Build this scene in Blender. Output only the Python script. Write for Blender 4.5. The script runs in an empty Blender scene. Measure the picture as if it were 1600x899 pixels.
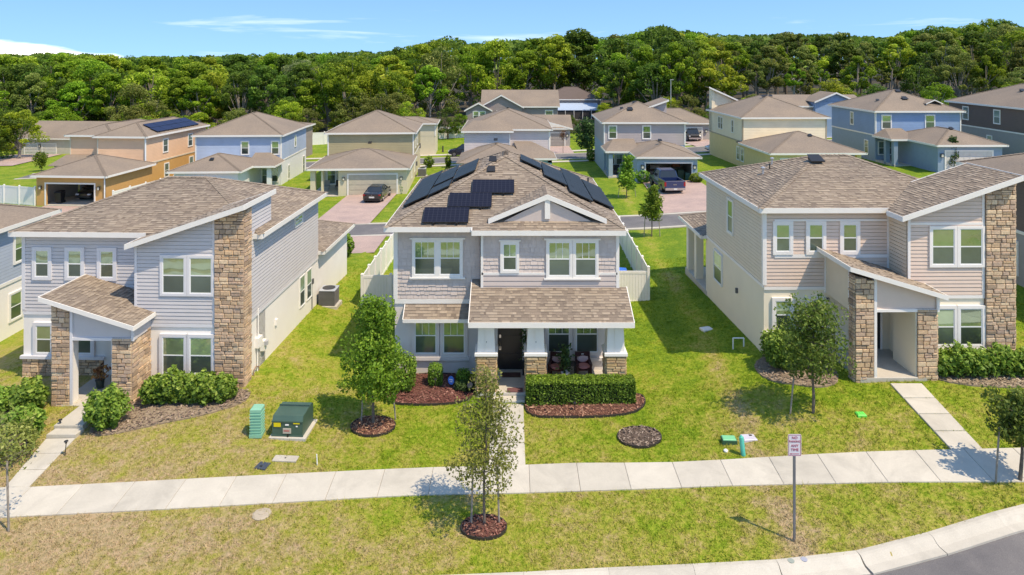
import bpy, math, random
import numpy as np
from mathutils import Vector, Matrix
random.seed(7); RNG = np.random.default_rng(11)
S = bpy.context.scene
COL = S.collection
R = math.radians

# ------------------------------------------------------------------ camera, sky, sun, exposure
CAM_Z, FOC, HOR = 13.1, 1066.0, 90.0          # metres, focal length and horizon row of the 1600 px photograph
cam = bpy.data.cameras.new('camera'); camo = bpy.data.objects.new('camera', cam); COL.objects.link(camo)
camo.location = (0, 0, CAM_Z); camo.rotation_euler = (R(90), 0, 0)
cam.sensor_width = 36; cam.lens = 36 * FOC / 1600; cam.shift_y = -(449.5 - HOR) / 1600
cam.clip_end = 9000; cam.clip_start = 0.5
S.camera = camo
SUN = Vector((0.46, -0.34, 1.0)).normalized()
EL = math.asin(SUN.z); AZ = math.atan2(SUN.x, SUN.y)
w = bpy.data.worlds.new('World'); S.world = w; w.use_nodes = True
nt = w.node_tree; nt.nodes.clear()
N = nt.nodes.new; L = nt.links.new
out = N('ShaderNodeOutputWorld'); bg = N('ShaderNodeBackground'); sky = N('ShaderNodeTexSky')
sky.sky_type = 'NISHITA'; sky.sun_disc = False; sky.sun_elevation = EL; sky.sun_rotation = AZ
sky.air_density = 1.0; sky.dust_density = 0.3; sky.ozone_density = 2.5; sky.altitude = 100
tc = N('ShaderNodeTexCoord')
# a clear sky right down to the trees: look the Nishita sky up a little above the true direction
sep = N('ShaderNodeSeparateXYZ'); L(tc.outputs['Generated'], sep.inputs[0])
ma = N('ShaderNodeMath'); ma.operation = 'MULTIPLY_ADD'; L(sep.outputs['Z'], ma.inputs[0]); ma.inputs[1].default_value = 0.85; ma.inputs[2].default_value = 0.24
cmb = N('ShaderNodeCombineXYZ'); L(sep.outputs['X'], cmb.inputs[0]); L(sep.outputs['Y'], cmb.inputs[1]); L(ma.outputs[0], cmb.inputs[2])
L(cmb.outputs[0], sky.inputs['Vector'])
hs = N('ShaderNodeHueSaturation'); hs.inputs['Saturation'].default_value = 1.24; hs.inputs['Value'].default_value = .9
L(sky.outputs[0], hs.inputs['Color'])
# thin streaky cirrus and one low bank of cloud on the left
mp = N('ShaderNodeMapping'); mp.inputs['Scale'].default_value = (2.2, 2.2, 26); mp.inputs['Rotation'].default_value = (0, R(2.5), 0); L(tc.outputs['Generated'], mp.inputs[0])
nz = N('ShaderNodeTexNoise'); nz.inputs['Scale'].default_value = 1.7; nz.inputs['Detail'].default_value = 7; nz.inputs['Roughness'].default_value = .55; nz.inputs['Distortion'].default_value = .4
L(mp.outputs[0], nz.inputs['Vector'])
cr = N('ShaderNodeValToRGB'); cr.color_ramp.elements[0].position = .58; cr.color_ramp.elements[1].position = .86
cr.color_ramp.elements[1].color = (.4, .4, .4, 1); L(nz.outputs[0], cr.inputs[0])
mp2 = N('ShaderNodeMapping'); mp2.inputs['Scale'].default_value = (5, 5, 30); L(tc.outputs['Generated'], mp2.inputs[0])
nz2 = N('ShaderNodeTexNoise'); nz2.inputs['Scale'].default_value = 1.3; nz2.inputs['Detail'].default_value = 6; L(mp2.outputs[0], nz2.inputs['Vector'])
bank = N('ShaderNodeMath'); bank.operation = 'MULTIPLY_ADD'; L(nz2.outputs[0], bank.inputs[0]); bank.inputs[1].default_value = .05; bank.inputs[2].default_value = -.008
xs = N('ShaderNodeMath'); xs.operation = 'MULTIPLY_ADD'; L(sep.outputs['X'], xs.inputs[0]); xs.inputs[1].default_value = -.14; xs.inputs[2].default_value = -.0835
bk = N('ShaderNodeMath'); bk.operation = 'ADD'; L(bank.outputs[0], bk.inputs[0]); L(xs.outputs[0], bk.inputs[1])
df = N('ShaderNodeMath'); df.operation = 'SUBTRACT'; L(bk.outputs[0], df.inputs[0]); L(sep.outputs['Z'], df.inputs[1])
sm = N('ShaderNodeMapRange'); sm.inputs['From Min'].default_value = -.002; sm.inputs['From Max'].default_value = .009; L(df.outputs[0], sm.inputs['Value'])
mx = N('ShaderNodeMath'); mx.operation = 'MAXIMUM'; L(cr.outputs[0], mx.inputs[0]); L(sm.outputs[0], mx.inputs[1])
mix = N('ShaderNodeMix'); mix.data_type = 'RGBA'; L(mx.outputs[0], mix.inputs['Factor']); L(hs.outputs[0], mix.inputs[6]); mix.inputs[7].default_value = (7.2, 7.6, 8.2, 1)
L(mix.outputs[2], bg.inputs[0]); bg.inputs[1].default_value = 0.15; L(bg.outputs[0], out.inputs[0])
sl = bpy.data.lights.new('sun', 'SUN'); so = bpy.data.objects.new('sun', sl); COL.objects.link(so)
sl.energy = 2.1; sl.angle = R(0.53); sl.color = (1, .94, .85); so.rotation_euler = (-SUN).to_track_quat('-Z', 'Y').to_euler()
S.view_settings.view_transform = 'Standard'; S.view_settings.look = 'None'; S.view_settings.gamma = 1
S.view_settings.exposure = 1.14
S.view_settings.use_white_balance = True; S.view_settings.white_balance_temperature = 8300

# ------------------------------------------------------------------ materials (procedural)
MATS = {}
def nodes(name):
    m = bpy.data.materials.new(name); m.use_nodes = True
    return m, m.node_tree, m.node_tree.nodes['Principled BSDF']
def ramp(t, fac, stops):
    r = t.nodes.new('ShaderNodeValToRGB'); e = r.color_ramp.elements
    while len(e) < len(stops): e.new(.5)
    for i, (p, c) in enumerate(stops): e[i].position = p; e[i].color = (*c, 1)
    t.links.new(fac, r.inputs[0]); return r.outputs[0]
def noise(t, scale, detail=4, vec=None, rough=.5, dist=0):
    n = t.nodes.new('ShaderNodeTexNoise'); n.inputs['Scale'].default_value = scale; n.inputs['Detail'].default_value = detail
    n.inputs['Roughness'].default_value = rough; n.inputs['Distortion'].default_value = dist
    if vec is not None: t.links.new(vec, n.inputs['Vector'])
    return n.outputs[0]
def posn(t):
    return t.nodes.new('ShaderNodeNewGeometry').outputs['Position']
def math_(t, op, a, b):
    m = t.nodes.new('ShaderNodeMath'); m.operation = op
    for i, x in enumerate((a, b)):
        if isinstance(x, (int, float)): m.inputs[i].default_value = x
        else: t.links.new(x, m.inputs[i])
    return m.outputs[0]
def mixc(t, fac, a, b, mode='MIX'):
    m = t.nodes.new('ShaderNodeMix'); m.data_type = 'RGBA'; m.blend_type = mode
    for s, x in ((m.inputs['Factor'], fac), (m.inputs[6], a), (m.inputs[7], b)):
        if isinstance(x, (int, float)): s.default_value = x
        elif isinstance(x, tuple): s.default_value = (*x, 1)
        else: t.links.new(x, s)
    return m.outputs[2]
def bump(t, p, h, strength=.3, dist=.01):
    b = t.nodes.new('ShaderNodeBump'); b.inputs['Strength'].default_value = strength; b.inputs['Distance'].default_value = dist
    t.links.new(h, b.inputs['Height']); t.links.new(b.outputs[0], p.inputs['Normal'])
def mat(name, col, rough=.6, var=.08, scale=2.5, metal=0, bmp=.15, fine=40, spec=.5, coat=0):
    """plain painted or cast surface: base colour with faint blotches and grain"""
    if name in MATS: return MATS[name]
    m, t, p = nodes(name)
    g = posn(t)
    a = noise(t, scale, 5, g); b = noise(t, fine, 2, g)
    lo = tuple(c * (1 - var) for c in col); hi = tuple(min(1, c * (1 + var)) for c in col)
    c = ramp(t, a, [(.3, lo), (.7, hi)])
    c = mixc(t, .25, c, ramp(t, b, [(.3, tuple(x * (1 - 1.5 * var) for x in col)), (.7, hi)]))
    t.links.new(c, p.inputs['Base Color'])
    p.inputs['Roughness'].default_value = rough; p.inputs['Metallic'].default_value = metal; p.inputs['Specular IOR Level'].default_value = spec
    if coat: p.inputs['Coat Weight'].default_value = coat; p.inputs['Coat Roughness'].default_value = .05
    if bmp: bump(t, p, b, bmp, .004)
    MATS[name] = m; return m
def lapmat(name, col, pitch=.16, depth=.5):
    """distant lap siding: boards too fine to pick apart, as relief"""
    if name in MATS: return MATS[name]
    m, t, p = nodes(name); g = posn(t)
    sx = t.nodes.new('ShaderNodeSeparateXYZ'); t.links.new(g, sx.inputs[0])
    f = math_(t, 'FRACT', math_(t, 'DIVIDE', sx.outputs[2], pitch), 0)
    a = noise(t, .8, 5, g)
    c = ramp(t, a, [(.3, tuple(x * .94 for x in col)), (.7, tuple(x * 1.05 for x in col))])
    seam = ramp(t, f, [(0, (.72, .72, .72)), (.12, (1, 1, 1)), (1, (1, 1, 1))])
    t.links.new(mixc(t, 1, c, seam, 'MULTIPLY'), p.inputs['Base Color']); p.inputs['Roughness'].default_value = .6
    inv = math_(t, 'SUBTRACT', 1.0, f); bump(t, p, inv, depth, .03)
    MATS[name] = m; return m
def shinglemat(name, far=False):
    if name in MATS: return MATS[name]
    m, t, p = nodes(name); g = posn(t)
    stops = [(0, (.13, .10, .08)), (.35, (.225, .178, .14)), (.7, (.325, .265, .205)), (1, (.40, .33, .26))]
    if not far:
        at = t.nodes.new('ShaderNodeAttribute'); at.attribute_name = 'tone'
        c = ramp(t, at.outputs['Fac'], stops)
    else:
        mpn = t.nodes.new('ShaderNodeMapping'); mpn.inputs['Scale'].default_value = (3.5, 3.5, 18); t.links.new(g, mpn.inputs[0])
        c = ramp(t, math_(t, 'ADD', math_(t, 'MULTIPLY', noise(t, 1.6, 7, mpn.outputs[0], .85), 1.9), -.58), stops)
    gr = noise(t, 60, 2, g); c = mixc(t, .3, c, ramp(t, gr, [(.3, (.13, .105, .085)), (.7, (.42, .355, .285))]))
    st = noise(t, .35, 4, g); c = mixc(t, 1, c, ramp(t, st, [(.3, (.86, .86, .88)), (.7, (1.08, 1.05, 1.02))]), 'MULTIPLY')
    t.links.new(c, p.inputs['Base Color']); p.inputs['Roughness'].default_value = .9; bump(t, p, gr, .3, .004)
    MATS[name] = m; return m
def grassmat(name, blade=False):
    if name in MATS: return MATS[name]
    m, t, p = nodes(name); g = posn(t)
    sx = t.nodes.new('ShaderNodeSeparateXYZ'); t.links.new(g, sx.inputs[0])
    X, Y = sx.outputs[0], sx.outputs[1]
    a = noise(t, .33, 6, g, .62, .6); b = noise(t, 1.6, 5, g, .65); c3 = noise(t, 9, 3, g, .6)
    v = math_(t, 'ADD', math_(t, 'ADD', math_(t, 'MULTIPLY', a, .55), math_(t, 'MULTIPLY', b, .6)), math_(t, 'SUBTRACT', math_(t, 'MULTIPLY', c3, .35), .25))
    # wear belongs to the front verge and to the yard of the grey house: dry patches there, lush turf behind
    yfac = t.nodes.new('ShaderNodeMapRange'); t.links.new(Y, yfac.inputs['Value']); yfac.inputs['From Min'].default_value = 19; yfac.inputs['From Max'].default_value = 33; yfac.inputs['To Min'].default_value = .075; yfac.inputs['To Max'].default_value = -.17
    xfac = t.nodes.new('ShaderNodeMapRange'); t.links.new(X, xfac.inputs['Value']); xfac.inputs['From Min'].default_value = -12; xfac.inputs['From Max'].default_value = -4; xfac.inputs['To Min'].default_value = .165; xfac.inputs['To Max'].default_value = -.03
    near = t.nodes.new('ShaderNodeMapRange'); t.links.new(Y, near.inputs['Value']); near.inputs['From Min'].default_value = 36; near.inputs['From Max'].default_value = 46; near.inputs['To Min'].default_value = 1; near.inputs['To Max'].default_value = .25
    dry = math_(t, 'ADD', math_(t, 'ADD', v, yfac.outputs[0]), math_(t, 'MULTIPLY', xfac.outputs[0], near.outputs[0]))
    tl = t.nodes.new('ShaderNodeMath'); tl.operation = 'MULTIPLY_ADD'; t.links.new(Y, tl.inputs[0]); tl.inputs[1].default_value = .07; tl.inputs[2].default_value = 6.35
    ad = math_(t, 'ABSOLUTE', math_(t, 'SUBTRACT', X, tl.outputs[0]), 0)
    tw = t.nodes.new('ShaderNodeMapRange'); t.links.new(ad, tw.inputs['Value']); tw.inputs['From Min'].default_value = .15; tw.inputs['From Max'].default_value = .75; tw.inputs['To Min'].default_value = .15; tw.inputs['To Max'].default_value = 0
    dry = math_(t, 'ADD', dry, tw.outputs[0])
    k = 1.0 if not blade else 1.12
    def K(c): return tuple(x * k for x in c)
    col = ramp(t, dry, [(.26, K((.125, .225, .014))), (.40, K((.215, .30, .022))), (.52, K((.32, .325, .055))), (.62, K((.37, .315, .11))), (.75, K((.42, .32, .19)))])
    col = mixc(t, .5, col, mixc(t, 1, col, ramp(t, c3, [(.25, (.36, .5, .3)), (.5, (.95, .97, .9)), (.75, (1.55, 1.4, 1.6))]), 'MULTIPLY'))
    t.links.new(col, p.inputs['Base Color']); p.inputs['Roughness'].default_value = .8; p.inputs['Specular IOR Level'].default_value = .2
    if blade:
        p.inputs['Transmission Weight'].default_value = 0
    else:
        bump(t, p, math_(t, 'ADD', c3, noise(t, 30, 3, g)), .8, .06)
    MATS[name] = m; return m
def leafmat(name, c0, c1, c2, trans=.35, spec=.3):
    """leaves: each leaf its own tone (attribute), each plant a little different"""
    if name in MATS: return MATS[name]
    m, t, p = nodes(name)
    at = t.nodes.new('ShaderNodeAttribute'); at.attribute_name = 'tone'
    oi = t.nodes.new('ShaderNodeObjectInfo')
    c = ramp(t, at.outputs['Fac'], [(0, c0), (.55, c1), (1, c2)])
    h = t.nodes.new('ShaderNodeHueSaturation'); t.links.new(c, h.inputs['Color'])
    hr = t.nodes.new('ShaderNodeMapRange'); t.links.new(oi.outputs['Random'], hr.inputs['Value']); hr.inputs['To Min'].default_value = .48; hr.inputs['To Max'].default_value = .515
    t.links.new(hr.outputs[0], h.inputs['Hue'])
    v = t.nodes.new('ShaderNodeMapRange'); t.links.new(oi.outputs['Random'], v.inputs['Value']); v.inputs['To Min'].default_value = .8; v.inputs['To Max'].default_value = 1.25
    t.links.new(v.outputs[0], h.inputs['Value'])
    t.links.new(h.outputs[0], p.inputs['Base Color']); p.inputs['Roughness'].default_value = .55; p.inputs['Specular IOR Level'].default_value = spec
    tr = t.nodes.new('ShaderNodeBsdfTranslucent'); t.links.new(h.outputs[0], tr.inputs[0])
    ms = t.nodes.new('ShaderNodeMixShader'); ms.inputs[0].default_value = trans
    t.links.new(p.outputs[0], ms.inputs[1]); t.links.new(tr.outputs[0], ms.inputs[2])
    t.links.new(ms.outputs[0], t.nodes['Material Output'].inputs[0])
    MATS[name] = m; return m
def glassmat(name, col, refl=.3, rough=.03):
    if name in MATS: return MATS[name]
    m, t, p = nodes(name); g = posn(t)
    c = ramp(t, noise(t, 1.5, 3, g), [(.3, tuple(x * .8 for x in col)), (.7, tuple(x * 1.2 for x in col))])
    oi = t.nodes.new('ShaderNodeObjectInfo'); vr = t.nodes.new('ShaderNodeMapRange'); t.links.new(oi.outputs['Random'], vr.inputs['Value']); vr.inputs['To Min'].default_value = .55; vr.inputs['To Max'].default_value = 1.5
    hv = t.nodes.new('ShaderNodeHueSaturation'); t.links.new(c, hv.inputs['Color']); t.links.new(vr.outputs[0], hv.inputs['Value']); c = hv.outputs[0]
    t.links.new(c, p.inputs['Base Color']); p.inputs['Roughness'].default_value = .35; p.inputs['Specular IOR Level'].default_value = .3
    gl = t.nodes.new('ShaderNodeBsdfGlossy'); gl.inputs['Roughness'].default_value = rough; gl.inputs['Color'].default_value = (.75, .95, .78, 1)
    b = t.nodes.new('ShaderNodeBump'); b.inputs['Strength'].default_value = .12; b.inputs['Distance'].default_value = .05; t.links.new(noise(t, 1.2, 1, g), b.inputs['Height']); t.links.new(b.outputs[0], gl.inputs['Normal'])
    ms = t.nodes.new('ShaderNodeMixShader'); ms.inputs[0].default_value = refl
    t.links.new(p.outputs[0], ms.inputs[1]); t.links.new(gl.outputs[0], ms.inputs[2]); t.links.new(ms.outputs[0], t.nodes['Material Output'].inputs[0])
    MATS[name] = m; return m
def stonemat(name, stops):
    if name in MATS: return MATS[name]
    m, t, p = nodes(name); g = posn(t)
    oi = t.nodes.new('ShaderNodeObjectInfo'); at = t.nodes.new('ShaderNodeAttribute'); at.attribute_name = 'tone'
    f = math_(t, 'FRACT', math_(t, 'ADD', oi.outputs['Random'], at.outputs['Fac']), 0)
    c = ramp(t, f, stops)
    n = noise(t, 14, 5, g, .65)
    c = mixc(t, 1, c, ramp(t, n, [(.25, (.62, .6, .58)), (.5, (1, 1, 1)), (.75, (1.25, 1.2, 1.15))]), 'MULTIPLY')
    t.links.new(c, p.inputs['Base Color']); p.inputs['Roughness'].default_value = .85; bump(t, p, n, .6, .02)
    MATS[name] = m; return m
def pavermat(name, c1, c2, mortar, sc):
    if name in MATS: return MATS[name]
    m, t, p = nodes(name); g = posn(t)
    b = t.nodes.new('ShaderNodeTexBrick'); b.inputs['Scale'].default_value = sc; t.links.new(g, b.inputs['Vector'])
    b.inputs['Color1'].default_value = (*c1, 1); b.inputs['Color2'].default_value = (*c2, 1); b.inputs['Mortar'].default_value = (*mortar, 1); b.inputs['Mortar Size'].default_value = .03
    c = mixc(t, 1, b.outputs[0], ramp(t, noise(t, .7, 5, g), [(.3, (.85, .85, .87)), (.7, (1.1, 1.08, 1.05))]), 'MULTIPLY')
    t.links.new(c, p.inputs['Base Color']); p.inputs['Roughness'].default_value = .8; bump(t, p, b.outputs[1], -.3, .01)
    MATS[name] = m; return m
def concmat(name, col=(.555, .515, .45)):
    if name in MATS: return MATS[name]
    m, t, p = nodes(name); g = posn(t)
    oi = t.nodes.new('ShaderNodeObjectInfo')
    a = noise(t, 1.1, 7, g, .6, .5); b = noise(t, 45, 3, g); st = noise(t, .5, 5, g, .7, 1)
    c = ramp(t, a, [(.3, tuple(x * .88 for x in col)), (.7, tuple(x * 1.05 for x in col))])
    c = mixc(t, 1, c, ramp(t, b, [(.3, (.9, .9, .9)), (.7, (1.05, 1.05, 1.05))]), 'MULTIPLY')
    c = mixc(t, ramp(t, st, [(.50, (0, 0, 0)), (.70, (.75, .75, .75))]), c, tuple(x * .7 for x in col))
    v = t.nodes.new('ShaderNodeMapRange'); t.links.new(oi.outputs['Random'], v.inputs['Value']); v.inputs['To Min'].default_value = .94; v.inputs['To Max'].default_value = 1.05
    h = t.nodes.new('ShaderNodeHueSaturation'); t.links.new(c, h.inputs['Color']); t.links.new(v.outputs[0], h.inputs['Value'])
    t.links.new(h.outputs[0], p.inputs['Base Color']); p.inputs['Roughness'].default_value = .85; bump(t, p, b, .2, .003)
    MATS[name] = m; return m
def asphaltmat(name):
    if name in MATS: return MATS[name]
    m, t, p = nodes(name); g = posn(t)
    b = noise(t, 70, 3, g, .7); a = noise(t, .6, 6, g, .6)
    c = ramp(t, b, [(.3, (.11, .105, .11)), (.55, (.17, .165, .17)), (.75, (.29, .28, .28))])
    c = mixc(t, 1, c, ramp(t, a, [(.3, (.72, .72, .74)), (.7, (1.2, 1.17, 1.12))]), 'MULTIPLY')
    t.links.new(c, p.inputs['Base Color']); p.inputs['Roughness'].default_value = .85; bump(t, p, b, .4, .008)
    MATS[name] = m; return m
def solarmat(name, cells, base):
    if name in MATS: return MATS[name]
    m, t, p = nodes(name)
    tcn = t.nodes.new('ShaderNodeTexCoord'); s = t.nodes.new('ShaderNodeSeparateXYZ'); t.links.new(tcn.outputs['UV'], s.inputs[0])
    def line(sock, n):
        f = math_(t, 'FRACT', math_(t, 'MULTIPLY', sock, n), 0); return ramp(t, f, [(0, (1, 1, 1)), (.05, (1, 1, 1)), (.11, (0, 0, 0)), (1, (0, 0, 0))])
    ln = math_(t, 'MAXIMUM', line(s.outputs[0], cells[0]), line(s.outputs[1], cells[1]))
    c = mixc(t, math_(t, 'MULTIPLY', ln, .16), base, (.16, .17, .22))
    t.links.new(c, p.inputs['Base Color']); p.inputs['Roughness'].default_value = .42; p.inputs['Specular IOR Level'].default_value = .15
    MATS[name] = m; return m

WHITE = mat('white_trim_paint', (.80, .775, .735), .5, .03)
VINYL = mat('white_vinyl', (.86, .83, .79), .35, .02, bmp=0)
SASH = mat('white_sash_vinyl', (.80, .81, .82), .35, .02, bmp=0)
GUP = glassmat('glass_over_blind', (.20, .27, .16), .34)
GLO = glassmat('glass_behind_screen', (.055, .075, .065), .17, .12)
GFAR = glassmat('far_window_glass', (.12, .17, .13), .25)
BLACK = mat('black_metal', (.02, .02, .022), .4, .1)
DARK = mat('dark_interior', (.05, .045, .045), .8, .2)
SHN = shinglemat('roof_shingles'); SHF = shinglemat('far_roof_shingles', True)
STONE = stonemat('stone_veneer', [(0, (.64, .44, .27)), (.25, (.50, .35, .23)), (.45, (.74, .56, .38)), (.6, (.33, .235, .165)), (.78, (.64, .46, .32)), (1, (.46, .33, .25))])
LEDGE = stonemat('gold_ledge_stone', [(0, (.56, .39, .19)), (.3, (.46, .30, .15)), (.55, (.62, .47, .28)), (.8, (.36, .24, .14)), (1, (.52, .37, .21))])
MORTAR = mat('stone_mortar', (.14, .105, .085), .9, .2)
CONC = concmat('concrete'); CONCW = concmat('white_concrete', (.56, .525, .455))
ASPH = asphaltmat('asphalt')
PAVER = pavermat('pink_pavers', (.54, .385, .34), (.46, .335, .30), (.34, .265, .23), 4.0)
GRASS = grassmat('lawn_grass'); BLADE = grassmat('grass_blades', True)
BARK = mat('bark', (.16, .125, .10), .9, .3, 8); BARKP = mat('pale_bark', (.30, .26, .22), .9, .25, 8)
MULCH = mat('mulch_bed', (.13, .055, .04), .95, .45, 9, bmp=.6, fine=30)

# ------------------------------------------------------------------ mesh helpers
def setp(o, label=None, cat=None, group=None, kind=None):
    if label: o['label'] = label
    if cat: o['category'] = cat
    if group: o['group'] = group
    if kind: o['kind'] = kind
    return o
def thing(name, label, cat, loc=(0, 0, 0), rz=0, group=None):
    o = bpy.data.objects.new(name, None); COL.objects.link(o); o.location = loc; o.rotation_euler = (0, 0, rz); o.empty_display_size = .3
    return setp(o, label, cat, group)
def struct(name, parent=None):
    o = bpy.data.objects.new(name, None); COL.objects.link(o); o['kind'] = 'structure'; o.parent = parent; return o
class MB:
    """collects shapes and links them as one mesh; F maps (s along, d outward, z) of a wall to the thing's own axes"""
    def __init__(s, F=None): s.v = []; s.f = []; s.F = F; s.t = []
    def add(s, vs, fs, tone=None):
        n = len(s.v)
        s.v += [s.F(p) if s.F else tuple(p) for p in vs]; s.f += [tuple(i + n for i in f) for f in fs]
        s.t += [tone if tone is not None else .5] * len(vs); return s
    def box(s, x0, x1, y0, y1, z0, z1, tone=None):
        return s.add([(x0, y0, z0), (x1, y0, z0), (x1, y1, z0), (x0, y1, z0), (x0, y0, z1), (x1, y0, z1), (x1, y1, z1), (x0, y1, z1)],
                     [(0, 3, 2, 1), (4, 5, 6, 7), (0, 1, 5, 4), (1, 2, 6, 5), (2, 3, 7, 6), (3, 0, 4, 7)], tone)
    def bevbox(s, x0, x1, y0, y1, z0, z1, b=.02):
        """box with chamfered upper edges"""
        s.box(x0, x1, y0, y1, z0, z1 - b)
        return s.add([(x0, y0, z1 - b), (x1, y0, z1 - b), (x1, y1, z1 - b), (x0, y1, z1 - b), (x0 + b, y0 + b, z1), (x1 - b, y0 + b, z1), (x1 - b, y1 - b, z1), (x0 + b, y1 - b, z1)],
                     [(4, 5, 6, 7), (0, 1, 5, 4), (1, 2, 6, 5), (2, 3, 7, 6), (3, 0, 4, 7)])
    def prism(s, pts, off):
        """polygon pts extruded by the vector off"""
        n = len(pts); o = Vector(off)
        vs = [tuple(p) for p in pts] + [tuple(Vector(p) + o) for p in pts]
        return s.add(vs, [tuple(range(n))[::-1], tuple(range(n, 2 * n))] + [(i, (i + 1) % n, (i + 1) % n + n, i + n) for i in range(n)])
    def beam(s, a, b, t, h, up=0):
        """board from a to b, thickness t sideways, hanging h below the line (raised by up)"""
        a, b = Vector(a), Vector(b); d = (b - a).normalized(); n = Vector((0, 0, 1)).cross(d)
        n = n.normalized() * t / 2 if n.length > 1e-4 else Vector((t / 2, 0, 0))
        u, l = Vector((0, 0, up)), Vector((0, 0, up - h))
        vs = [a - n + l, a + n + l, b + n + l, b - n + l, a - n + u, a + n + u, b + n + u, b - n + u]
        return s.add(vs, [(0, 1, 2, 3), (4, 7, 6, 5), (0, 4, 5, 1), (1, 5, 6, 2), (2, 6, 7, 3), (3, 7, 4, 0)])
    def tube(s, a, b, r0, r1=None, n=8, tone=None):
        a, b = Vector(a), Vector(b); r1 = r0 if r1 is None else r1
        d = (b - a).normalized(); x = d.orthogonal().normalized(); y = d.cross(x)
        vs = [a + (x * math.cos(2 * math.pi * i / n) + y * math.sin(2 * math.pi * i / n)) * r0 for i in range(n)] + \
             [b + (x * math.cos(2 * math.pi * i / n) + y * math.sin(2 * math.pi * i / n)) * r1 for i in range(n)]
        return s.add([tuple(v) for v in vs], [tuple(range(n))[::-1], tuple(range(n, 2 * n))] + [(i, (i + 1) % n, (i + 1) % n + n, i + n) for i in range(n)], tone)
    def lathe(s, c, prof, n=16):
        """prof = [(r, z)...] turned round the vertical through c"""
        vs = [(c[0] + r * math.cos(2 * math.pi * i / n), c[1] + r * math.sin(2 * math.pi * i / n), c[2] + z) for r, z in prof for i in range(n)]
        fs = [(k * n + i, k * n + (i + 1) % n, (k + 1) * n + (i + 1) % n, (k + 1) * n + i) for k in range(len(prof) - 1) for i in range(n)]
        fs += [tuple(range(n))[::-1], tuple(range((len(prof) - 1) * n, len(prof) * n))]
        return s.add(vs, fs)
    def loft(s, rings):
        n = len(rings[0]); vs = [p for r in rings for p in r]
        fs = [(k * n + i, k * n + (i + 1) % n, (k + 1) * n + (i + 1) % n, (k + 1) * n + i) for k in range(len(rings) - 1) for i in range(n)]
        fs += [tuple(range(n))[::-1], tuple(range((len(rings) - 1) * n, len(rings) * n))]
        return s.add(vs, fs)
    def build(s, name, m, parent=None, label=None, kind=None, smooth=False, tone=False, loc=None):
        me = bpy.data.meshes.new(name); me.from_pydata(s.v, [], s.f); me.materials.append(m)
        if tone:
            a = me.attributes.new('tone', 'FLOAT', 'POINT'); a.data.foreach_set('value', s.t)
        if smooth: me.shade_smooth()
        o = bpy.data.objects.new(name, me); COL.objects.link(o); o.parent = parent
        if loc: o.location = loc
        return setp(o, label, kind=kind)
def wallF(o, r, n):
    """frame of a wall: o start point (x,y), r unit direction to the right, n unit outward normal"""
    return lambda p: (o[0] + r[0] * p[0] + n[0] * p[1], o[1] + r[1] * p[0] + n[1] * p[1], p[2])
def npmesh(name, V, Fq, m, parent=None, tone=None, kind=None, k=4, smooth=False):
    me = bpy.data.meshes.new(name); me.vertices.add(len(V)); me.vertices.foreach_set('co', np.asarray(V, dtype=np.float32).ravel())
    nf = len(Fq); me.loops.add(nf * k); me.loops.foreach_set('vertex_index', np.asarray(Fq, dtype=np.int32).ravel())
    me.polygons.add(nf); me.polygons.foreach_set('loop_start', np.arange(0, nf * k, k, dtype=np.int32)); me.polygons.foreach_set('loop_total', np.full(nf, k, dtype=np.int32))
    me.update(calc_edges=True)
    if tone is not None:
        a = me.attributes.new('tone', 'FLOAT', 'POINT'); a.data.foreach_set('value', np.asarray(tone, dtype=np.float32))
    me.materials.append(m)
    if smooth: me.shade_smooth()
    o = bpy.data.objects.new(name, me); COL.objects.link(o); o.parent = parent
    return setp(o, kind=kind)
def leaves(P, size, rng, up=.4, out=None, aspect=1.0):
    """leaf faces at points P: small folded quads turned mostly up and outward"""
    n = len(P)
    nrm = rng.normal(size=(n, 3)); nrm /= np.linalg.norm(nrm, axis=1)[:, None]
    nrm[:, 2] += up
    if out is not None: nrm += out * .7
    nrm /= np.linalg.norm(nrm, axis=1)[:, None]
    t = rng.normal(size=(n, 3)); t -= nrm * (t * nrm).sum(1)[:, None]; t /= np.linalg.norm(t, axis=1)[:, None]
    b = np.cross(nrm, t); s = (size * rng.uniform(.6, 1.35, n))[:, None]
    V = np.stack([P - t * s, P - b * s * .55 * aspect - nrm * s * .15, P + t * s, P + b * s * .55 * aspect + nrm * s * .12], 1).reshape(-1, 3)
    F = np.arange(4 * n).reshape(-1, 4)
    return V, F

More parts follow.
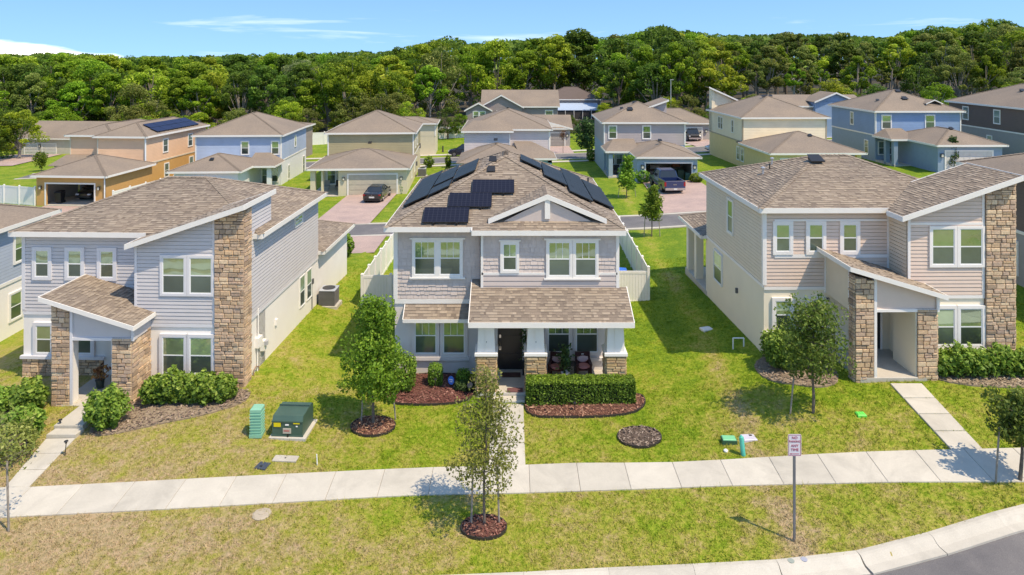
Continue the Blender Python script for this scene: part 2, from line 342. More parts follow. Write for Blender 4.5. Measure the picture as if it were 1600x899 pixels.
# ------------------------------------------------------------------ terrain
ROWS = [(-300, [(-60, -.8), (60, .8)]), (5, [(-30, -.6), (0, -.4), (30, .5)]),
    (17.8, [(-20, -.35), (-10, -.3), (0, -.25), (6, -.1), (12, .1), (18, .35), (28, .6)]),
    (21.2, [(-20, -.1), (-10, -.1), (0, -.03), (5, .08), (12, .5), (18, .75), (28, 1.1)]),
    (25, [(-24, -.7), (-20, .0), (-16, .1), (-10.4, .35), (-7, .1), (-4.8, 0), (0, 0), (4.4, .05), (7, .3), (10.5, 1.0), (14, 1.15), (19, 1.2), (28, 1.7)]),
    (28.3, [(-26, -1.2), (-22, -.3), (-20, .0), (-12, .35), (-10, .42), (-7, .1), (-5, 0), (5, .1), (8, .5), (10.2, 1.08), (20, 1.25), (26, 1.6)]),
    (36, [(-26, -1.1), (-20, -.3), (-10.2, .35), (-7.9, -.15), (0, -.1), (5, .1), (7.2, .25), (10, .72), (20, 1.2), (26, 1.7)]),
    (45, [(-26, -1.2), (-10, -.1), (-8, -.4), (0, -.3), (7, .05), (10, .3), (20, .9), (30, 1.5)]),
    (54, [(-60, -1.7), (-45, -1.5), (-30, -1.2), (-13, -.85), (0, -.4), (11, .0), (20, .6), (30, 1.2), (50, 2.2)]),
    (71, [(-60, -1.6), (-45, -1.25), (-35, -1.6), (-15, -1.18), (0, -.7), (13, .05), (20, .2), (30, .45), (47, 1.2), (60, 2)]),
    (95, [(-80, -3), (-40, -2), (-15, -1.4), (0, -1), (10, -.8), (20, -.3), (45, 1), (60, 2)]),
    (130, [(-110, -5), (-80, -4), (-40, -2.5), (0, -1.5), (40, 0), (80, 2.5), (110, 3)]),
    (200, [(-150, -5), (0, -1.5), (150, 4)]), (700, [(-300, -2), (300, 2)])]
def H(x, y):
    ys = [r[0] for r in ROWS]
    if y <= ys[0]: k, f = 0, 0
    elif y >= ys[-1]: k, f = len(ys) - 2, 1
    else:
        k = max(i for i in range(len(ys) - 1) if ys[i] <= y); f = (y - ys[k]) / (ys[k + 1] - ys[k])
    g = lambda r: float(np.interp(x, [p[0] for p in r[1]], [p[1] for p in r[1]]))
    return g(ROWS[k]) * (1 - f) + g(ROWS[k + 1]) * f
CURB = [(-60, 16.2), (-30, 16.8), (-12, 17.2), (-2.6, 17.52), (1.7, 17.7), (5.8, 17.8), (7.2, 17.85), (8.9, 18.0), (10, 18.2), (12.1, 18.75), (14.5, 19.4), (17, 19.85), (22, 20.0), (60, 19.8)]
def curby(x): return float(np.interp(x, [c[0] for c in CURB], [c[1] for c in CURB]))
def G(u, v, off=0.0):
    """where the sight line of photograph point (u, v) meets the ground"""
    y = 20.0
    for _ in range(60):
        y2 = FOC * (CAM_Z - off - H(y * (u - 800) / FOC, y)) / (v - HOR); y = .5 * y + .5 * y2
    x = y * (u - 800) / FOC
    return x, y, H(x, y) + off
def axis(*seg):
    a = []
    for lo, hi, st in seg: a += list(np.arange(lo, hi - 1e-6, st))
    return a + [seg[-1][1]]
gx = axis((-3000, -1000, 1000), (-1000, -200, 200), (-200, -60, 10), (-60, -24, 2), (-24, 28, .5), (28, 60, 2), (60, 200, 10), (200, 1000, 200), (1000, 3000, 1000))
gy = axis((-1500, -300, 400), (-300, -20, 40), (-20, 14, 2), (14, 46, .5), (46, 110, 2), (110, 200, 10), (200, 700, 100), (700, 3500, 700))
ROADS = struct('ground'); ROADS.name = 'ground'
V = []
for y in gy:
    for x in gx:
        z = H(x, y)
        if y < curby(x) - .2 and y > 11.3: z -= .34
        V.append((x, y, z))
nx = len(gx)
F = [(j * nx + i, j * nx + i + 1, (j + 1) * nx + i + 1, (j + 1) * nx + i) for j in range(len(gy) - 1) for i in range(nx - 1)]
o = npmesh('lawn', V, F, GRASS, ROADS)
KEEPOUT = []                                   # rectangles and discs where no grass grows
def rect(x0, x1, y0, y1): KEEPOUT.append(('r', x0, x1, y0, y1))
def disc(x, y, r): KEEPOUT.append(('d', x, y, r))
def quadout(q): KEEPOUT.append(('q', [p[:2] for p in q]))
def strip(name, left, right, dz, m, parent, n=None, kind=None, thick=0):
    """sheet between two edge polylines, following the ground"""
    V, F = [], []
    for (a, b) in zip(left, right):
        V += [(a[0], a[1], H(*a) + dz), (b[0], b[1], H(*b) + dz)]
    F = [(2 * i, 2 * i + 1, 2 * i + 3, 2 * i + 2) for i in range(len(left) - 1)]
    mb = MB(); mb.add(V, F); o = mb.build(name, m, parent, kind=kind); return o
def slab(mb, q, dz, th=.12, b=.012):
    """concrete slab over the four ground corners q (anticlockwise) with a slightly chamfered rim"""
    c = Vector((sum(p[0] for p in q) / 4, sum(p[1] for p in q) / 4, 0))
    top, rim, bot = [], [], []
    for p in q:
        z = (p[2] if len(p) > 2 else H(p[0], p[1])) + dz; d = (c - Vector((p[0], p[1], 0))).normalized() * b * 1.4
        top.append((p[0] + d.x, p[1] + d.y, z)); rim.append((p[0], p[1], z - b)); bot.append((p[0], p[1], z - th))
    mb.add(top + rim + bot, [(0, 1, 2, 3)] + [(4 + i, 4 + (i + 1) % 4, (i + 1) % 4, i) for i in range(4)] + [(8 + i, 8 + (i + 1) % 4, 4 + (i + 1) % 4, 4 + i) for i in range(4)])
# front road, its far side kerb and the lawn under the camera
road = struct('road')
xs = axis((-60, 60, 1.0))
strip('asphalt', [(x, 11.2) for x in xs], [(x, curby(x) - .35) for x in xs], -.13, ASPH, road)
kerb = struct('kerb')
def kerbpiece(p, q, nrm):
    mb = MB(); prof = [(-.02, -.25), (-.02, .03), (.10, .035), (.17, .02), (.30, -.075), (.38, -.105), (.62, -.112), (.62, -.25)]
    rings = []
    for a in (p, q):
        z = H(*a); rings.append([(a[0] + nrm[0] * d, a[1] + nrm[1] * d, z + h) for d, h in prof])
    mb.loft(rings); return mb
px = [-40 + 3.05 * i for i in range(6)] + [-21.7 + 2.2 * i for i in range(29)]
for i in range(len(px) - 1):
    a, b = (px[i] + .003, curby(px[i] + .003)), (px[i + 1] - .003, curby(px[i + 1] - .003))
    d = Vector((b[0] - a[0], b[1] - a[1])).normalized(); kerbpiece(a, b, (d.y, -d.x)).build('kerb_stone', CONCW, kerb)
mb = MB(); mb.loft([[(x, 11.2 + d, H(x, 11.2) + h) for d, h in ((-.5, -.3), (-.5, .02), (0, .02), (.15, -.12), (.15, -.3))] for x in axis((-60, 60, 4))]); mb.build('far_kerb', CONCW, kerb)
mb = MB(); slab_y = (8.4, 9.9)
strip('far_sidewalk', [(x, 8.3) for x in axis((-60, 60, 4))], [(x, 9.8) for x in axis((-60, 60, 4))], .04, CONCW, kerb)
# front sidewalk: edges read off the photograph, panels 1.52 m long
TOP = [(-60, 20.2), (-14.8, 20.94), (-10.1, 21.3), (-3.1, 21.8), (2, 21.96), (8.85, 21.76), (14, 21.62), (20, 21.5), (60, 21)]
BOT = [(-60, 18.7), (-14.8, 19.68), (-9.4, 20.06), (-3, 20.53), (5.6, 20.66), (11.5, 20.4), (15.1, 20.2), (20, 20.0), (60, 19.6)]
ty = lambda x: float(np.interp(x, [p[0] for p in TOP], [p[1] for p in TOP])); by = lambda x: float(np.interp(x, [p[0] for p in BOT], [p[1] for p in BOT]))
walk = struct('sidewalk')
strip('joint_bed', [(x, by(x) + .02) for x in axis((-30, 34, 1))], [(x, ty(x) - .02) for x in axis((-30, 34, 1))], .022, mat('joint_dirt', (.36, .31, .25), .9, .2), walk)
for i in range(38):
    x0, x1 = -27.0 + i * 1.53, -27.0 + (i + 1) * 1.53; g_ = .005
    mb = MB(); slab(mb, [(x0 + g_, by(x0)), (x1 - g_, by(x1)), (x1 - g_, ty(x1)), (x0 + g_, ty(x0))], .045); mb.build('slab', CONCW, walk)
for i in range(len(TOP) - 2):
    xa, xb = max(-30, -15 + 5 * i), -10 + 5 * i
for xa in np.arange(-30, 34, 1.0): quadout([(xa, by(xa) - .02), (xa + 1, by(xa + 1) - .02), (xa + 1, ty(xa + 1) + .02), (xa, ty(xa) + .02)])
def garden_path(name, near, far, wn, wf, n, zf=None):
    """flag path of n slabs from the sidewalk (near) to the porch (far)"""
    p = struct(name); 
    for i in range(n):
        t0, t1 = i / n, (i + 1) / n
        q = []
        for t, sgn in ((t0, -1), (t0, 1), (t1, 1), (t1, -1)):
            tt = t + (.006 if t == t0 else -.006); x = near[0] + (far[0] - near[0]) * tt; y = near[1] + (far[1] - near[1]) * tt; ww = wn + (wf - wn) * tt
            z = H(x + sgn * ww / 2, y)
            if zf is not None: z = near[2] * (1 - tt) + zf * tt
            q.append((x + sgn * ww / 2, y, z))
        mb = MB(); slab(mb, q, .04); mb.build('slab', CONCW, p)
        quadout([(a[0] + (.02 if k in (1, 2) else -.02), a[1]) for k, a in enumerate(q)])
garden_path('centre_path', (-.16, ty(-.16) - .0, H(-.16, 21.9)), (-.16, 25.75), 1.18, 1.18, 3, .0)
x1, y1 = (1509 - 800) / FOC * 21.7, ty(14.4)
garden_path('right_path', (14.42, ty(14.4), H(14.4, 21.6)), (15.1 - .7, 24.95), 1.0, 1.15, 4, 1.16)
# rear roads
def band(name, pts, wd, m, parent, dz):
    L_, R_ = [], []
    P = [Vector(p) for p in pts]; Q = []
    for a, b in zip(P[:-1], P[1:]):
        k = max(1, int((b - a).length / 3))
        Q += [a.lerp(b, i / k) for i in range(k)]
    Q.append(P[-1])
    for i, p in enumerate(Q):
        d = (Q[min(i + 1, len(Q) - 1)] - Q[max(i - 1, 0)]).normalized(); n = Vector((-d.y, d.x)) * wd / 2
        L_.append(tuple(p + n)); R_.append(tuple(p - n))
    return strip(name, R_, L_, dz, m, parent), L_, R_
def kerbline(pts, parent, wd=.35):
    mb = MB()
    for a, b in zip(pts[:-1], pts[1:]): mb.beam((*a, H(*a) + .09), (*b, H(*b) + .09), wd, .3)
    mb.build('kerb_line', CONCW, parent)
def rear_road(name, pts, wd):
    r = struct(name); o, a, b = band('asphalt', pts, wd, ASPH, r, .03)
    band('road_bed', pts, wd + .4, CONCW, r, .02); kerbline(a, r); kerbline(b, r); return r
rear_road('alley', [(90, 54.3), (60, 54.3), (11, 54.1), (-13, 54.8), (-30, 56), (-44, 59), (-56, 68), (-64, 80), (-75, 92), (-110, 100)], 4.5)
rear_road('back_street', [(100, 97), (30, 97), (0, 95.5), (-20, 94), (-45, 93), (-63, 88)], 5.5)
bw = struct('back_street_sidewalk')
for yy in (90.5, 101.5): band('pavement', [(100, yy + 1.5), (30, yy + 1.2), (0, yy), (-50, yy - 2)], 1.4, CONCW, bw, .05)
def drive(pts, name='driveway'):
    """paved driveway from its four ground corners"""
    d = struct(name); n = 8; A, B = [], []
    for i in range(n + 1):
        t = i / n; A.append(tuple(Vector(pts[0]).lerp(Vector(pts[3]), t))); B.append(tuple(Vector(pts[1]).lerp(Vector(pts[2]), t)))
    strip('pavers', A, B, .09, PAVER, d)
    return d
# ------------------------------------------------------------------ front road stains on the kerb, covers

# ------------------------------------------------------------------ building kit
PN = {}
def zt_const(z): return lambda t: z
def lap_wall(F, w, z0, zt, e=.145, tag='siding', root=None, m=None):
    """lap boards as geometry over a wall of width w from z0 up to zt(t), t = 0..1 along the wall"""
    mb = MB(F); z = z0
    zmax = max(zt(0), zt(1))
    while z < zmax - .02:
        z1 = min(z + e, zmax)
        zm = (z + z1) / 2; a, b = 0.0, w
        za, zb = zt(0), zt(1)
        if za < zm and zb > zm: a = w * (zm - za) / (zb - za)
        if zb < zm and za > zm: b = w * (za - zm) / (za - zb)
        if not (za < zm and zb < zm):
            mb.add([(a, .045, z + .022), (b, .045, z + .022), (b, .030, z1 - .004), (a, .030, z1 - .004), (a, .004, z + .022), (b, .004, z + .022), (a, .004, z1), (b, .004, z1)], [(0, 1, 2, 3), (4, 5, 1, 0), (3, 2, 7, 6)])
        z = z1
    return mb.build(tag, m, root, kind='stuff')
def shake_wall(F, w, z0, z1, root, m, e=.17):
    """staggered-edge cedar-style shakes"""
    mb = MB(F); z = z0; rr = random.Random(5)
    while z < z1 - .03:
        zz = min(z + e, z1); x = 0
        while x < w - .01:
            x1 = min(w, x + rr.uniform(.12, .30)); d = rr.uniform(-.03, .012); o = rr.uniform(.03, .042)
            zb = max(z0, z + d)
            mb.add([(x + .004, o, zb), (x1 - .004, o, zb), (x1 - .004, .008, zz), (x + .004, .008, zz), (x + .004, 0, zb), (x1 - .004, 0, zb)], [(0, 1, 2, 3), (4, 5, 1, 0)], rr.random())
            x = x1
        z = zz
    return mb.build('shake', m, root, kind='stuff', tone=True)
STONE_MESH = {}
def stone_mesh(m, k):
    if (m.name, k) in STONE_MESH: return STONE_MESH[m.name, k]
    r = random.Random(k * 7 + 1); b = .07
    o = lambda: r.uniform(-.035, .035)
    base = [(0, 0, 0), (1, 0, 0), (1, 0, 1), (0, 0, 1)]
    mid = [(.0 + abs(o()), .75, .02 + abs(o())), (1 - abs(o()), .75, .02 + abs(o())), (1 - abs(o()), .75, .98 - abs(o())), (abs(o()), .75, .98 - abs(o()))]
    top = [(b + abs(o()), 1 + o() * 2, b * 1.6 + abs(o())), (1 - b, 1 + o() * 3, b * 1.6), (1 - b - abs(o()), 1 + o() * 3, 1 - b * 1.6), (b, 1 + o() * 2, 1 - b * 1.6)]
    vs = base + mid + top
    fs = [(8, 9, 10, 11)] + [(4 + i, 4 + (i + 1) % 4, 8 + (i + 1) % 4, 8 + i) for i in range(4)] + [(i, (i + 1) % 4, 4 + (i + 1) % 4, 4 + i) for i in range(4)]
    me = bpy.data.meshes.new('stone'); me.from_pydata(vs, [], fs); me.materials.append(m)
    STONE_MESH[m.name, k] = me; return me
def stone_face(root, o, r, n, w, z0, zt, m=STONE, single=True, rh=(.11, .21), rw=(.17, .42), seed=1, proud=.055, budget=None):
    """irregular coursed veneer over a wall face; single stones are parts, the rest one joined part"""
    rr = random.Random(seed); z = z0; F = wallF(o, r, n); mbj = MB(F)
    rot = math.atan2(r[1], r[0])
    flip = (r[0] * n[1] - r[1] * n[0]) > 0
    zmax = max(zt(0), zt(w))
    while z < zmax - .03:
        h = rr.uniform(*rh); h = min(h, zmax - z)
        x = 0
        while x < w - .01:
            ww = rr.uniform(*rw)
            if w - x - ww < rw[0] * .6: ww = w - x
            top = min(z + h, zt(x + ww / 2))
            split = rr.random() < .22 and h > .16
            for (za, zb) in ([(z, z + h * .5), (z + h * .5, top)] if split and top > z + h * .6 else [(z, top)]):
                if zb - za < .03: continue
                d = proud * rr.uniform(.55, 1.15); g_ = .007
                if single and (budget is None or budget[0] > 0):
                    if budget is not None: budget[0] -= 1
                    ob = bpy.data.objects.new('stone', stone_mesh(m, rr.randrange(6))); COL.objects.link(ob); ob.parent = root
                    p = F((x + g_, 0, za + g_)); ob.location = p
                    ob.rotation_euler = (0, 0, rot)
                    ob.scale = (ww - 2 * g_, d * (1 if flip else -1), zb - za - 2 * g_)
                else:
                    b = .012; X0, X1, Z0, Z1 = x + g_, x + ww - g_, za + g_, zb - g_
                    mbj.add([(X0, 0, Z0), (X1, 0, Z0), (X1, 0, Z1), (X0, 0, Z1), (X0 + b, d, Z0 + b), (X1 - b, d * rr.uniform(.8, 1.1), Z0 + b), (X1 - b, d, Z1 - b), (X0 + b, d * rr.uniform(.8, 1.1), Z1 - b)],
                            [(4, 5, 6, 7), (0, 1, 5, 4), (1, 2, 6, 5), (2, 3, 7, 6), (3, 0, 4, 7)], rr.random())
            x += ww
        z += h
    if mbj.v: mbj.build('small_stones', m, root, kind='stuff', tone=True)
def pillar(root, x0, x1, y0, y1, z0, zt, m=STONE, seed=1, sides=('f', 'l', 'r'), single=True, budget=None, slope=(0, 0), **kw):
    """stone pillar: mortar core with veneer on its seen faces; zt = height at x0, slope = rise towards x1"""
    z = lambda x: zt + slope[0] * (x - x0)
    mb = MB(); mb.add([(x0, y0, z0), (x1, y0, z0), (x1, y1, z0), (x0, y1, z0), (x0, y0, z(x0)), (x1, y0, z(x1)), (x1, y1, z(x1)), (x0, y1, z(x0))],
                      [(0, 3, 2, 1), (4, 5, 6, 7), (0, 1, 5, 4), (1, 2, 6, 5), (2, 3, 7, 6), (3, 0, 4, 7)])
    core = mb.build('pillar_core', MORTAR, root)
    if 'f' in sides: stone_face(root, (x0, y0), (1, 0), (0, -1), x1 - x0, z0, lambda s: z(x0 + s), m, single, seed=seed, budget=budget, **kw)
    if 'r' in sides: stone_face(root, (x1, y0), (0, 1), (1, 0), y1 - y0, z0, lambda s: z(x1), m, False, seed=seed + 50, **kw)
    if 'l' in sides: stone_face(root, (x0, y1), (0, -1), (-1, 0), y1 - y0, z0, lambda s: z(x0), m, False, seed=seed + 90, **kw)
def window(root, F, x0, x1, z0, z1, casing=.09, head=None, sill=None, grid=0, meet=.5, trim=WHITE, up=GUP, lo=GLO, off=.045, mull=None):
    """x0..x1, z0..z1 = glass; window (casing) > sash, pane, pane, bars"""
    c = casing; mb = MB(F); f = .035
    ox0, ox1, oz0, oz1 = x0 - f - c, x1 + f + c, z0 - f - c, z1 + f + c
    D = off + .045
    mb.box(ox0, x0 - f, 0, D, oz0, oz1); mb.box(x1 + f, ox1, 0, D, oz0, oz1)
    mb.box(x0 - f, x1 + f, 0, D, z1 + f, oz1); mb.box(x0 - f, x1 + f, 0, D, oz0, z0 - f)
    wn = mb.build('window', trim, root)
    s = MB(F); zm = z0 + (z1 - z0) * meet; d = D - .015
    s.box(x0 - f, x0, .0, d, z0 - f, z1 + f); s.box(x1, x1 + f, 0, d, z0 - f, z1 + f); s.box(x0, x1, 0, d, z1, z1 + f); s.box(x0, x1, 0, d, z0 - f, z0)
    s.box(x0, x1, 0, d - .004, zm - .022, zm + .022); s.build('sash', SASH, wn)
    mb = MB(F); mb.box(x0, x1, .005, d - .012, zm + .022, z1); mb.build('pane', up, wn)
    mb = MB(F); mb.box(x0, x1, .002, d - .018, z0, zm - .022); mb.build('pane', lo, wn)
    if grid:
        b = MB(F)
        for i in range(1, grid + 1):
            xx = x0 + (x1 - x0) * i / (grid + 1); b.box(xx - .009, xx + .009, d - .012, d - .002, zm + .022, z1)
        b.build('glazing_bar', SASH, wn)
    if head:
        mb = MB(F); mb.box(ox0 - head, ox1 + head, 0, D + .03, oz1, oz1 + .05); mb.build('head_trim', trim, wn)
    if sill:
        mb = MB(F); mb.box(ox0 - sill, ox1 + sill, 0, D + .035, oz0 - .05, oz0); mb.build('sill', trim, wn)
    return wn
def board(root, F, x0, x1, z0, z1, name='trim_board', m=WHITE, d=.045):
    mb = MB(F); mb.box(x0, x1, 0, d, z0, z1); return mb.build(name, m, root)
class Roof:
    """gathers roof planes: deck slabs, and for near houses single shingle tabs as relief"""
    def __init__(s, root, fine=True, mat_=None): s.root = root; s.deck = MB(); s.sh = MB(); s.fine = fine; s.rr = random.Random(3); s.far = mat_ or SHF
    def plane(s, pts, th=.05):
        """pts: convex polygon, first edge = eave, anticlockwise seen from above"""
        P = [Vector(p) for p in pts]; s.deck.prism(P, (0, 0, -th))
        if not s.fine: return
        u = (P[1] - P[0]).normalized(); n = u.cross((P[2] - P[0])).normalized()
        if n.z < 0: n = -n
        wv = n.cross(u).normalized(); 
        if wv.z < 0: wv = -wv
        q = [((p - P[0]).dot(u), (p - P[0]).dot(wv)) for p in P]; W = max(b for a, b in q)
        def span(wy):
            xs_ = []
            for (a, b) in zip(q, q[1:] + q[:1]):
                if (a[1] - wy) * (b[1] - wy) <= 0 and abs(a[1] - b[1]) > 1e-6:
                    t = (wy - a[1]) / (b[1] - a[1]); xs_.append(a[0] + (b[0] - a[0]) * t)
                elif abs(a[1] - wy) < 1e-6 and abs(b[1] - wy) < 1e-6: xs_ += [a[0], b[0]]
            return (min(xs_), max(xs_)) if xs_ else (0, 0)
        e = .145; k = int(math.ceil(W / e)); rr = s.rr
        for j in range(k):
            w0, w1 = j * e, min((j + 1) * e, W - 1e-4)
            if w1 <= w0 + .01: break
            a0, b0 = span(max(w0, 1e-5)); a1, b1 = span(w1); a1, b1 = max(a1, min(a0, a1)), b1
            x = min(a0, a1) - rr.uniform(0, .3); end = max(b0, b1)
            base_t = rr.uniform(-.06, .06)
            while x < end:
                x2 = x + rr.choice((.09, .13, .17, .22, .3)); thick = rr.random() < .5
                c0, d0 = max(x, a0), min(x2, b0); c1, d1 = max(x, a1), min(x2, b1)
                if d0 - c0 > .01 or d1 - c1 > .01:
                    if d0 < c0: c0 = d0 = (a0 if x2 <= a0 else b0)
                    if d1 < c1: c1 = d1 = (a1 if x2 <= a1 else b1)
                    h = .026 if thick else .010; t = max(0, min(1, (rr.gauss(.68, .15) if thick else rr.gauss(.28, .15)) + base_t))
                    A = P[0] + u * c0 + wv * w0; B = P[0] + u * d0 + wv * w0; C = P[0] + u * d1 + wv * w1; D = P[0] + u * c1 + wv * w1
                    s.sh.add([A + n * h, B + n * h, C + n * .004, D + n * .004, A, B], [(0, 1, 2, 3), (4, 5, 1, 0)], t)
                x = x2
    def cap(s, a, b):
        """ridge or hip caps"""
        a, b = Vector(a), Vector(b); n = int((b - a).length / .2) + 1; d = (b - a).normalized(); sd = Vector((0, 0, 1)).cross(d).normalized() * .14
        for i in range(n):
            p, q = a.lerp(b, i / n), a.lerp(b, (i + 1) / n); t = s.rr.uniform(.3, .75)
            dn = Vector((0, 0, -.035)); u0 = Vector((0, 0, .045)); u1 = Vector((0, 0, .028))
            (s.sh if s.fine else s.deck).add([p - sd + dn + u0, p + u0, p + sd + dn + u0, q - sd + dn + u1, q + u1, q + sd + dn + u1], [(0, 1, 4, 3), (1, 2, 5, 4)], t)
    def hip(s, x0, x1, y0, y1, z, sl, faces='fblr'):
        w_, d_ = x1 - x0, y1 - y0; h = min(w_, d_) / 2; zz = z + h * sl
        if w_ >= d_: A, B = (x0 + h, y0 + h, zz), (x1 - h, y0 + h, zz)
        else: A, B = (x0 + h, y0 + h, zz), (x0 + h, y1 - h, zz)
        c = [(x0, y0, z), (x1, y0, z), (x1, y1, z), (x0, y1, z)]
        if w_ >= d_:
            pl = {'f': [c[0], c[1], B, A], 'r': [c[1], c[2], B], 'b': [c[2], c[3], A, B], 'l': [c[3], c[0], A]}
            hp = [(c[0], A), (c[3], A), (c[1], B), (c[2], B)]
        else:
            pl = {'f': [c[0], c[1], A], 'r': [c[1], c[2], B, A], 'b': [c[2], c[3], B], 'l': [c[3], c[0], A, B]}
            hp = [(c[0], A), (c[1], A), (c[2], B), (c[3], B)]
        for k in faces: s.plane(pl[k])
        for a, b in hp: s.cap(a, b)
        if (Vector(A) - Vector(B)).length > .1: s.cap(A, B)
        s.apex = (A, B)
        return A, B
    def done(s, name='roof'):
        o = s.deck.build(name, s.far if not s.fine else mat('roof_underlay', (.2, .155, .125), .9), s.root)
        if s.sh.v: s.sh.build('shingles', SHN, s.root, kind='stuff', tone=True)
        return o
def fascia(root, pts, h=.19, t=.03, m=WHITE, closed=False, name='fascia'):
    mb = MB(); P = list(pts) + ([pts[0]] if closed else [])
    for a, b in zip(P[:-1], P[1:]): mb.beam(a, b, t, h, .03)
    return mb.build(name, m, root)
def fascia_rect(root, x0, x1, y0, y1, z, h=.19, m=WHITE, soffit=True, d=.4):
    t = .03
    for a, b in (((x0, y0, z), (x1, y0, z)), ((x1, y0, z), (x1, y1, z)), ((x1, y1, z), (x0, y1, z)), ((x0, y1, z), (x0, y0, z))):
        fascia(root, [a, b], h, t, m)
    if soffit:
        mb = MB(); mb.box(x0 + .02, x1 - .02, y0 + .02, y1 - .02, z - h + .03, z - h + .045); mb.build('soffit', m, root)
def vent(root, x, y, z, rz, tilt, s=1.0):
    """black roof vent with a sloped cap"""
    s *= .75
    mb = MB(); mb.box(-.22 * s, .22 * s, -.2 * s, .2 * s, 0, .09 * s); mb.add([(-.3 * s, -.32 * s, .08 * s), (.3 * s, -.32 * s, .08 * s), (.26 * s, .26 * s, .2 * s), (-.26 * s, .26 * s, .2 * s), (-.3 * s, -.32 * s, .13 * s), (.3 * s, -.32 * s, .13 * s)], [(4, 5, 2, 3), (0, 1, 5, 4), (0, 4, 3), (1, 2, 5)])
    o = mb.build('roof_vent', BLACK, root); o.location = (x, y, z); o.rotation_euler = (tilt, 0, rz); return o
def lamp(root, F, x, z, s=1.0):
    """wall lantern"""
    mb = MB(F); mb.box(x - .05 * s, x + .05 * s, 0, .03, z - .05, z + .16 * s); mb.box(x - .02, x + .02, .02, .14, z + .12 * s, z + .15 * s)
    mb.box(x - .09 * s, x + .09 * s, .06, .2, z - .02, z + .0); mb.box(x - .1 * s, x + .1 * s, .05, .22, z + .17 * s, z + .2 * s)
    for dx in (-.08, .07): mb.box(x + dx * s, x + dx * s + .012, .07, .19, z, z + .17 * s)
    l = mb.build('wall_lamp', BLACK, root); g = MB(F); g.box(x - .06 * s, x + .06 * s, .085, .175, z + .0, z + .16 * s); g.build('lamp_glass', mat('frosted_glass', (.7, .66, .55), .3, .02), l); return l
def box_part(root, name, m, *b): mb = MB(); mb.box(*b); return mb.build(name, m, root)
FRONT = lambda y: wallF((0, y), (1, 0), (0, -1))      # wall facing the camera
RIGHT = lambda x: wallF((x, 0), (0, 1), (1, 0))       # along = y
LEFT = lambda x: wallF((x, 0), (0, 1), (-1, 0))

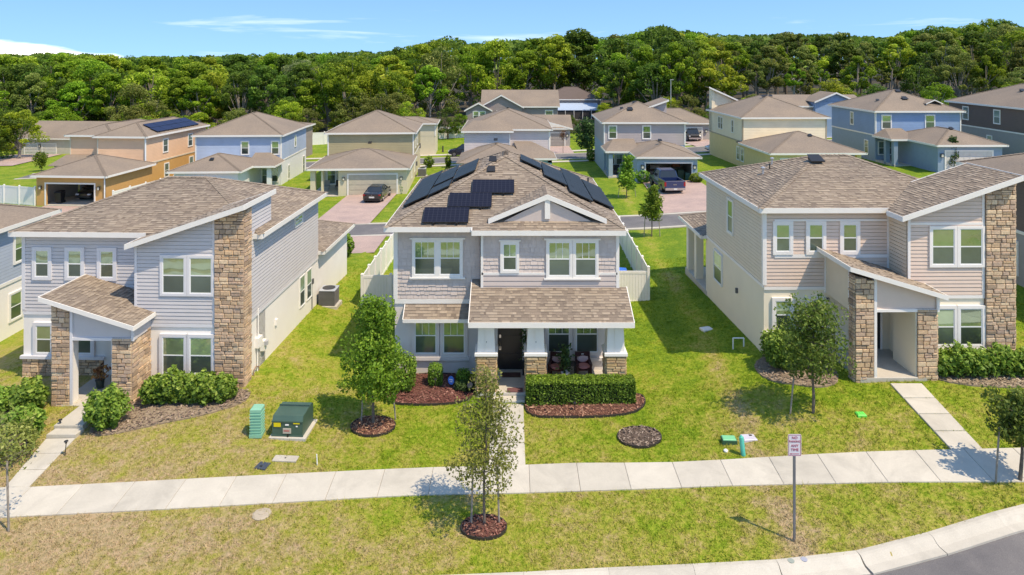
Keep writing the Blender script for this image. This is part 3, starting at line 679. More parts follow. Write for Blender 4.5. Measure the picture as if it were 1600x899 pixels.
# ------------------------------------------------------------------ the two modern houses either side (one design, mirrored colours)
TROWEL = mat('black_plaque', (.03, .03, .03), .5)
def text_obj(txt, size, F3, m, root, name='lettering', ext=.004):
    """flat lettering; F3 = (location, rotation)"""
    cu = bpy.data.curves.new(name, 'FONT'); cu.body = txt; cu.size = size; cu.extrude = ext; cu.align_x = 'CENTER'; cu.align_y = 'CENTER'
    t = bpy.data.objects.new(name, cu); COL.objects.link(t)
    dg = bpy.context.evaluated_depsgraph_get(); me = bpy.data.meshes.new_from_object(t.evaluated_get(dg)); bpy.data.objects.remove(t)
    me.materials.clear(); me.materials.append(m); o = bpy.data.objects.new(name, me); COL.objects.link(o); o.parent = root
    o.location = F3[0]; o.rotation_euler = F3[1]; return o
def modern_house(label, loc, rz, sid, sid_side, stucco, trim, wl, wg, ze, shed, shed_back, number, bud, porch_side_panel):
    """wl: left end of the facade; wg: left end of the projecting wing; local origin = right front corner of the wing at floor level"""
    root = thing('house', label, 'house', loc, rz)
    yb = 9.0; zb = 2.6; y1 = 1.25
    zlo, slope = shed[2], (shed[3] - shed[2]) / (shed[1] - shed[0])
    zr = lambda x: zlo + slope * (x - shed[0]) - .06
    # walls
    mb = MB(); mb.box(wl, 0, y1, yb, -1.3, ze); mb.build('wall', stucco, root)
    mb = MB(); mb.prism([(wg, 0, -1.3), (0, 0, -1.3), (0, 0, zr(0)), (wg, 0, zr(wg))], (0, y1 + .9 if shed_back > 1 else 1.05, 0)); mb.build('wing_wall', stucco, root)
    F0, F1 = FRONT(0), FRONT(y1)
    lap_wall(wallF((wg, 0), (1, 0), (0, -1)), -wg, zb, lambda t: zr(wg) + (zr(0) - zr(wg)) * t, root=root, m=sid)
    lap_wall(wallF((wl, y1), (1, 0), (0, -1)), wg - wl, zb - .07, lambda t: ze, root=root, m=sid)
    # side walls: upper siding right and left, wing cheeks
    lap_wall(wallF((0, y1 - 1.25), (0, 1), (1, 0)), yb, zb, lambda t: ze if 1 else 0, root=root, m=sid)
    lap_wall(wallF((wl, yb), (0, -1), (-1, 0)), yb - y1, zb, lambda t: ze, root=root, m=sid_side)
    lap_wall(wallF((wg, y1), (0, -1), (-1, 0)), y1, zb, lambda t: zr(wg), root=root, m=sid_side)
    mb = MB(); mb.box(-.005, .0, 0, 1.1, ze, zr(0)); 
    if zr(0) > ze: lap_wall(wallF((0, 0), (0, 1), (1, 0)), min(2.7, shed_back + .3), ze, lambda t: zr(0), root=root, m=sid)
    for F, a, b in ((wallF((wg, 0), (1, 0), (0, -1)), 0, -wg), (wallF((wl, y1), (1, 0), (0, -1)), 0, wg - wl)):
        board(root, F, a, b, zb - .12 - (.07 if F((0, 0, 0))[1] > 1 else 0), zb - (.07 if F((0, 0, 0))[1] > 1 else 0), 'belt_board', trim, .05)
    board(root, RIGHT(0), 0, yb, zb - .12, zb, 'belt_board', trim, .05); board(root, LEFT(wl), y1, yb, zb - .12, zb, 'belt_board', trim, .05)
    for F, x, zt_ in ((F1, wl, ze), (F0, wg, zr(wg)), (F1, wg - .1, ze), (F0, -1.19, zr(-1.1))): board(root, F, x, x + .1, zb if x != -1.19 else zb, zt_, 'corner_board', trim, .05)
    board(root, LEFT(wl), y1 - .045, y1 + .1, zb, ze, 'corner_board', trim, .05)
    # windows
    W2, W1 = (3.83, 5.15), (.72, 2.06)
    for (a, b) in ((-3.12, -2.32), (-2.04, -1.24)):
        window(root, F0, a, b, *W2, casing=.1, trim=trim); window(root, F0, a, b, *W1, casing=.12, trim=trim, sill=.02)
    if porch_side_panel: TZ = ((4.99 + .13, 4.99 + .2), (3.98 - .26, 3.98 - .13))
    for (a, b) in ((-9.13 + (.46 if porch_side_panel else 0), 0), (-7.76 + (.43 if porch_side_panel else 0), 0), (-6.41 + (.46 if porch_side_panel else 0), 0)):
        window(root, F1, a, a + .49, 4.0, 5.02, casing=.13, trim=trim)
    if porch_side_panel:
        board(root, F1, wl + .42, wg - .1, 5.18, 5.26, 'band_board', trim, .06); board(root, F1, wl + .42, wg - .1, 3.7, 3.84, 'band_board', trim, .06)
        board(root, F0, wg + .1, -1.1, 5.33, 5.42, 'band_board', trim, .055)
    ax = (-9.09 if not porch_side_panel else -8.70)
    window(root, F1, ax, ax + .56, .88, 1.93, casing=.13, trim=trim, sill=.02); window(root, F1, -7.36, -6.85, .88, 1.93, casing=.13, trim=trim, sill=.02)
    # wainscot with ledge, left of the door
    mb = MB(F1); mb.box(wl - .06, -6.25, 0, .14, .62, .74); mb.build('ledge', trim, root)
    mb = MB(); mb.box(wl - .03, -6.3, y1 - .03, y1, -.6, .62); mb.build('wainscot', MORTAR, root)
    stone_face(root, (wl - .02, y1 - .03), (1, 0), (0, -1), -6.3 - wl, -.4, lambda s: .61, STONE, True, seed=8, budget=bud)
    # tall stone column at the right end of the wing
    pillar(root, -1.09, .07, -.09, .55, -.7, zr(-1.09) - .02, STONE, seed=21, slope=(slope, 0), sides=('f', 'r'), budget=bud)
    # porch: deck, pillars, beam, raised shed roof
    yf = -1.2
    mb = MB(); mb.bevbox(-6.55, wg, -1.25, y1, -1.0, 0, .02); mb.build('porch_deck', CONC, root)
    pillar(root, -6.73, -6.04, yf, yf + .42, -.7, 3.75, STONE, seed=31, slope=(-.29, 0), budget=bud, sides=('f', 'l'))
    box_part(root, 'pillar_cladding', stucco, -6.04, -6.0, yf + .02, yf + .42, 0, 2.5); box_part(root, 'pillar_cladding', stucco, -4.47, -4.43, yf + .02, .3, 0, 2.5)
    pillar(root, -4.43, -3.68, yf, 0, -.7, 2.5, STONE, seed=41, budget=bud, sides=('f', 'r'))
    zp = lambda x: shed[4] + (shed[5] - shed[4]) * (x + 7.0) / 3.5 - .05
    mb = MB(); mb.prism([(-6.03, yf + .03, 2.42), (-3.6, yf + .03, 2.42), (-3.6, yf + .03, zp(-3.6)), (-6.03, yf + .03, zp(-6.03))], (0, .2, 0)); mb.build('porch_beam', sid, root)
    mb = MB(); mb.prism([(-3.62, yf + .03, 2.42), (-3.62, 0, 2.42), (-3.62, 0, zp(-3.62)), (-3.62, yf + .03, zp(-3.62))], (-.15, 0, 0)); mb.build('porch_beam', sid, root)
    mb = MB(); mb.prism([(-6.7, yf + .42, 2.3), (-6.7, y1, 2.3), (-6.7, y1, zp(-6.7)), (-6.7, yf + .42, zp(-6.7))], (.15, 0, 0)); mb.build('porch_side_beam', sid_side, root)
    FP = FRONT(yf + .03)
    board(root, FP, -6.03, -3.6, 2.40, 2.50, 'beam_trim', trim, .05); board(root, FP, -6.03, -5.93, 0.0, zp(-6.03), 'beam_trim', trim, .06)
    board(root, FP, -3.7, -3.6, 2.5, zp(-3.7), 'beam_trim', trim, .06)
    board(root, LEFT(-6.7), yf + .42, yf + .52, 2.3, zp(-6.7) - .02, 'beam_trim', trim, .03); board(root, LEFT(-6.7), y1 - .1, y1, 2.3, zp(-6.7) - .02, 'beam_trim', trim, .03)
    rf = Roof(root)
    xa, xb, ya = -7.05, -3.45, yf - .28
    rf.plane([(xb, ya, zp(xb) + .06), (xb, 0, zp(xb) + .06), (xa, 0, zp(xa) + .06), (xa, ya, zp(xa) + .06)])
    rf.plane([(wg, 0, zp(wg) + .06), (wg, y1, zp(wg) + .06), (xa, y1, zp(xa) + .06), (xa, 0, zp(xa) + .06)])
    for a, b in (((xa, ya, zp(xa) + .06), (xb, ya, zp(xb) + .06)), ((xb, ya, zp(xb) + .06), (xb, 0, zp(xb) + .06)), ((xa, y1, zp(xa) + .06), (xa, ya, zp(xa) + .06))): fascia(root, [a, b], .17)
    # entry: back wall, door, number plaque, doorbell
    FE = FRONT(y1 - .02)
    mb = MB(FE); mb.box(-6.3, wg, 0, .02, 0, 2.45); mb.build('entry_wall', stucco, root)
    mb = MB(); mb.box(-5.55, wg, .35, y1, 0, 2.45)
    dr = MB(FRONT(y1 - .05)); dr.box(-5.42, -4.5, 0, .05, .03, 2.1)
    for zz in (.25, .95, 1.55): dr.box(-5.3, -4.62, .05, .065, zz, zz + .45)
    d_ = dr.build('door', mat('dark_door', (.035, .035, .04), .4), root); k = MB(FRONT(y1 - .05)); k.tube((-5.33, .1, 1.0), (-5.33, .1, 1.2), .015); k.build('door_handle', mat('nickel', (.6, .6, .6), .25, metal=1), d_)
    board(root, FE, -5.52, -5.43, .0, 2.2, 'door_trim', trim, .07); board(root, FE, -4.49, -4.40, 0, 2.2, 'door_trim', trim, .07); board(root, FE, -5.43, -4.49, 2.11, 2.2, 'door_trim', trim, .07)
    if not porch_side_panel:
        pq = MB(FE); pq.box(-6.14, -5.74, .02, .04, 1.95, 2.1); pp = pq.build('number_plaque', TROWEL, root)
        text_obj(number, .15, ((-5.94, y1 - .065, 2.02), (R(90), 0, 0)), SASH, pp, 'number')
        b = MB(FE); b.box(-5.78, -5.73, .02, .045, 1.42, 1.52); b.build('doorbell', BLACK, root)
    else:
        pq = MB(F1); pq.box(-6.75 - .12, -6.75 + .22, .0, .04, 1.92, 2.07); pp = pq.build('number_plaque', TROWEL, root)
        text_obj(number, .15, ((-6.70, y1 - .045, 1.995), (R(90), 0, 0)), SASH, pp, 'number')
    # main hip roof and the shed roof over the wing
    rf.hip(wl - .32, .4, y1 - .42, yb + .35, ze, .36)
    x0, x1 = shed[0], shed[1]; zs = lambda x: zlo + slope * (x - x0)
    yv = lambda x: (y1 - .42) + (zs(x) - ze) / .36
    if shed_back > 1: poly = [(x0, -.45), (x1, -.45), (x1, 2.75), (-2.3, 2.75), (x0, .62)]
    else: poly = [(x0, -.45), (x1, -.45), (x1, .6), (-1.95, 3.15), (x0, .62)]
    # first edge = low side so that the shingle courses run front to back
    pp3 = [(a, b, zs(a) + .03) for a, b in poly]
    rf.plane([pp3[4], pp3[0], pp3[1], pp3[2], pp3[3]])
    fascia(root, [pp3[0], pp3[1]], .2); fascia(root, [pp3[4], pp3[0]], .2); fascia(root, [pp3[1], pp3[2]], .2); fascia(root, [pp3[2], pp3[3]], .2)
    mb = MB(); a, b = pp3[2], pp3[3]; mb.add([(a[0] - .3, a[1] - .1, ze), (b[0], b[1] - .1, ze), (b[0], b[1] - .1, b[2] - .05), (a[0] - .3, a[1] - .1, zs(a[0] - .3) - .05)], [(0, 1, 2, 3)]); mb.build('gable_wall', stucco, root)
    fascia_rect(root, wl - .32, .4, y1 - .42, yb + .35, ze) if False else None
    for a, b in (((wl - .32, y1 - .42, ze), (wg - .05, y1 - .42, ze)), ((0, y1 - .42, ze), (.4, y1 - .42, ze)), ((.4, y1 - .42, ze), (.4, yb + .35, ze)), ((.4, yb + .35, ze), (wl - .32, yb + .35, ze)), ((wl - .32, yb + .35, ze), (wl - .32, y1 - .42, ze))): fascia(root, [a, b], .2)
    mb = MB(); mb.box(wl - .3, wg, y1 - .4, y1, ze - .17, ze - .155); mb.box(0, .38, y1 - .4, yb + .3, ze - .17, ze - .155); mb.box(wl - .3, wl, y1, yb + .3, ze - .17, ze - .155); mb.build('soffit', WHITE, root)
    return root, rf
SID_L = mat('grey_siding_paint', (.575, .55, .555), .55, .04); ST_W = mat('white_stucco', (.84, .80, .75), .85, .03, 1.2, bmp=.4, fine=90)
TR_L = mat('pale_blue_trim', (.70, .69, .71), .5, .03)
SID_R = mat('blush_siding_paint', (.72, .56, .47), .55, .04); SID_RS = mat('blush_siding_shade_side', (.74, .63, .49), .55, .04); ST_C = mat('cream_stucco', (.82, .74, .59), .85, .03, 1.2, bmp=.4, fine=90)  # SID_RS: same siding on the shaded left side, shade look put into its colour
TR_R = mat('soft_white_trim', (.84, .80, .77), .5, .03)
budL, budR = [300], [300]
HL, rfL = modern_house('pale grey two-storey house with stone column and white stucco base, left of the solar-panel house', (-10.42, 26.45, .15), R(-2), SID_L, SID_L, ST_W, TR_L,
    -9.7, -4.28, 5.86, (-4.43, .22, 5.71, 7.27, 4.05, 3.03), 3.0, '2201', budL, False)
HR, rfR = modern_house('blush pink two-storey house with stone columns and cream stucco base, right of the solar-panel house', (19.38, 26.45, 1.3), R(.6), SID_R, SID_RS, ST_C, TR_R,
    -9.18, -4.08, 5.76, (-4.53, .12, 5.68, 7.24, 4.10, 3.06), 3.0, '2224', budR, True)
# left house extras: garage at the back, side windows, meters, AC
box_part(HL, 'garage_wall', ST_W, -6.5, -.02, 9.0, 14.6, -1.3, 2.85)
rfL.hip(-6.9, .36, 9.02, 15.0, 2.85, .36); fascia_rect(HL, -6.9, .36, 9.02, 15.0, 2.85, .18)
FRt = RIGHT(0)
for a in (6.35, 7.35): window(HL, FRt, a, a + .62, .95, 2.3, casing=.03, off=0)
window(HL, FRt, 5.6, 6.5, 5.05, 5.35, casing=.06, lo=GUP)
mb = MB(FRt); mb.tube((1.3, .05, 1.55), (1.3, .05, 2.75), .03); mb.box(1.1, 1.5, 0, .16, 1.2, 1.6); mb.box(1.65, 1.95, 0, .14, .85, 1.25); mb.tube((1.2, .06, -.3), (1.2, .06, 1.2), .03); mb.build('electric_meter', ST_W, HL)
mb = MB(FRt); mb.lathe((1.8, .16, 1.05), [(.02, 0), (.11, .02), (.11, .18), (.02, .2)], 10); mb.build('meter_glass', mat('meter_grey', (.4, .4, .42), .3), HL)
mb = MB(FRt); mb.tube((.8, .08, -.2), (.8, .08, .45), .022); mb.tube((1.25, .1, -.2), (1.25, .1, .4), .022); mb.tube((.8, .08, .45), (1.0, .09, .52), .022); mb.tube((1.0, .09, .52), (1.25, .1, .4), .022); mb.build('backflow_pipe', mat('copper_pipe', (.3, .18, .14), .5), HL)
mb = MB(FRt); mb.box(3.2, 3.36, 0, .08, 1.3, 1.55); mb.build('dryer_vent', ST_W, HL)
mb = MB(FRt); mb.box(8.0, 8.15, 0, .1, 1.5, 1.75); mb.box(8.05, 8.09, 0, .04, -.2, 1.5); mb.build('disconnect_box', mat('grey_box', (.12, .12, .13), .5), HL)
# right house extras: rear porch on the left, side windows, roof vents
mb = MB(); mb.box(-5.6, 0, 9.0, 13.2, -1.3, 2.6); mb.build('rear_wall', ST_C, HR)
for y_ in (11.3, 12.9): box_part(HR, 'porch_post', ST_C, -9.15, -8.75, y_ - .2, y_ + .2, -1.2, 2.3)
box_part(HR, 'porch_post', ST_C, -9.15, -8.8, 9.0, 9.3, -1.2, 2.3); box_part(HR, 'porch_slab', CONC, -9.2, -5.6, 9.0, 13.2, -1.2, -.35)
rfR.hip(-9.5, .4, 9.0, 13.6, 2.55, .36); fascia_rect(HR, -9.5, .4, 9.0, 13.6, 2.55, .18)
window(HR, LEFT(-9.18), 4.9, 5.5, 3.75, 5.15, casing=.09); window(HR, LEFT(-9.18), 6.5, 7.6, .85, 2.2, casing=.05)
mb = MB(LEFT(-9.18)); mb.box(4.3, 4.4, 0, .1, 1.2, 1.42); mb.build('hose_bib', mat('grey_box', (.12, .12, .13), .5), HR)
vent(HR, -5.6, 4.55, 5.76 + .36 * 3.75, 0, R(15), 1.4)
for x, y in ((-7.7, 5.2), (-6.9, 6.2)):
    mb = MB(); mb.lathe((0, 0, 0), [(.05, -.1), (.05, .22), (.1, .24), (.1, .28), (.02, .32)], 8); o = mb.build('vent_pipe', mat('galvanised', (.55, .57, .6), .35, metal=.6), HR); o.location = (x, y, 5.76 + .36 * min(x + 9.5, y - .83) + .02)
mb = MB(); mb.lathe((0, 0, 0), [(.03, -.1), (.03, .25), (.02, .26)], 8); o = mb.build('vent_pipe', BLACK, HR, label='short black vent pipe'); o.location = (-7.25, 5.6, 5.76 + .36 * 2.25)
mb = MB(); mb.lathe((0, 0, 0), [(.05, -.1), (.05, .22), (.1, .24), (.1, .28), (.02, .32)], 8); o = mb.build('vent_pipe', mat('galvanised', (.55, .57, .6), .35, metal=.6), HL); o.location = (-.95, 3.2, 5.86 + .36 * 1.35)
rfL.done(); rfR.done()

# ------------------------------------------------------------------ centre house with the solar panels
SID_M = mat('mauve_grey_siding_paint', (.58, .495, .455), .6, .04); ST_M = mat('mauve_grey_stucco', (.72, .66, .63), .85, .03, 1.2, bmp=.4, fine=90)
def shakemat(name, col):
    m, t, p = nodes(name); g = posn(t); at = t.nodes.new('ShaderNodeAttribute'); at.attribute_name = 'tone'
    c = ramp(t, at.outputs['Fac'], [(0, tuple(x * .9 for x in col)), (1, tuple(x * 1.09 for x in col))])
    c = mixc(t, .4, c, ramp(t, noise(t, 25, 4, g), [(.3, tuple(x * .85 for x in col)), (.7, tuple(x * 1.1 for x in col))]))
    t.links.new(c, p.inputs['Base Color']); p.inputs['Roughness'].default_value = .7; return m
SHAKE = shakemat('shake_paint', (.58, .495, .455))
HC = thing('house', 'mauve-grey two-storey house with black solar panels all over its brown roof, centre of the row', 'house', (0, 28.2, 0))
XL, XR = -4.84, 4.35; fl = .2; ze = 6.02; XM = -1.27
box_part(HC, 'wall', ST_M, XL, XR, 0, 10.3, -1, 3.05)
box_part(HC, 'upper_wall', SID_M, XL, XR - .04, .001, 10.3, 3.05, 6.1)
box_part(HC, 'bay_wall', SID_M, XM, XR - .04, -.45, 0, 3.0, 5.95)
shake_wall(wallF((XL, 0), (1, 0), (0, -1)), XM - XL, 3.14, ze, HC, SHAKE)
FB = wallF((XM, -.45), (1, 0), (0, -1)); wB = XR - .04 - XM
shake_wall(FB, wB, 4.35, ze - .1, HC, SHAKE)
lap_wall(FB, wB, 3.0, lambda t: 4.27, e=.2, root=HC, m=SID_M)
board(HC, FB, .03, wB - .03, 4.27, 4.36, 'band_board', WHITE, .05)
lap_wall(wallF((XM, 0), (0, -1), (-1, 0)), .45, 3.0, lambda t: 5.9, root=HC, m=SID_M)
lap_wall(wallF((XR - .04, -.45), (0, 1), (1, 0)), 10.7, 3.0, lambda t: 5.9, root=HC, m=SID_M)
lap_wall(wallF((XL, 10.3), (0, -1), (-1, 0)), 10.3, 3.14, lambda t: ze, root=HC, m=SID_M)
FC = FRONT(0); FCB = FRONT(-.45)
board(HC, FC, XL - .03, XM, 2.94, 3.12, 'belt_board', WHITE, .05); board(HC, FC, XL, XL + .12, 3.12, ze, 'corner_board', WHITE, .05)
board(HC, FCB, XM, XM + .1, 3.0, 5.9, 'corner_board', WHITE, .05); board(HC, FCB, XR - .12, XR, 3.0, 5.9, 'corner_board', WHITE, .05)
board(HC, RIGHT(XR - .04), -.49, -.37, 3.0, 5.9, 'corner_board', WHITE, .05); board(HC, LEFT(XL), -.05, .1, 2.94, ze, 'corner_board', WHITE, .05)
for a, b in ((-3.99, -3.21), (-2.94, -2.16)): window(HC, FC, a, b, 4.17, 5.48, casing=.10, grid=2)
mb = MB(FC); mb.box(-4.22, -1.93, 0, .11, 5.60, 5.67); mb.build('head_trim', WHITE, HC); mb = MB(FC); mb.box(-4.22, -1.93, 0, .12, 3.97, 4.04); mb.build('sill', WHITE, HC)
window(HC, FCB, -.33, .15, 4.50, 5.50, casing=.11, head=.06, grid=1)
for a, b in ((1.52, 2.32), (2.60, 3.38)): window(HC, FCB, a, b, 4.27, 5.57, casing=.10, grid=2)
mb = MB(FCB); mb.box(1.30, 3.60, 0, .11, 5.69, 5.76); mb.build('head_trim', WHITE, HC); mb = MB(FCB); mb.box(1.30, 3.60, 0, .12, 4.08, 4.15); mb.build('sill', WHITE, HC)
for a, b in ((-3.97, -3.16), (-2.80, -1.99)): window(HC, FC, a, b, .93, 2.28, casing=.13, trim=ST_M, grid=2, meet=.52)
mb = MB(FC); mb.box(-4.2, -1.75, 0, .12, .62, .76); mb.build('sill', ST_M, HC)
for a, b in ((1.52, 2.34), (2.68, 3.5)): window(HC, FC, a, b, .98, 2.28, casing=.12, trim=ST_M, grid=2, meet=.55)
mb = MB(FC); mb.box(1.35, 4.35, 0, .1, .60, .72); mb.build('sill', ST_M, HC)
# entry recess with the dark door
mb = MB(); mb.box(-.98, 1.28, .02, .03, .2, 2.9); 
rec = MB(); rec.box(-.72, .62, -.012, -.002, .2, 2.45); rec.build('door_surround', ST_M, HC)
dd = MB(FRONT(-.015)); dd.box(-.58, .42, 0, .05, .24, 2.42)
for zz, hh in ((.4, .5), (1.05, .6), (1.8, .5)):
    for xx in (-.5, -.04): dd.box(xx, xx + .38, .05, .07, zz, zz + hh)
DOOR = dd.build('door', mat('black_door', (.018, .018, .02), .35), HC)
k = MB(FRONT(-.015)); k.tube((-.49, .1, 1.12), (-.49, .1, 1.42), .02); k.box(-.53, -.45, .05, .08, 1.55, 1.68); k.box(-.53, -.45, .05, .08, 1.05, 1.2); k.build('door_handle', mat('nickel', (.6, .6, .6), .25, metal=1), DOOR)
for x in (-.70, .45): board(HC, FRONT(-.012), x, x + .1, .2, 2.55, 'door_trim', WHITE, .05)
board(HC, FRONT(-.012), -.6, .45, 2.44, 2.55, 'door_trim', WHITE, .05)
# porch deck, columns, beam
mb = MB(); mb.bevbox(-1.37, 4.5, -1.95, 0, -.6, fl, .02); mb.build('porch_deck', CONC, HC)
mb = MB(); mb.bevbox(-.78, .5, -2.38, -1.97, -.5, .1, .02); mb.build('porch_step', CONCW, HC)
for i, x in enumerate((-1.37, .54, 3.63)):
    w_ = .75; y0, y1_ = -1.9, -1.15
    mb = MB(); mb.box(x, x + w_, y0, y1_, -.3, 1.6); mb.build('column_base', MORTAR, HC)
    stone_face(HC, (x, y0), (1, 0), (0, -1), w_, .0, lambda s: 1.59, LEDGE, True, rh=(.07, .13), rw=(.2, .5), seed=61 + i, proud=.05)
    stone_face(HC, (x + w_, y0), (0, 1), (1, 0), .75, .0, lambda s: 1.59, LEDGE, False, rh=(.07, .13), rw=(.2, .5), seed=71 + i, proud=.05)
    stone_face(HC, (x, y1_), (0, -1), (-1, 0), .75, .0, lambda s: 1.59, LEDGE, False, rh=(.07, .13), rw=(.2, .5), seed=81 + i, proud=.05)
    mb = MB(); mb.bevbox(x - .07, x + w_ + .07, y0 - .07, y1_ + .07, 1.6, 1.72, .02); cap = mb.build('column_cap', WHITE, HC)
    mb = MB(); a, b = .03, .07
    mb.add([(x + a, y0 + a, 1.72), (x + w_ - a, y0 + a, 1.72), (x + w_ - a, y1_ - a, 1.72), (x + a, y1_ - a, 1.72), (x + b, y0 + b, 2.75), (x + w_ - b, y0 + b, 2.75), (x + w_ - b, y1_ - b, 2.75), (x + b, y1_ - b, 2.75)],
           [(4, 5, 6, 7), (0, 1, 5, 4), (1, 2, 6, 5), (2, 3, 7, 6), (3, 0, 4, 7)]); cs = mb.build('column_shaft', WHITE, HC)
    mb = MB(); mb.box(x + .33, x + .37, y0 + .02, y0 + .08, 1.72, 2.75); mb.build('batten', WHITE, cs)
    if i < 2: mb = MB(); mb.box(x + .37, x + .40, y0 + .03, y0 + .07, 2.1, 2.13); mb.build('flag_bracket', BLACK, cs)
box_part(HC, 'porch_beam', ST_M, -1.4, 4.42, -1.8, -1.3, 2.62, 2.86); box_part(HC, 'porch_side_beam', ST_M, 4.02, 4.42, -1.3, 0, 2.62, 2.86)
rc = Roof(HC)
pz = lambda y: 2.98 + (y + 2.25) * .43
rc.plane([(-1.66, -2.25, pz(-2.25)), (4.66, -2.25, pz(-2.25)), (4.66, -.45, pz(-.45)), (-1.66, -.45, pz(-.45))])
rc.plane([(-1.66, -.45, pz(-.45)), (-1.27, -.45, pz(-.45)), (-1.27, 0, pz(0)), (-1.66, 0, pz(0))])
fascia(HC, [(-1.66, -2.25, 2.98), (4.66, -2.25, 2.98)], .2); fascia(HC, [(4.66, -2.25, 2.98), (4.66, -.45, pz(-.45))], .2); fascia(HC, [(-1.66, 0, pz(0)), (-1.66, -2.25, 2.98)], .2)
mb = MB(); mb.box(-1.6, 4.6, -2.2, 0, 2.865, 2.88); mb.build('porch_ceiling', WHITE, HC)
# little shed roof over the left window
rc.plane([(-4.42, -.62, 2.48), (-1.5, -.62, 2.48), (-1.5, 0, 2.92), (-4.42, 0, 2.92)]); fascia(HC, [(-4.42, -.62, 2.48), (-1.67, -.62, 2.48)], .14); fascia(HC, [(-4.42, 0, 2.92), (-4.42, -.62, 2.48)], .12)
# main hip roof
SL = .46; ex0, ex1, ey0, ey1, ez = -5.18, 4.58, -.6, 10.7, 6.2
A, B = rc.hip(ex0, ex1, ey0, ey1, ez, SL)
rc.plane([(XM - .35, -.8, ez - .075), (ex1, -.8, ez - .075), (ex1, ey0, ez + .015), (XM - .35, ey0, ez + .015)])
fascia(HC, [(ex0, ey0, ez), (XM - .35, ey0, ez)], .2); fascia(HC, [(XM - .35, -.8, ez - .09), (ex1, -.8, ez - .09)], .2); fascia(HC, [(ex1, -.8, ez - .09), (ex1, ey0, ez)], .2); fascia(HC, [(XM - .35, ey0, ez), (XM - .35, -.8, ez - .09)], .2)
for a, b in (((ex1, ey0, ez), (ex1, ey1, ez)), ((ex1, ey1, ez), (ex0, ey1, ez)), ((ex0, ey1, ez), (ex0, ey0, ez))): fascia(HC, [a, b], .2)
mb = MB(); mb.box(ex0 + .03, XM - .35, ey0 + .03, .02, 6.03, 6.05); mb.box(XM - .35, ex1 - .03, -.77, .02, 5.93, 5.95); mb.box(XR - .04, ex1 - .03, 0, 10.5, 6.03, 6.05); mb.box(ex0 + .03, XL, 0, 10.5, 6.03, 6.05); mb.build('soffit', WHITE, HC)
# decorative gable
gy_, gz, ga = -.22, 6.40, 1.45
mb = MB(); mb.prism([(ga - 1.95, gy_, gz - .1), (ga + 1.95, gy_, gz - .1), (ga, gy_, 7.27)], (0, .08, 0)); GB = mb.build('gable', SID_M, HC)
pk = (ga, gy_ - .12, 7.46); back = (ga, -.6 + 1.26 / SL, 7.46)
for sx in (-1, 1):
    ft = (ga + sx * 2.42, gy_ - .12, 6.46); bt = (ga + sx * 2.42, gy_ + .2, 6.46)
    if sx < 0: rc.plane([bt, ft, pk, back])
    else: rc.plane([ft, bt, back, pk])
    mb = MB(); mb.beam(ft, pk, .05, .2, .04); mb.build('rake_board', WHITE, GB)
mb = MB(); mb.box(ga - .11, ga + .11, gy_ - .1, gy_ - .01, 6.5, 7.36); mb.build('king_post', WHITE, GB)
rc.done()
# solar panels
SOLD = solarmat('solar_cells_blue_black', (10, 6), (.012, .014, .028)); SOLG = solarmat('solar_cells_grey_black', (10, 6), (.022, .024, .027))
def solar(parent, org, u, v, w_, h_, m, name='solar_panel'):
    """panel on a roof plane: org = lower left corner, u along the eave, v up the slope"""
    u, v, o_ = Vector(u).normalized(), Vector(v).normalized(), Vector(org); n = u.cross(v)
    b, t0, t1 = .02, .09, .13
    mb = MB(); c = lambda a, b_, k: tuple(o_ + u * a + v * b_ + n * k)
    mb.add([c(0, 0, t0), c(w_, 0, t0), c(w_, h_, t0), c(0, h_, t0), c(0, 0, t1), c(w_, 0, t1), c(w_, h_, t1), c(0, h_, t1)], [(0, 3, 2, 1), (4, 5, 6, 7), (0, 1, 5, 4), (1, 2, 6, 5), (2, 3, 7, 6), (3, 0, 4, 7)])
    for k in (.25, .75):
        mb.add([c(w_ * k - .03, -.05, 0), c(w_ * k + .03, -.05, 0), c(w_ * k + .03, .02, 0), c(w_ * k - .03, .02, 0), c(w_ * k - .03, -.05, t1), c(w_ * k + .03, -.05, t1), c(w_ * k + .03, .02, t1), c(w_ * k - .03, .02, t1)], [(0, 3, 2, 1), (4, 5, 6, 7), (0, 1, 5, 4), (1, 2, 6, 5), (2, 3, 7, 6), (3, 0, 4, 7)])
    fr = mb.build(name, mat('panel_frame', (.03, .03, .033), .35, metal=.5), parent)
    me = bpy.data.meshes.new('cells'); me.from_pydata([c(b, b, t1 + .004), c(w_ - b, b, t1 + .004), c(w_ - b, h_ - b, t1 + .004), c(b, h_ - b, t1 + .004)], [], [(0, 1, 2, 3)])
    uv = me.uv_layers.new(); uv.data.foreach_set('uv', [0, 0, 1, 0, 1, 1, 0, 1]); me.materials.append(m)
    ob = bpy.data.objects.new('cells', me); COL.objects.link(ob); ob.parent = fr; return fr
yo = 28.2; fz = lambda y: ez + SL * (y - ey0)
for x0, x1, y0 in ((-3.66, -1.78, 27.76), (-2.70, -.86, 28.69), (-1.76, .10, 29.58)):
    solar(HC, (x0, y0 - yo, fz(y0 - yo) + .02), (1, 0, 0), (0, 1, SL), x1 - x0, .99, SOLD)
cs_ = math.hypot(1, SL)
def east(xl, xh, y0, y1, n):
    """n panels end to end on the right-hand slope between x = xl (upper) and xh (lower)"""
    for i in range(n):
        ya, yb_ = y0 + (y1 - y0) * i / n, y0 + (y1 - y0) * (i + 1) / n - .02
        solar(HC, (xh, ya - yo, ez + SL * (ex1 - xh) + .02), (0, 1, 0), (-1, 0, SL), yb_ - ya, (xh - xl) * cs_ - .02, SOLG)
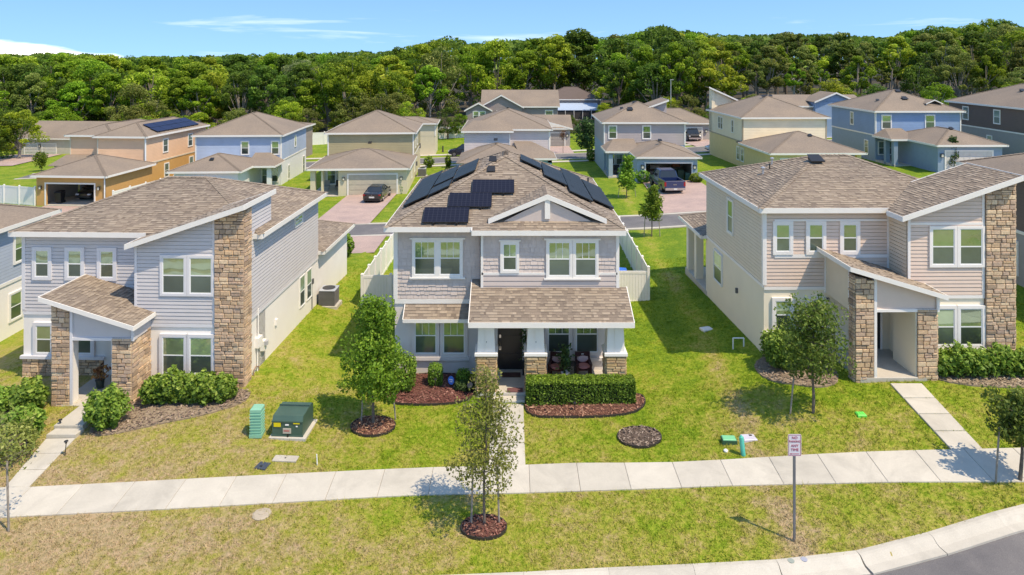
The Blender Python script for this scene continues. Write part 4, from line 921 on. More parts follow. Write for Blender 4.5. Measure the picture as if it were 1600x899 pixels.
def west(xl, xh, y0, y1, n):
    for i in range(n):
        ya, yb_ = y0 + (y1 - y0) * i / n, y0 + (y1 - y0) * (i + 1) / n - .02
        solar(HC, (xl, yb_ - yo, ez + SL * (xl - ex0) + .02), (0, -1, 0), (1, 0, SL), yb_ - ya, (xh - xl) * cs_ - .02, SOLG)
east(.36, 1.36, 32.4, 34.2, 1); east(1.40, 2.44, 30.9, 34.6, 2); east(2.46, 3.48, 29.7, 36.0, 4); east(3.52, 4.5, 30.4, 35.4, 3)
west(-4.78, -3.68, 30.2, 36.9, 4); west(-3.64, -2.70, 30.0, 31.7, 1); west(-3.64, -2.70, 32.2, 35.7, 2); west(-2.66, -1.62, 31.2, 34.8, 2)
vent(HC, -.95, 31.35 - yo, fz(31.35 - yo), 0, R(24), .85); vent(HC, -.9, 32.1 - yo, fz(32.1 - yo), 0, R(24), .85)
mb = MB(); mb.tube((0, 0, -.1), (0, 0, .3), .04); o = mb.build('vent_pipe', BLACK, HC); o.location = (4.0, 35.9 - yo, ez + SL * .6)

# ------------------------------------------------------------------ houses further back
def garage_door(root, F, x0, x1, z1, m, trim=WHITE, z0=0.02, rows=4, cols=8):
    mb = MB(F); mb.box(x0 - .16, x0, 0, .06, z0, z1 + .16); mb.box(x1, x1 + .16, 0, .06, z0, z1 + .16); mb.box(x0, x1, 0, .06, z1, z1 + .16); mb.build('garage_frame', trim, root)
    d = MB(F); h = (z1 - z0) / rows
    for i in range(rows):
        d.box(x0, x1, 0, .025, z0 + i * h + .012, z0 + (i + 1) * h - .012)
        for j in range(cols):
            a = x0 + (x1 - x0) * (j + .1) / cols; b = x0 + (x1 - x0) * (j + .9) / cols; d.box(a, b, .025, .04, z0 + i * h + .1, z0 + (i + 1) * h - .1)
    return d.build('garage_door', m, root)
def open_garage(root, F0, y, gx0, gx1, x0, x1, z1, ztop, depth, m):
    """front wall pieces round an open garage, with the dark room behind"""
    F = FRONT(y)
    mb = MB(F); mb.box(gx0, x0, -.2, 0, -1.2, ztop); mb.box(x1, gx1, -.2, 0, -1.2, ztop); mb.box(x0, x1, -.2, 0, z1, ztop); mb.build('garage_front_wall', m, root)
    mb = MB(); inn = mat('garage_plaster', (.42, .41, .39), .8)
    mb.box(x0 - .6, x1 + .6, y + depth, y + depth + .1, 0, ztop); mb.box(gx0 + .02, gx0 + .2, y + .2, y + depth, -1.2, ztop); mb.box(gx1 - .2, gx1 - .02, y + .2, y + depth, -1.2, ztop); mb.build('garage_inner_wall', inn, root)
    box_part(root, 'garage_floor', CONC, gx0 + .1, gx1 - .1, y + .02, y + depth, -1.2, .03)
    mb = MB(F); mb.box(x0 - .14, x0, 0, .05, 0, z1 + .14); mb.box(x1, x1 + .14, 0, .05, 0, z1 + .14); mb.box(x0, x1, 0, .05, z1, z1 + .14); mb.build('garage_frame', WHITE, root)
def far_window(root, F, x0, x1, z0, z1, bars=0, casing=.1):
    return window(root, F, x0, x1, z0, z1, casing=casing, up=GFAR if bars else GUP, lo=GLO, off=.02)
def two_storey(label, loc, rz, up, low, x0, x1, y0, y1, zm, ze, side_up=None, slope=.42, corner=WHITE, base=-1.5, group=None, cat='house', belt=True, roofmat=None):
    r = thing('house', label, cat, loc, rz, group)
    box_part(r, 'lower_wall', low, x0, x1, y0, y1, base, zm); box_part(r, 'upper_wall', up, x0 - .02, x1 + .02, y0 - .02, y1 + .02, zm, ze)
    for F, a in ((FRONT(y0 - .02), x0 - .02), (FRONT(y0 - .02), x1 - .1)): board(r, F, a, a + .12, zm, ze - .1, 'corner_board', corner, .04)
    board(r, RIGHT(x1 + .02), y0 - .02, y0 + .1, zm, ze - .1, 'corner_board', corner, .04); board(r, LEFT(x0 - .02), y0 - .02, y0 + .1, zm, ze - .1, 'corner_board', corner, .04)
    if belt:
        for F, a, b in ((FRONT(y0), x0, x1), (RIGHT(x1), y0, y1), (LEFT(x0), y0, y1)): board(r, F, a, b, zm - .16, zm, 'belt_board', corner, .05)
    rf = Roof(r, False, roofmat); rf.hip(x0 - .38, x1 + .38, y0 - .38, y1 + .38, ze, slope); fascia_rect(r, x0 - .38, x1 + .38, y0 - .38, y1 + .38, ze, .2)
    return r, rf
OR_LO = mat('ochre_stucco', (.58, .33, .12), .85, .05); OR_UP = lapmat('peach_siding', (.76, .49, .32)); OR_T = mat('cream_trim', (.66, .58, .46), .6)
LB_UP = lapmat('sky_blue_siding', (.38, .47, .62)); LB_LO = mat('ice_white_stucco', (.72, .74, .76), .85, .04)
OL_UP = lapmat('olive_siding', (.38, .33, .20), .19); OL_LO = mat('beige_stucco', (.66, .58, .43), .85, .04)
MV_UP = lapmat('lilac_grey_siding', (.60, .54, .53), .19); TEAL = mat('dusty_teal_stucco', (.26, .43, .50), .85, .05)
GR_UP = lapmat('warm_grey_siding', (.42, .375, .37), .19); BG_LO = mat('slate_blue_stucco', (.32, .41, .50), .85, .05)
CR_UP = lapmat('cream_siding', (.84, .73, .54), .19); YL_LO = mat('straw_stucco', (.74, .58, .30), .85, .05)
BL_UP = lapmat('denim_blue_siding', (.22, .33, .50), .19); BL_LO = mat('grey_blue_stucco', (.26, .35, .46), .85, .05)
BR_UP = lapmat('umber_siding', (.14, .10, .085), .19); BR_LO = mat('ash_grey_stucco', (.33, .32, .32), .85, .04)
GD_BE = mat('beige_garage_door', (.50, .46, .36), .5); GD_GR = mat('grey_garage_door', (.36, .33, .31), .5); GD_WH = mat('white_garage_door', (.62, .60, .55), .5)
# orange house
HA, rA = two_storey('peach and ochre two-storey house with open garage and solar panels, far left', (-39.6, 73.7, -1.3), R(-4), OR_UP, OR_LO, -5.4, 0, 0, 12.6, 2.95, 5.85, corner=OR_T)
box_part(HA, 'lower_wall', OR_LO, -9.3, -5.4, 1.0, 12.0, -1.5, 2.95); box_part(HA, 'upper_wall', OR_UP, -9.3, -5.4, 1.0, 12.0, 2.95, 5.85)
rA.hip(-9.7, -4.0, .6, 12.4, 5.85, .36); fascia_rect(HA, -9.7, -5.2, .6, 12.4, 5.85, .2)
board(HA, FRONT(1.0), -9.3, -9.18, 2.9, 5.7, 'corner_board', OR_T, .04)
box_part(HA, 'garage_side_wall', OR_LO, .55, .75, -7.7, 0, -1.5, 2.95)
open_garage(HA, None, -7.7, -6.2, .75, -5.2, -.3, 2.1, 2.95, 5.5, OR_LO)
rA.hip(-6.6, 1.2, -8.1, .3, 2.95, .38, 'flr'); fascia_rect(HA, -6.6, 1.2, -8.1, 0, 2.95, .2)
mb = MB(); mb.box(-9.2, -6.2, -1.5, 1, 2.75, 2.95); rA.plane([(-9.6, -1.9, 2.9), (-6.2, -1.9, 2.9), (-6.2, .9, 3.7), (-9.6, .9, 3.7)]); mb.build('porch_beam', OR_T, HA)
box_part(HA, 'porch_post', OR_T, -9.2, -8.9, -1.5, -1.2, -1.5, 2.8)
for x in (-5.75, .2): lamp(HA, FRONT(-7.7), x, 1.6, 1.6)
for a in (3.3, 8.5): far_window(HA, RIGHT(.02), a, a + .8, 3.75, 5.1, 1); far_window(HA, RIGHT(0), a + .3, a + 1.0, .9, 2.3, 1)
for a, b, r_ in (((.1, -.15, 2.9), (.1, -.15, 5.6), .07), ((.85, -7.85, 0), (.85, -7.85, 2.7), .06), ((.2, 12.8, 3), (.2, 12.8, 5.6), .06)): mb = MB(); mb.tube(a, b, r_); mb.build('downspout', SASH, HA)
sA = .42
for j, (ya, n_) in enumerate(((1.6, 6), (3.4, 5), (5.2, 5), (7.0, 4))):
    pass
def east2(root, ex1_, ez_, sl, y0_, y1_, xl, xh, n, m):
    c = math.hypot(1, sl)
    for i in range(n):
        ya, yb_ = y0_ + (y1_ - y0_) * i / n, y0_ + (y1_ - y0_) * (i + 1) / n - .02
        solar(root, (xh, ya, ez_ + sl * (ex1_ - xh) + .02), (0, 1, 0), (-1, 0, sl), yb_ - ya, (xh - xl) * c - .02, m)
SOLB = solarmat('solar_cells_deep_blue', (10, 6), (.018, .028, .075))
east2(HA, .38, 5.85, .42, 2.2, 11.0, -.95, -.02, 5, SOLB); east2(HA, .38, 5.85, .42, 2.4, 11.0, -1.9, -.97, 5, SOLB)
for (x, y) in ((-8.2, 5.0), (-7.6, 6.0), (-6.9, 7.0)): vent(HA, x, y, 6.4 + .1 * (x + 9), 0, .3, 1.0)
rA.done()
# light blue house
HB, rB = two_storey('light blue two-storey house with pale stucco base, behind the grey house', (-26.4, 78, -1.65), R(2.5), LB_UP, LB_LO, -9.6, 0, 0, 11, 3.0, 5.9)
box_part(HB, 'garage_wall', LB_LO, -8.9, -2.4, -7, 0, -1.2, 2.95); box_part(HB, 'porch_post', LB_LO, -.5, -.05, -3.6, -3.2, -1, 2.9)
garage_door(HB, FRONT(-7), -8.0, -3.2, 2.1, GD_GR); rB.hip(-9.6, -1.9, -7.4, .6, 2.95, .36, 'flr'); fascia_rect(HB, -9.6, -1.9, -7.4, 0, 2.95, .2)
rB.plane([(-2.6, -4.0, 2.95), (.5, -4.0, 2.95), (-1.2, 0, 3.9), (-2.9, 0, 3.9)]); rB.plane([(.5, -4.0, 2.95), (.5, 0, 2.95), (-1.2, 0, 3.9)]); fascia(HB, [(-1.9, -4.0, 2.95), (.5, -4.0, 2.95), (.5, 0, 2.95)], .2)
box_part(HB, 'porch_slab', CONC, -2.4, .3, -3.9, 0, -1, .02)
for a in (-2.1, -1.1): far_window(HB, FRONT(0), a, a + .7, .6, 2.0, 1)
for a in (-4.4, -1.0): far_window(HB, FRONT(-.02), a, a + .7, 3.75, 5.1)
far_window(HB, RIGHT(.02), 5.6, 6.1, 3.9, 5.1); far_window(HB, RIGHT(0), 2.8, 3.3, .4, 1.9); far_window(HB, RIGHT(0), 9.4, 10.2, 0, 2.0, 1)
lamp(HB, FRONT(-7), -2.85, 1.6, 1.5); vent(HB, -5.2, 3.4, 7.3, 0, .35); vent(HB, -4.4, 3.9, 7.5, 0, .35); vent(HB, -5.8, -5.0, 3.85, 0, .3)
rB.done()
# olive house
HCc, rC = two_storey('olive and beige two-storey house with closed garage, beyond the alley left of centre', (-11.45, 79.3, -1.2), R(3.5), OL_UP, OL_LO, -9.8, 0, 0, 10.6, 2.95, 5.6)
box_part(HCc, 'garage_wall', OL_LO, -7.0, 0.02, -8.5, 0, -1.2, 2.85); garage_door(HCc, FRONT(-8.5), -5.95, -1.05, 2.15, GD_BE)
rC.hip(-10.2, .4, -8.9, .8, 2.85, .30, 'flr'); fascia_rect(HCc, -10.2, .4, -8.9, 0, 2.85, .2)
for x in (-9.85, -8.75): box_part(HCc, 'porch_post', OL_LO, x, x + (.5 if x < -9 else .2), -8.5, -8.0, -1, 2.75)
box_part(HCc, 'porch_slab', CONC, -9.9, -7.0, -8.6, 0, -1, .03)
box_part(HCc, 'porch_inner_wall', OL_LO, -9.8, -7.0, -3, 0, -1, 2.7)
for a in (-9.2, -8.1): far_window(HCc, FRONT(-3), a, a + .8, .3, 2.2, 1)
for x in (-6.45, -.55): lamp(HCc, FRONT(-8.5), x, 1.65, 1.5)
for a in (2.0, 4.8): far_window(HCc, RIGHT(.02), a, a + 1.0, 3.6, 5.0)
far_window(HCc, RIGHT(0), 1.2, 1.8, .9, 2.1); far_window(HCc, RIGHT(0), -3, -2.4, .9, 2.1); vent(HCc, -4.9, -.7, 5.35 - .9, 0, .3); mb = MB(RIGHT(0)); mb.box(3.2, 3.5, 0, .2, 1.2, 1.7); mb.box(8.6, 8.9, 0, .2, 2.6, 3.2); mb.build('meter_box', mat('grey_box', (.12, .12, .13), .5), HCc)
rC.done()
# lilac house straight behind the centre house
HD, rD = two_storey('lilac-grey two-storey house with windowless back wall and teal porch, right behind the centre house', (4.4, 80, -.8), 0, MV_UP, TEAL, -9.9, 0, 0, 11.5, 2.95, 5.5, slope=.38)
box_part(HD, 'upper_wall', MV_UP, -9.95, -4.6, -.7, 0, 2.95, 5.5); rD.plane([(-10.3, -1.1, 5.4), (-4.2, -1.1, 5.4), (-5.4, 1.2, 6.4), (-9.0, 1.2, 6.4)]); fascia(HD, [(-10.3, -1.1, 5.35), (-4.2, -1.1, 5.35)], .2)
board(HD, FRONT(-.7), -4.72, -4.6, 2.95, 5.3, 'corner_board', WHITE, .04)
box_part(HD, 'garage_wall', TEAL, -9.9, -2.9, -8, 0, -1.2, 2.8); garage_door(HD, FRONT(-8), -8.8, -4, 2.1, GD_GR); rD.hip(-10.3, -2.0, -8.4, 1.2, 2.8, .36, 'flr')
rD.plane([(-3.4, -5.2, 2.8), (.5, -5.2, 2.8), (-2.2, -.1, 4.1), (-4.2, -.1, 4.1)]); rD.plane([(.5, -5.2, 2.8), (.5, -.1, 2.8), (-2.2, -.1, 4.1)]); fascia(HD, [(-2.6, -5.2, 2.8), (.5, -5.2, 2.8), (.5, 0, 2.8)], .2)
box_part(HD, 'porch_post', TEAL, -.45, 0, -4.9, -4.5, -1, 2.7); vent(HD, -6.2, -4.4, 4.75, 0, .3); box_part(HD, 'porch_beam', TEAL, -2.9, 0, -4.9, -4.6, 2.3, 2.65)
rD.done()
# grey and slate-blue house with the open garage
HE, rE = two_storey('warm grey two-storey house with slate-blue base and full open garage, behind the pickup truck', (10.75, 79.6, -.05), R(-1), GR_UP, BG_LO, 0, 9.4, 0, 10.6, 2.95, 5.6, belt=False)
box_part(HE, 'garage_side_wall', BG_LO, 2.45, 2.65, -8.4, 0, -1.2, 2.8)
open_garage(HE, None, -8.4, 2.65, 8.7, 3.35, 8.1, 2.1, 2.8, 6, BG_LO)
box_part(HE, 'garage_side_wall', BG_LO, 8.5, 8.68, -8.2, 0, -1.2, 2.8)
rE.hip(2.2, 9.1, -8.8, .9, 2.8, .30, 'flr'); fascia_rect(HE, 2.2, 9.1, -8.8, 0, 2.8, .2)
rE.plane([(-.4, -4.6, 2.8), (3.4, -4.6, 2.8), (3.4, 0, 3.7), (1.1, 0, 3.7)]); rE.plane([(-.4, 0, 2.8), (-.4, -4.6, 2.8), (1.1, 0, 3.7)]); fascia(HE, [(-.4, 0, 2.8), (-.4, -4.6, 2.8), (2.2, -4.6, 2.8)], .2)
box_part(HE, 'porch_post', BG_LO, 0, .45, -4.4, -3.9, -1, 2.7); box_part(HE, 'porch_post', BG_LO, 0, .2, -2.6, -2.2, -1, 2.7); box_part(HE, 'porch_slab', CONC, -.05, 2.45, -4.5, 0, -1, .05); box_part(HE, 'porch_beam', BG_LO, 0, 2.5, -4.4, -4.1, 2.45, 2.65)
for a in (.6, 1.5): far_window(HE, FRONT(-.02), a - .05, a + .55, .7, 2.1)
for a in (.6, 4.55): far_window(HE, FRONT(-.02), a, a + .78, 3.75, 5.1)
for x in (3.0, 8.4): lamp(HE, FRONT(-8.4), x, 1.6, 1.8)
for x, y, s in ((2.6, 4.0, 1), (4.2, 4.6, 1), (3.4, 2.6, 1.5)): vent(HE, x, y, 5.6 + .42 * min(x + .38, y + .38) + .02, 0, .35, s)
vent(HE, 5.4, -5.4, 4.1, 0, .3)
mb = MB(); mb.prism([(5.2, 3.6, 6.9), (8.0, 3.6, 6.2), (8.0, 3.6, 7.9)], (0, 4.4, 0)); mb.build('monitor_wall', GR_UP, HE)
rE.plane([(8.2, 3.2, 8.0), (8.2, 8.2, 8.0), (5.0, 8.2, 6.85), (5.0, 3.2, 6.85)]); fascia(HE, [(5.0, 3.2, 6.85), (8.2, 3.2, 8.0), (8.2, 8.2, 8.0)], .2)
rE.done()
# cream and straw house
HF, rF = two_storey('cream two-storey house with straw yellow base and slanted parapet wing, right of the alley', (26.9, 79.6, .35), R(1.5), CR_UP, YL_LO, 0, 9.9, 0, 12.2, 2.95, 5.75, corner=mat('taupe_trim', (.42, .35, .25), .6), base=-2)
box_part(HF, 'garage_wall', YL_LO, -.02, 6.6, -8.6, 0, -1.5, 2.8); rF.hip(-.5, 9.8, -9.0, .8, 2.8, .36, 'flr'); fascia_rect(HF, -.5, 9.8, -9.0, 0, 2.8, .2)
for x in (7.2, 8.9): box_part(HF, 'porch_post', YL_LO, x, x + .45, -8.6, -8.15, -1.2, 2.65)
garage_door(HF, FRONT(-8.6), .9, 5.7, 2.1, GD_BE)
mb = MB(); mb.prism([(-.02, 11.2, 2.95), (-.02, 12.3, 2.95), (-.02, 12.3, 8.5), (-.02, 11.2, 8.5)], (.4, 0, 0)); mb.prism([(.3, 11.3, 5.7), (3.2, 11.3, 5.7), (3.2, 11.3, 6.9), (.3, 11.3, 8.4)], (0, .9, 0)); mb.build('parapet_wing', CR_UP, HF)
rF.plane([(3.7, 10.8, 6.95), (3.7, 12.6, 6.95), (-.5, 12.6, 8.85), (-.5, 10.8, 8.85)]); fascia(HF, [(-.5, 10.8, 8.85), (3.7, 10.8, 6.95)], .2)
for a in (6.9, 7.8): far_window(HF, LEFT(-.02), a, a + .65, 3.7, 5.1, 1)
far_window(HF, LEFT(-.02), 3.0, 3.5, 3.7, 5.1, 1)
for a in (-.6, .8): far_window(HF, LEFT(-.02), a + .2, a + .9, .7, 2.1, 1)
for x, y in ((4.4, 5.0), (5.0, 5.4), (5.6, 5.7)): vent(HF, x, y, 7.9, 0, .3)
vent(HF, 5.5, -5.2, 4.2, 0, .3); east2
rF.done()
# denim blue house
HG, rG = two_storey('denim blue two-storey house with grey-blue base and bare tree in front of its porch', (42.4, 79.6, 1.15), R(.5), BL_UP, BL_LO, 0, 10.0, 0, 10.6, 2.95, 5.7, base=-2)
box_part(HG, 'garage_wall', BL_LO, 1.85, 8.6, -8.6, 0, -1.5, 2.85); garage_door(HG, FRONT(-8.6), 2.7, 7.5, 2.15, GD_WH); rG.hip(1.45, 9.0, -9.0, .6, 2.85, .36, 'flr'); fascia_rect(HG, 1.45, 9.0, -9.0, 0, 2.85, .2)
rG.plane([(-.4, -4.0, 2.85), (2.6, -4.0, 2.85), (3.0, 0, 3.7), (1.1, 0, 3.7)]); rG.plane([(-.4, 0, 2.85), (-.4, -4.0, 2.85), (1.1, 0, 3.7)]); fascia(HG, [(-.4, 0, 2.85), (-.4, -4, 2.85), (1.5, -4, 2.85)], .2)
for x, y in ((0, -3.8), (0, -2.2)): box_part(HG, 'porch_post', BL_LO, x, x + .45, y, y + .45, -1.5, 2.7)
box_part(HG, 'porch_slab', CONC, 0, 1.85, -3.9, 0, -1.5, .03)
for a in (.4, 1.2): far_window(HG, FRONT(-.02), a, a + .6, .7, 2.1, 1)
for a in (.8, 5.9): far_window(HG, FRONT(-.02), a, a + .95, 3.7, 5.15)
far_window(HG, LEFT(-.02), 5.0, 5.6, 3.7, 5.1, 1); far_window(HG, LEFT(0), 1.6, 2.3, .6, 2.0, 1); lamp(HG, FRONT(-8.6), 2.25, 1.6, 1.8)
for x, y, s in ((2.0, 3.2, 1), (4.9, 2.6, 1.5), (5.2, 4.5, 1.3)): vent(HG, x, y, 5.7 + .42 * min(x + .4, y + .4), 0, .35, s)
for sx in (-1, 1): rG.plane([(7.5 + sx * .0, 1.2, 6.95), (7.5 + sx * .0, 3.0, 6.95), (7.5 + sx * 1.0, 2.6, 6.5), (7.5 + sx * 1.0, .9, 6.5)][::sx])
mb = MB(); mb.beam((6.5, .85, 6.52), (7.5, .85, 6.97), .04, .12); mb.beam((7.5, .85, 6.97), (8.5, .85, 6.52), .04, .12); mb.build('gable_trim', WHITE, HG)
vent(HG, 5.3, -5.4, 4.2, 0, .3); rG.done()
# umber house at the right edge
HH, rH = two_storey('dark umber two-storey house with ash grey base, at the right edge behind', (56.9, 75, 1.7), R(-.5), BR_UP, BR_LO, 0, 11, 0, 14, 2.95, 5.75, base=-2)
for a in (4.6, 10.2): far_window(HH, LEFT(-.02), a, a + .9, 3.7, 5.15, 1)
far_window(HH, LEFT(0), 6.0, 6.7, .7, 2.0, 1); vent(HH, 3.6, 6, 7.4, 0, .3, 1.4); rH.done()
# neighbours of the front row, half out of the frame
NL, rN = two_storey('pale blue-grey house cut off by the left edge of the picture', (-25.45, 26.0, -1.1), R(0), lapmat('pale_blue_siding', (.36, .42, .52), .17), ST_W, -9.5, 0, 0, 11.6, 2.9, 5.75, slope=.36, base=-1)
far_window(NL, RIGHT(.02), 8.9, 9.45, 3.75, 5.0); far_window(NL, RIGHT(.02), 5.2, 5.8, 3.75, 5.0); far_window(NL, RIGHT(0), 8.6, 9.3, .9, 2.1)
rN.fine = False; rN.done()
NR, rM = two_storey('dark brown house cut off by the right edge of the picture', (25.6, 26.0, 1.5), R(.5), BR_UP, BR_LO, 0, 9.5, 0, 12.2, 2.9, 5.7, slope=.36, base=-1)
far_window(NR, LEFT(0), 8.5, 9.5, .7, 2.2); rM.done()
# third row, facing the back street
def gable_house(label, loc, rz, wallm, x0, x1, y0, y1, ze, rise, low=None):
    r = thing('house', label, 'house', loc, rz); box_part(r, 'wall', wallm, x0, x1, y0, y1, -2, ze)
    rf = Roof(r, False); zz = ze + rise; ym = (y0 + y1) / 2
    rf.plane([(x0 - .4, y0 - .4, ze), (x1 + .4, y0 - .4, ze), (x1 + .4, ym, zz), (x0 - .4, ym, zz)]); rf.plane([(x1 + .4, y1 + .4, ze), (x0 - .4, y1 + .4, ze), (x0 - .4, ym, zz), (x1 + .4, ym, zz)])
    mb = MB(); mb.prism([(x0, y0, ze), (x0, y1, ze), (x0, ym, zz - .1)], (.2, 0, 0)); mb.prism([(x1, y0, ze), (x1, y1, ze), (x1, ym, zz - .1)], (-.2, 0, 0)); mb.build('gable_wall', wallm, r)
    fascia(r, [(x0 - .4, y0 - .4, ze), (x1 + .4, y0 - .4, ze)], .22); return r, rf
def front_gable(r, rf, wallm, xc, hw, y, ze, rise, depth):
    zz = ze + rise
    rf.plane([(xc - hw - .3, y + depth, ze - .1), (xc - hw - .3, y - .4, ze - .1), (xc, y - .4, zz), (xc, y + depth, zz)]); rf.plane([(xc + hw + .3, y - .4, ze - .1), (xc + hw + .3, y + depth, ze - .1), (xc, y + depth, zz), (xc, y - .4, zz)])
    mb = MB(); mb.prism([(xc - hw, y, ze - .1), (xc + hw, y, ze - .1), (xc, y, zz - .12)], (0, .2, 0)); mb.prism([(xc - hw, y, -2), (xc + hw, y, -2), (xc + hw, y, ze - .08), (xc - hw, y, ze - .08)], (0, depth, 0)); mb.build('gable_wall', wallm, r)
    mb = MB(); mb.beam((xc - hw - .3, y - .42, ze - .08), (xc, y - .42, zz + .02), .05, .24, .04); mb.beam((xc, y - .42, zz + .02), (xc + hw + .3, y - .42, ze - .08), .05, .24, .04); mb.build('rake_board', WHITE, r)
MG = lapmat('mauve_brown_siding', (.30, .245, .235), .19)
T1, t1 = gable_house('mauve-brown gabled house with white rake boards, far back in the centre', (-1, 128, -1.8), 0, MG, -4.5, 9.6, 0, 10, 5.7, 2.9)
front_gable(T1, t1, MG, -1.0, 3.9, -1.0, 5.7, 2.2, 6); front_gable(T1, t1, MG, -5.2, 2.3, -2.2, 5.2, 1.3, 4)
for a in (-6.1, -4.9): far_window(T1, FRONT(-2.2), a, a + .9, 3.4, 4.9)
far_window(T1, FRONT(-1.0), -1.8, -.9, 3.6, 4.9, 1); far_window(T1, FRONT(-1.0), .2, 1.1, 3.6, 4.9, 1); far_window(T1, FRONT(0), 7.3, 8.6, 3.4, 4.9); t1.done()
T2, t2 = gable_house('grey garage house with low roof peeking out right of the lilac house', (7.0, 108, -1.0), 0, GR_UP, -9, 2.2, 0, 8, 2.9, 1.8); garage_door(T2, FRONT(0), -.9, 1.3, 2.1, GD_GR, z0=0); lamp(T2, FRONT(0), 1.75, 1.6, 2)
mb = MB(); mb.beam((-2.5, -.42, 4.3), (2.6, -.42, 2.9), .05, .24); mb.prism([(-2.5, 0, 2.8), (2.2, 0, 2.8), (-2.5, 0, 4.2)], (0, .2, 0)); mb.build('rake_board', WHITE, T2); t2.done()
T3, t3 = two_storey('brown hip-roofed house half hidden by trees, with a blue-roofed screen porch', (14.5, 158, -1.8), 0, MG, MG, -7, 6, 0, 10, 2.8, 5.2, slope=.5, roofmat=mat('dark_brown_roof', (.13, .10, .09), .9, .1))
LAN = mat('lanai_roof', (.40, .50, .66), .4, .05); mb = MB(); mb.prism([(-6.6, -5, 3.0), (5.2, -5, 3.0), (5.2, 0, 4.3), (-6.6, 0, 4.3)], (0, 0, .1)); mb.build('porch_roof', LAN, T3)
mb = MB(); [mb.box(x, x + .12, -5, -4.88, -1, 3.0) for x in np.arange(-6.5, 5.3, 1.95)]; mb.box(-6.5, 5.2, -5, -4.9, .9, 1.0); mb.build('porch_frame', WHITE, T3); mb = MB(); mb.box(-6.5, 5.2, -4.86, -4.84, -1, 3.0); mb.build('screen', DARK, T3); t3.done()
T4, t4 = two_storey('single-storey grey garage house behind the warm grey house', (31.0, 108, -.2), 0, GR_UP, GR_UP, -10, 1.2, 0, 9, 1.4, 2.9, belt=False); garage_door(T4, FRONT(-.02), -3.4, -1.0, 2.1, GD_WH, z0=0); lamp(T4, FRONT(-.02), -.3, 1.5, 2); t4.done()
T5, t5 = gable_house('beige double-garage house at the far left end of the street', (-79, 118, -4.0), R(-6), mat('pale_beige_stucco', (.55, .50, .42), .85), -6.5, 12, 0, 9, 3.1, 2.6)
garage_door(T5, FRONT(0), -5.7, -3.3, 2.1, GD_WH, z0=0); garage_door(T5, FRONT(0), -2.4, 0.1, 2.1, GD_WH, z0=0); lamp(T5, FRONT(0), -2.85, 1.6, 2); lamp(T5, FRONT(0), -6.2, 1.6, 2); t5.done()
T6, t6 = two_storey('mauve house showing past the light blue house', (-32.2, 100, -1.8), 0, MG, MG, -4, 1.2, 0, 6, 2.8, 4.6, belt=False, slope=.2); t6.done()
T7, t7 = two_storey('cream house showing past the olive house', (-14.5, 95.5, -1.4), R(3), OL_LO, OL_LO, -5, 3.4, 6, 12, 2.8, 4.7, belt=False, slope=.22); t7.done()
T8, t8 = gable_house('pinkish house with a small blue gable, behind the cream house', (50, 104, .3), 0, mat('pink_beige_stucco', (.50, .42, .38), .85), -9, 4, 0, 9, 5.4, 1.5); front_gable(T8, t8, lapmat('denim_blue_siding', (0, 0, 0)), -1.2, 3.0, -1, 6.2, 1.3, 5); t8.done()

# ------------------------------------------------------------------ beds, walks on the plots, driveways
drive([(-9.4, 46.5), (-14.6, 46.5), (-14.2, 52.4), (-9.6, 52.4)][::-1])
drive([(-16.8, 57.0), (-11.9, 57.0), (-11.9, 70.8), (-17.0, 70.8)])
drive([(12.6, 56.6), (19.0, 56.6), (19.4, 71.2), (13.6, 71.2)])
drive([(-44.6, 58.5), (-37.5, 57.0), (-38.9, 66), (-45.2, 66)])
drive([(-33.5, 57.5), (-28, 57.5), (-29, 70.9), (-34, 70.9)])
drive([(27.0, 99.8), (33, 99.8), (31, 107.9), (26.5, 107.9)]); drive([(5, 99), (9, 99), (9, 107.8), (5.2, 107.8)]); drive([(-90, 101), (-74, 101), (-77, 117), (-86, 118)]); drive([(45.2, 57), (51, 57), (50.6, 70.7), (45.2, 70.7)])
def chips(P, size, m, parent, name, rng):
    n = len(P); a = rng.uniform(0, 6.28, n); tilt = rng.uniform(-.5, .5, (n, 2)); L_ = size * rng.uniform(.5, 1.6, n); W_ = L_ * rng.uniform(.2, .45, n)
    d = np.stack([np.cos(a), np.sin(a), tilt[:, 0]], 1) * L_[:, None]; e = np.stack([-np.sin(a), np.cos(a), tilt[:, 1]], 1) * W_[:, None]
    V = np.stack([P - d - e, P + d - e, P + d + e, P - d + e], 1).reshape(-1, 3)
    return npmesh(name, V, np.arange(4 * n).reshape(-1, 4), m, parent, tone=np.repeat(rng.random(n), 4), kind='stuff')
CHIP = leafmat('mulch_chips', (.11, .045, .035), (.26, .12, .085), (.46, .27, .19), 0, .1)
CHIPG = leafmat('old_mulch_chips', (.15, .11, .085), (.32, .24, .18), (.50, .40, .30), 0, .1)
CHIPD = leafmat('dark_mulch_chips', (.08, .055, .045), (.19, .135, .11), (.34, .26, .22), 0, .1)
